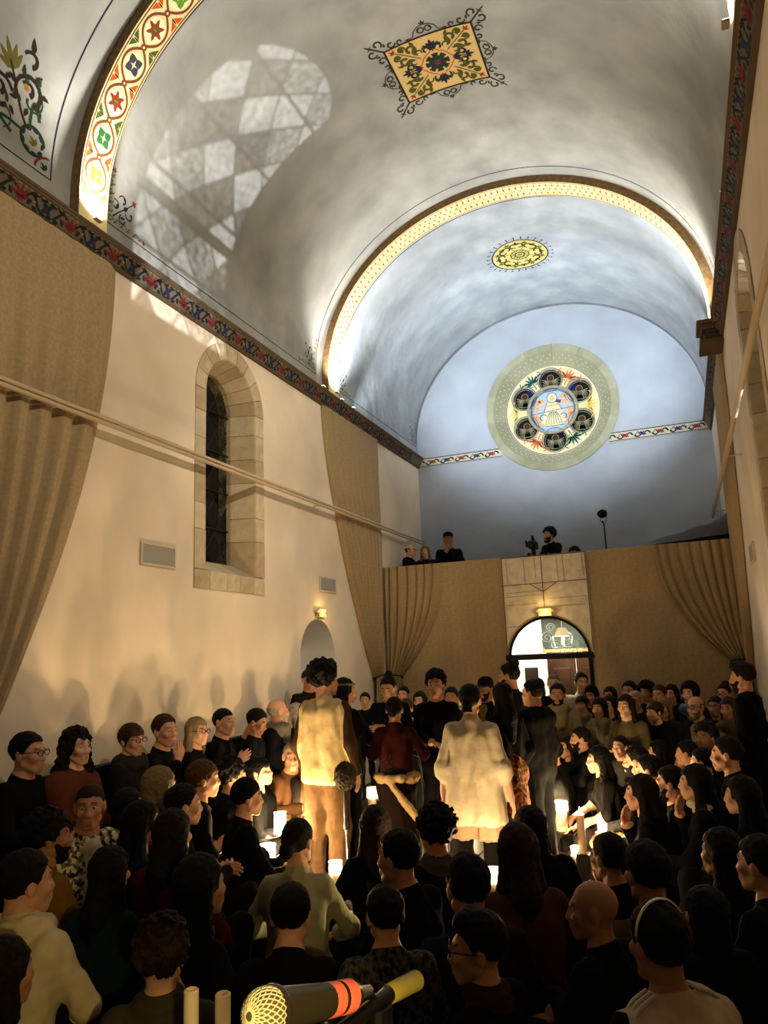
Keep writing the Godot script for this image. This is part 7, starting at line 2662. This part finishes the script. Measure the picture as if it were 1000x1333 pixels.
	person(-1.350, 8.707, 128.7, 0.990, {"p": "floor", "f": 1}, "long", "150d08", 1, {1: "0b0b0c", 2: "0e0e10", 3: "0b0b0b"}, "", "person in black half hidden behind the folded hands")
	person(-1.402, 7.902, 84.9, 1.046, {"p": "floor", "hi": 1}, "short", "0b0807", 0, {1: "0b0b0c", 2: "8a3f20", 3: "0b0b0b"}, "", "person kneeling in orange-lit trousers beside the long black wrap")
	person(-0.908, 7.594, 106.7, 1.024, {"p": "floor", "g": "bare", "f": 1, "hi": 1}, "long", "0b0706", 0, {1: "0d0a0b", 2: "0d0a0b", 3: "0b0b0b"}, "", "person in a black short-sleeved dress with brightly lit face")
	person(-0.731, 8.143, 150.1, 0.884, {"p": "low", "f": 1}, "short", "1a120c", 0, {1: "3a352e", 2: "0e0e10", 3: "0b0b0b"}, "", "person in a grey round-neck top sitting on the floor")
	person(-0.548, 7.357, 79.1, 1.059, {"p": "floor", "hi": 1}, "short", "0d0907", 1, {1: "0b0b0c", 2: "6a5238", 3: "0b0b0b"}, "beard", "person in black with tan trousers sitting by the candles")
	person(-0.414, 6.757, 78.3, 1.072, {"p": "floor", "f": 1, "hi": 1}, "lowbun", "0d0907", 0, {1: "0b0b0c", 2: "0e0e10", 3: "0b0b0b"}, "", "person in black with lit face beside the tan trousers")
	person(-0.370, 7.945, 82.6, 0.873, {"p": "low", "f": 1}, "long", "0d0907", 1, {1: "0b0b0c", 2: "0e0e10", 3: "0b0b0b"}, "", "person in black in dim profile behind the tan trousers")
	person(-0.108, 7.594, 75.7, 0.904, {"p": "low"}, "short", "0d0907", 1, {1: "0b0b0c", 2: "0e0e10", 3: "0b0b0b"}, "", "person in black in dim profile below the tan sweater")
	person(0.081, 8.189, 139.4, 0.982, {"p": "low"}, "curly", "2a2018", 1, {1: "1a1714", 2: "0e0e10", 3: "0b0b0b"}, "", "person in dark grey sitting below the cream sweater")
	person(0.013, 7.004, 74.8, 0.909, {"p": "low"}, "short", "0d0907", 0, {1: "0e1013", 2: "0e0e10", 3: "0b0b0b"}, "", "person in blue-black in profile, in front of the dim black profile")
	person(0.189, 6.503, 78.2, 1.046, {"p": "low", "hi": 1}, "short", "0b0807", 1, {1: "0b0b0c", 2: "0e0e10", 3: "0b0b0b"}, "", "person in black in sharp profile below the tall standing one")
	person(-0.429, 5.872, 84.0, 1.046, {"p": "floor", "a": "chin", "f": 1, "hi": 1}, "long", "0c0807", 1, {1: "0b0b0c", 2: "0e0e10", 3: "0b0b0b"}, "", "person in black with one hand at the lit chin")
	person(-0.242, 6.350, 82.0, 1.032, {"p": "floor", "hi": 1}, "short", "0c0807", 1, {1: "0b0b0c", 2: "0e0e10", 3: "0b0b0b"}, "beard", "person in black with half-lit face beside the pale collar")
	person(-0.053, 5.643, 85.4, 0.971, {"p": "low", "a": "chin", "g": "collar", "f": 1, "hi": 1}, "long", "0b0807", 1, {1: "0c0c0d", 2: "0b0b0c", 3: "0b0b0c", 4: "b9b09c"}, "", "person in black with a pale collar and raised hand")
	person(0.209, 5.295, 72.6, 0.957, {"p": "low", "f": 1}, "long", "0d0a08", 1, {1: "0b0b0c", 2: "0e0e10", 3: "0b0b0b"}, "", "person in black sitting behind the pale collar near the wall")
	person(0.187, 3.758, 57.0, 0.950, {"p": "low"}, "short", "0d0a08", 1, {1: "141113", 2: "0e0e10", 3: "0b0b0b"}, "", "person in dark grey lowest beside the wall in the shade")
	person(0.041, 4.460, 59.2, 1.003, {"p": "floor", "f": 1}, "long", "0d0a08", 1, {1: "0b0b0c", 2: "0e0e10", 3: "0b0b0b"}, "", "person in black sitting in the shade below the pale collar")
	person(-0.904, 4.661, 41.8, 1.046, {"p": "floor", "l": 14.0}, "bob", "090706", 1, {1: "0b0b0c", 2: "0e0e10", 3: "0b0b0b"}, "", "person in black hunched between the glass candle and tall candle")
	person(-0.908, 3.972, 27.8, 1.101, {"p": "floor", "g": "bare", "f": 1, "hi": 1}, "long", "2a190e", 1, {1: "4a2f20", 2: "0b0b0c", 3: "0b0b0b"}, "", "person with bare shoulder, back turned, beside the glass candle")
	person(-0.493, 4.214, 46.5, 1.015, {"p": "floor", "a": "chin", "f": 1, "hi": 1}, "lowbun", "0d0907", 1, {1: "0b0b0c", 2: "0e0e10", 3: "0b0b0b"}, "", "person in black with raised hand below the tall candle")
	person(-0.279, 3.740, 34.1, 1.096, {"p": "floor", "hi": 1}, "short", "0b0807", 2, {1: "4a3322", 2: "0b0b0c", 3: "0b0b0b"}, "", "person with a brown bare back in the lower shade")
	person(-0.454, 3.177, 67.9, 0.892, {"p": "low", "hi": 1, "hy": 25.0}, "", "0d0a08", 2, {1: "0b0b0c", 2: "0e0e10", 3: "0b0b0b"}, "", "person in black in profile before the brown bare back")
	person(-0.185, 2.661, 38.8, 0.974, {"p": "low", "g": "vest", "hi": 1}, "short", "0a0807", 2, {1: "0e0d0d", 2: "0b0b0c", 3: "0b0b0c", 4: "c9b9a0"}, "hoop stripes", "person with headphones in a white and black striped jacket")
	person(-0.791, 2.704, 76.1, 0.882, {"p": "low", "g": "collar", "hi": 1, "hy": 30.0}, "swept", "0a0807", 1, {1: "120d0c", 2: "0b0b0c", 3: "0b0b0c", 4: "3a1c12"}, "glasses", "person with glasses and brown collar in red-lit profile")
	person(-0.997, 3.340, 36.5, 1.101, {"p": "floor", "hi": 1}, "short", "0a0807", 1, {1: "1a1815", 2: "0b0b0c", 3: "0b0b0b"}, "", "person in a dark jacket, back turned, before the glass candle")
	person(-1.477, 4.367, 38.6, 1.074, {"p": "floor", "g": "collar"}, "curly", "0c0907", 1, {1: "0e0d0c", 2: "0b0b0c", 3: "0b0b0c", 4: "4a463c"}, "", "person in black with a grey collar, back turned")
	person(-1.487, 3.757, 71.4, 1.081, {"p": "floor", "hi": 1}, "short", "0b0806", 1, {1: "0b0b0c", 2: "0e0e10", 3: "0b0b0b"}, "", "person in black in shaded profile before the grey collar")
	person(-1.940, 4.567, 33.0, 1.030, {"p": "floor", "f": 1, "hi": 1}, "long", "2c1d10", 0, {1: "0b0b0c", 2: "0e0e10", 3: "0b0b0b"}, "", "person in black, back turned, beside the furry microphone stand")
	person(-1.226, 2.961, 32.4, 0.878, {"p": "low"}, "short", "0d0a08", 1, {1: "floral_dark", 2: "0b0b0c", 3: "0b0b0b"}, "", "person with a dark floral sleeve in the middle shade")
	person(-0.044, 3.368, 40.6, 0.850, {"p": "low", "f": 1}, "bob", "0d0a08", 1, {1: "0b0b0c", 2: "0e0e10", 3: "0b0b0b"}, "", "person in black beside the striped jacket near the wall")
	person(-1.794, 2.314, 27.8, 0.901, {"p": "low", "a": "chin", "g": "collar", "hi": 1}, "curly", "2e1c0e", 1, {1: "3a3626", 2: "0b0b0c", 3: "0b0b0c", 4: "3a3626"}, "", "person in an olive jacket resting the cheek on one hand")
	person(-4.208, 11.977, -95.5, 0.887, {"p": "chair"}, "ring", "3a342c", 1, {1: "0b0b0c", 2: "0e0e10", 3: "0b0b0b"}, "glasses", "person with glasses in black at the corner of the gallery", "people in the gallery", 2.55)
	person(-4.073, 12.274, -171.7, 0.886, {"p": "chair", "f": 1}, "long", "8a7040", 0, {1: "141113", 2: "0e0e10", 3: "0b0b0b"}, "", "person in dark grey looking over the gallery rail", "people in the gallery", 2.55)
	person(-3.663, 12.370, -163.5, 1.043, {"p": "chair", "a": "chin"}, "crop", "0d0a08", 2, {1: "0e1014", 2: "0e0e10", 3: "0b0b0b"}, "cap", "person in a peaked cap with raised hand on the gallery", "people in the gallery", 2.55)
	person(-1.925, 12.278, 138.8, 0.962, {"p": "chair", "a": "clasp"}, "curly", "0c0a09", 1, {1: "0c0c0e", 2: "0e0e10", 3: "0b0b0b"}, "beard", "person in black operating a camera on the gallery", "people in the gallery", 2.55)
	person(-1.512, 12.561, 167.0, 1.087, {"p": "floor", "l": 12.0, "f": 1}, "long", "120c09", 1, {1: "0b0b0c", 2: "0e0e10", 3: "0b0b0b"}, "", "person in black resting low behind the gallery rail", "people in the gallery", 2.55)
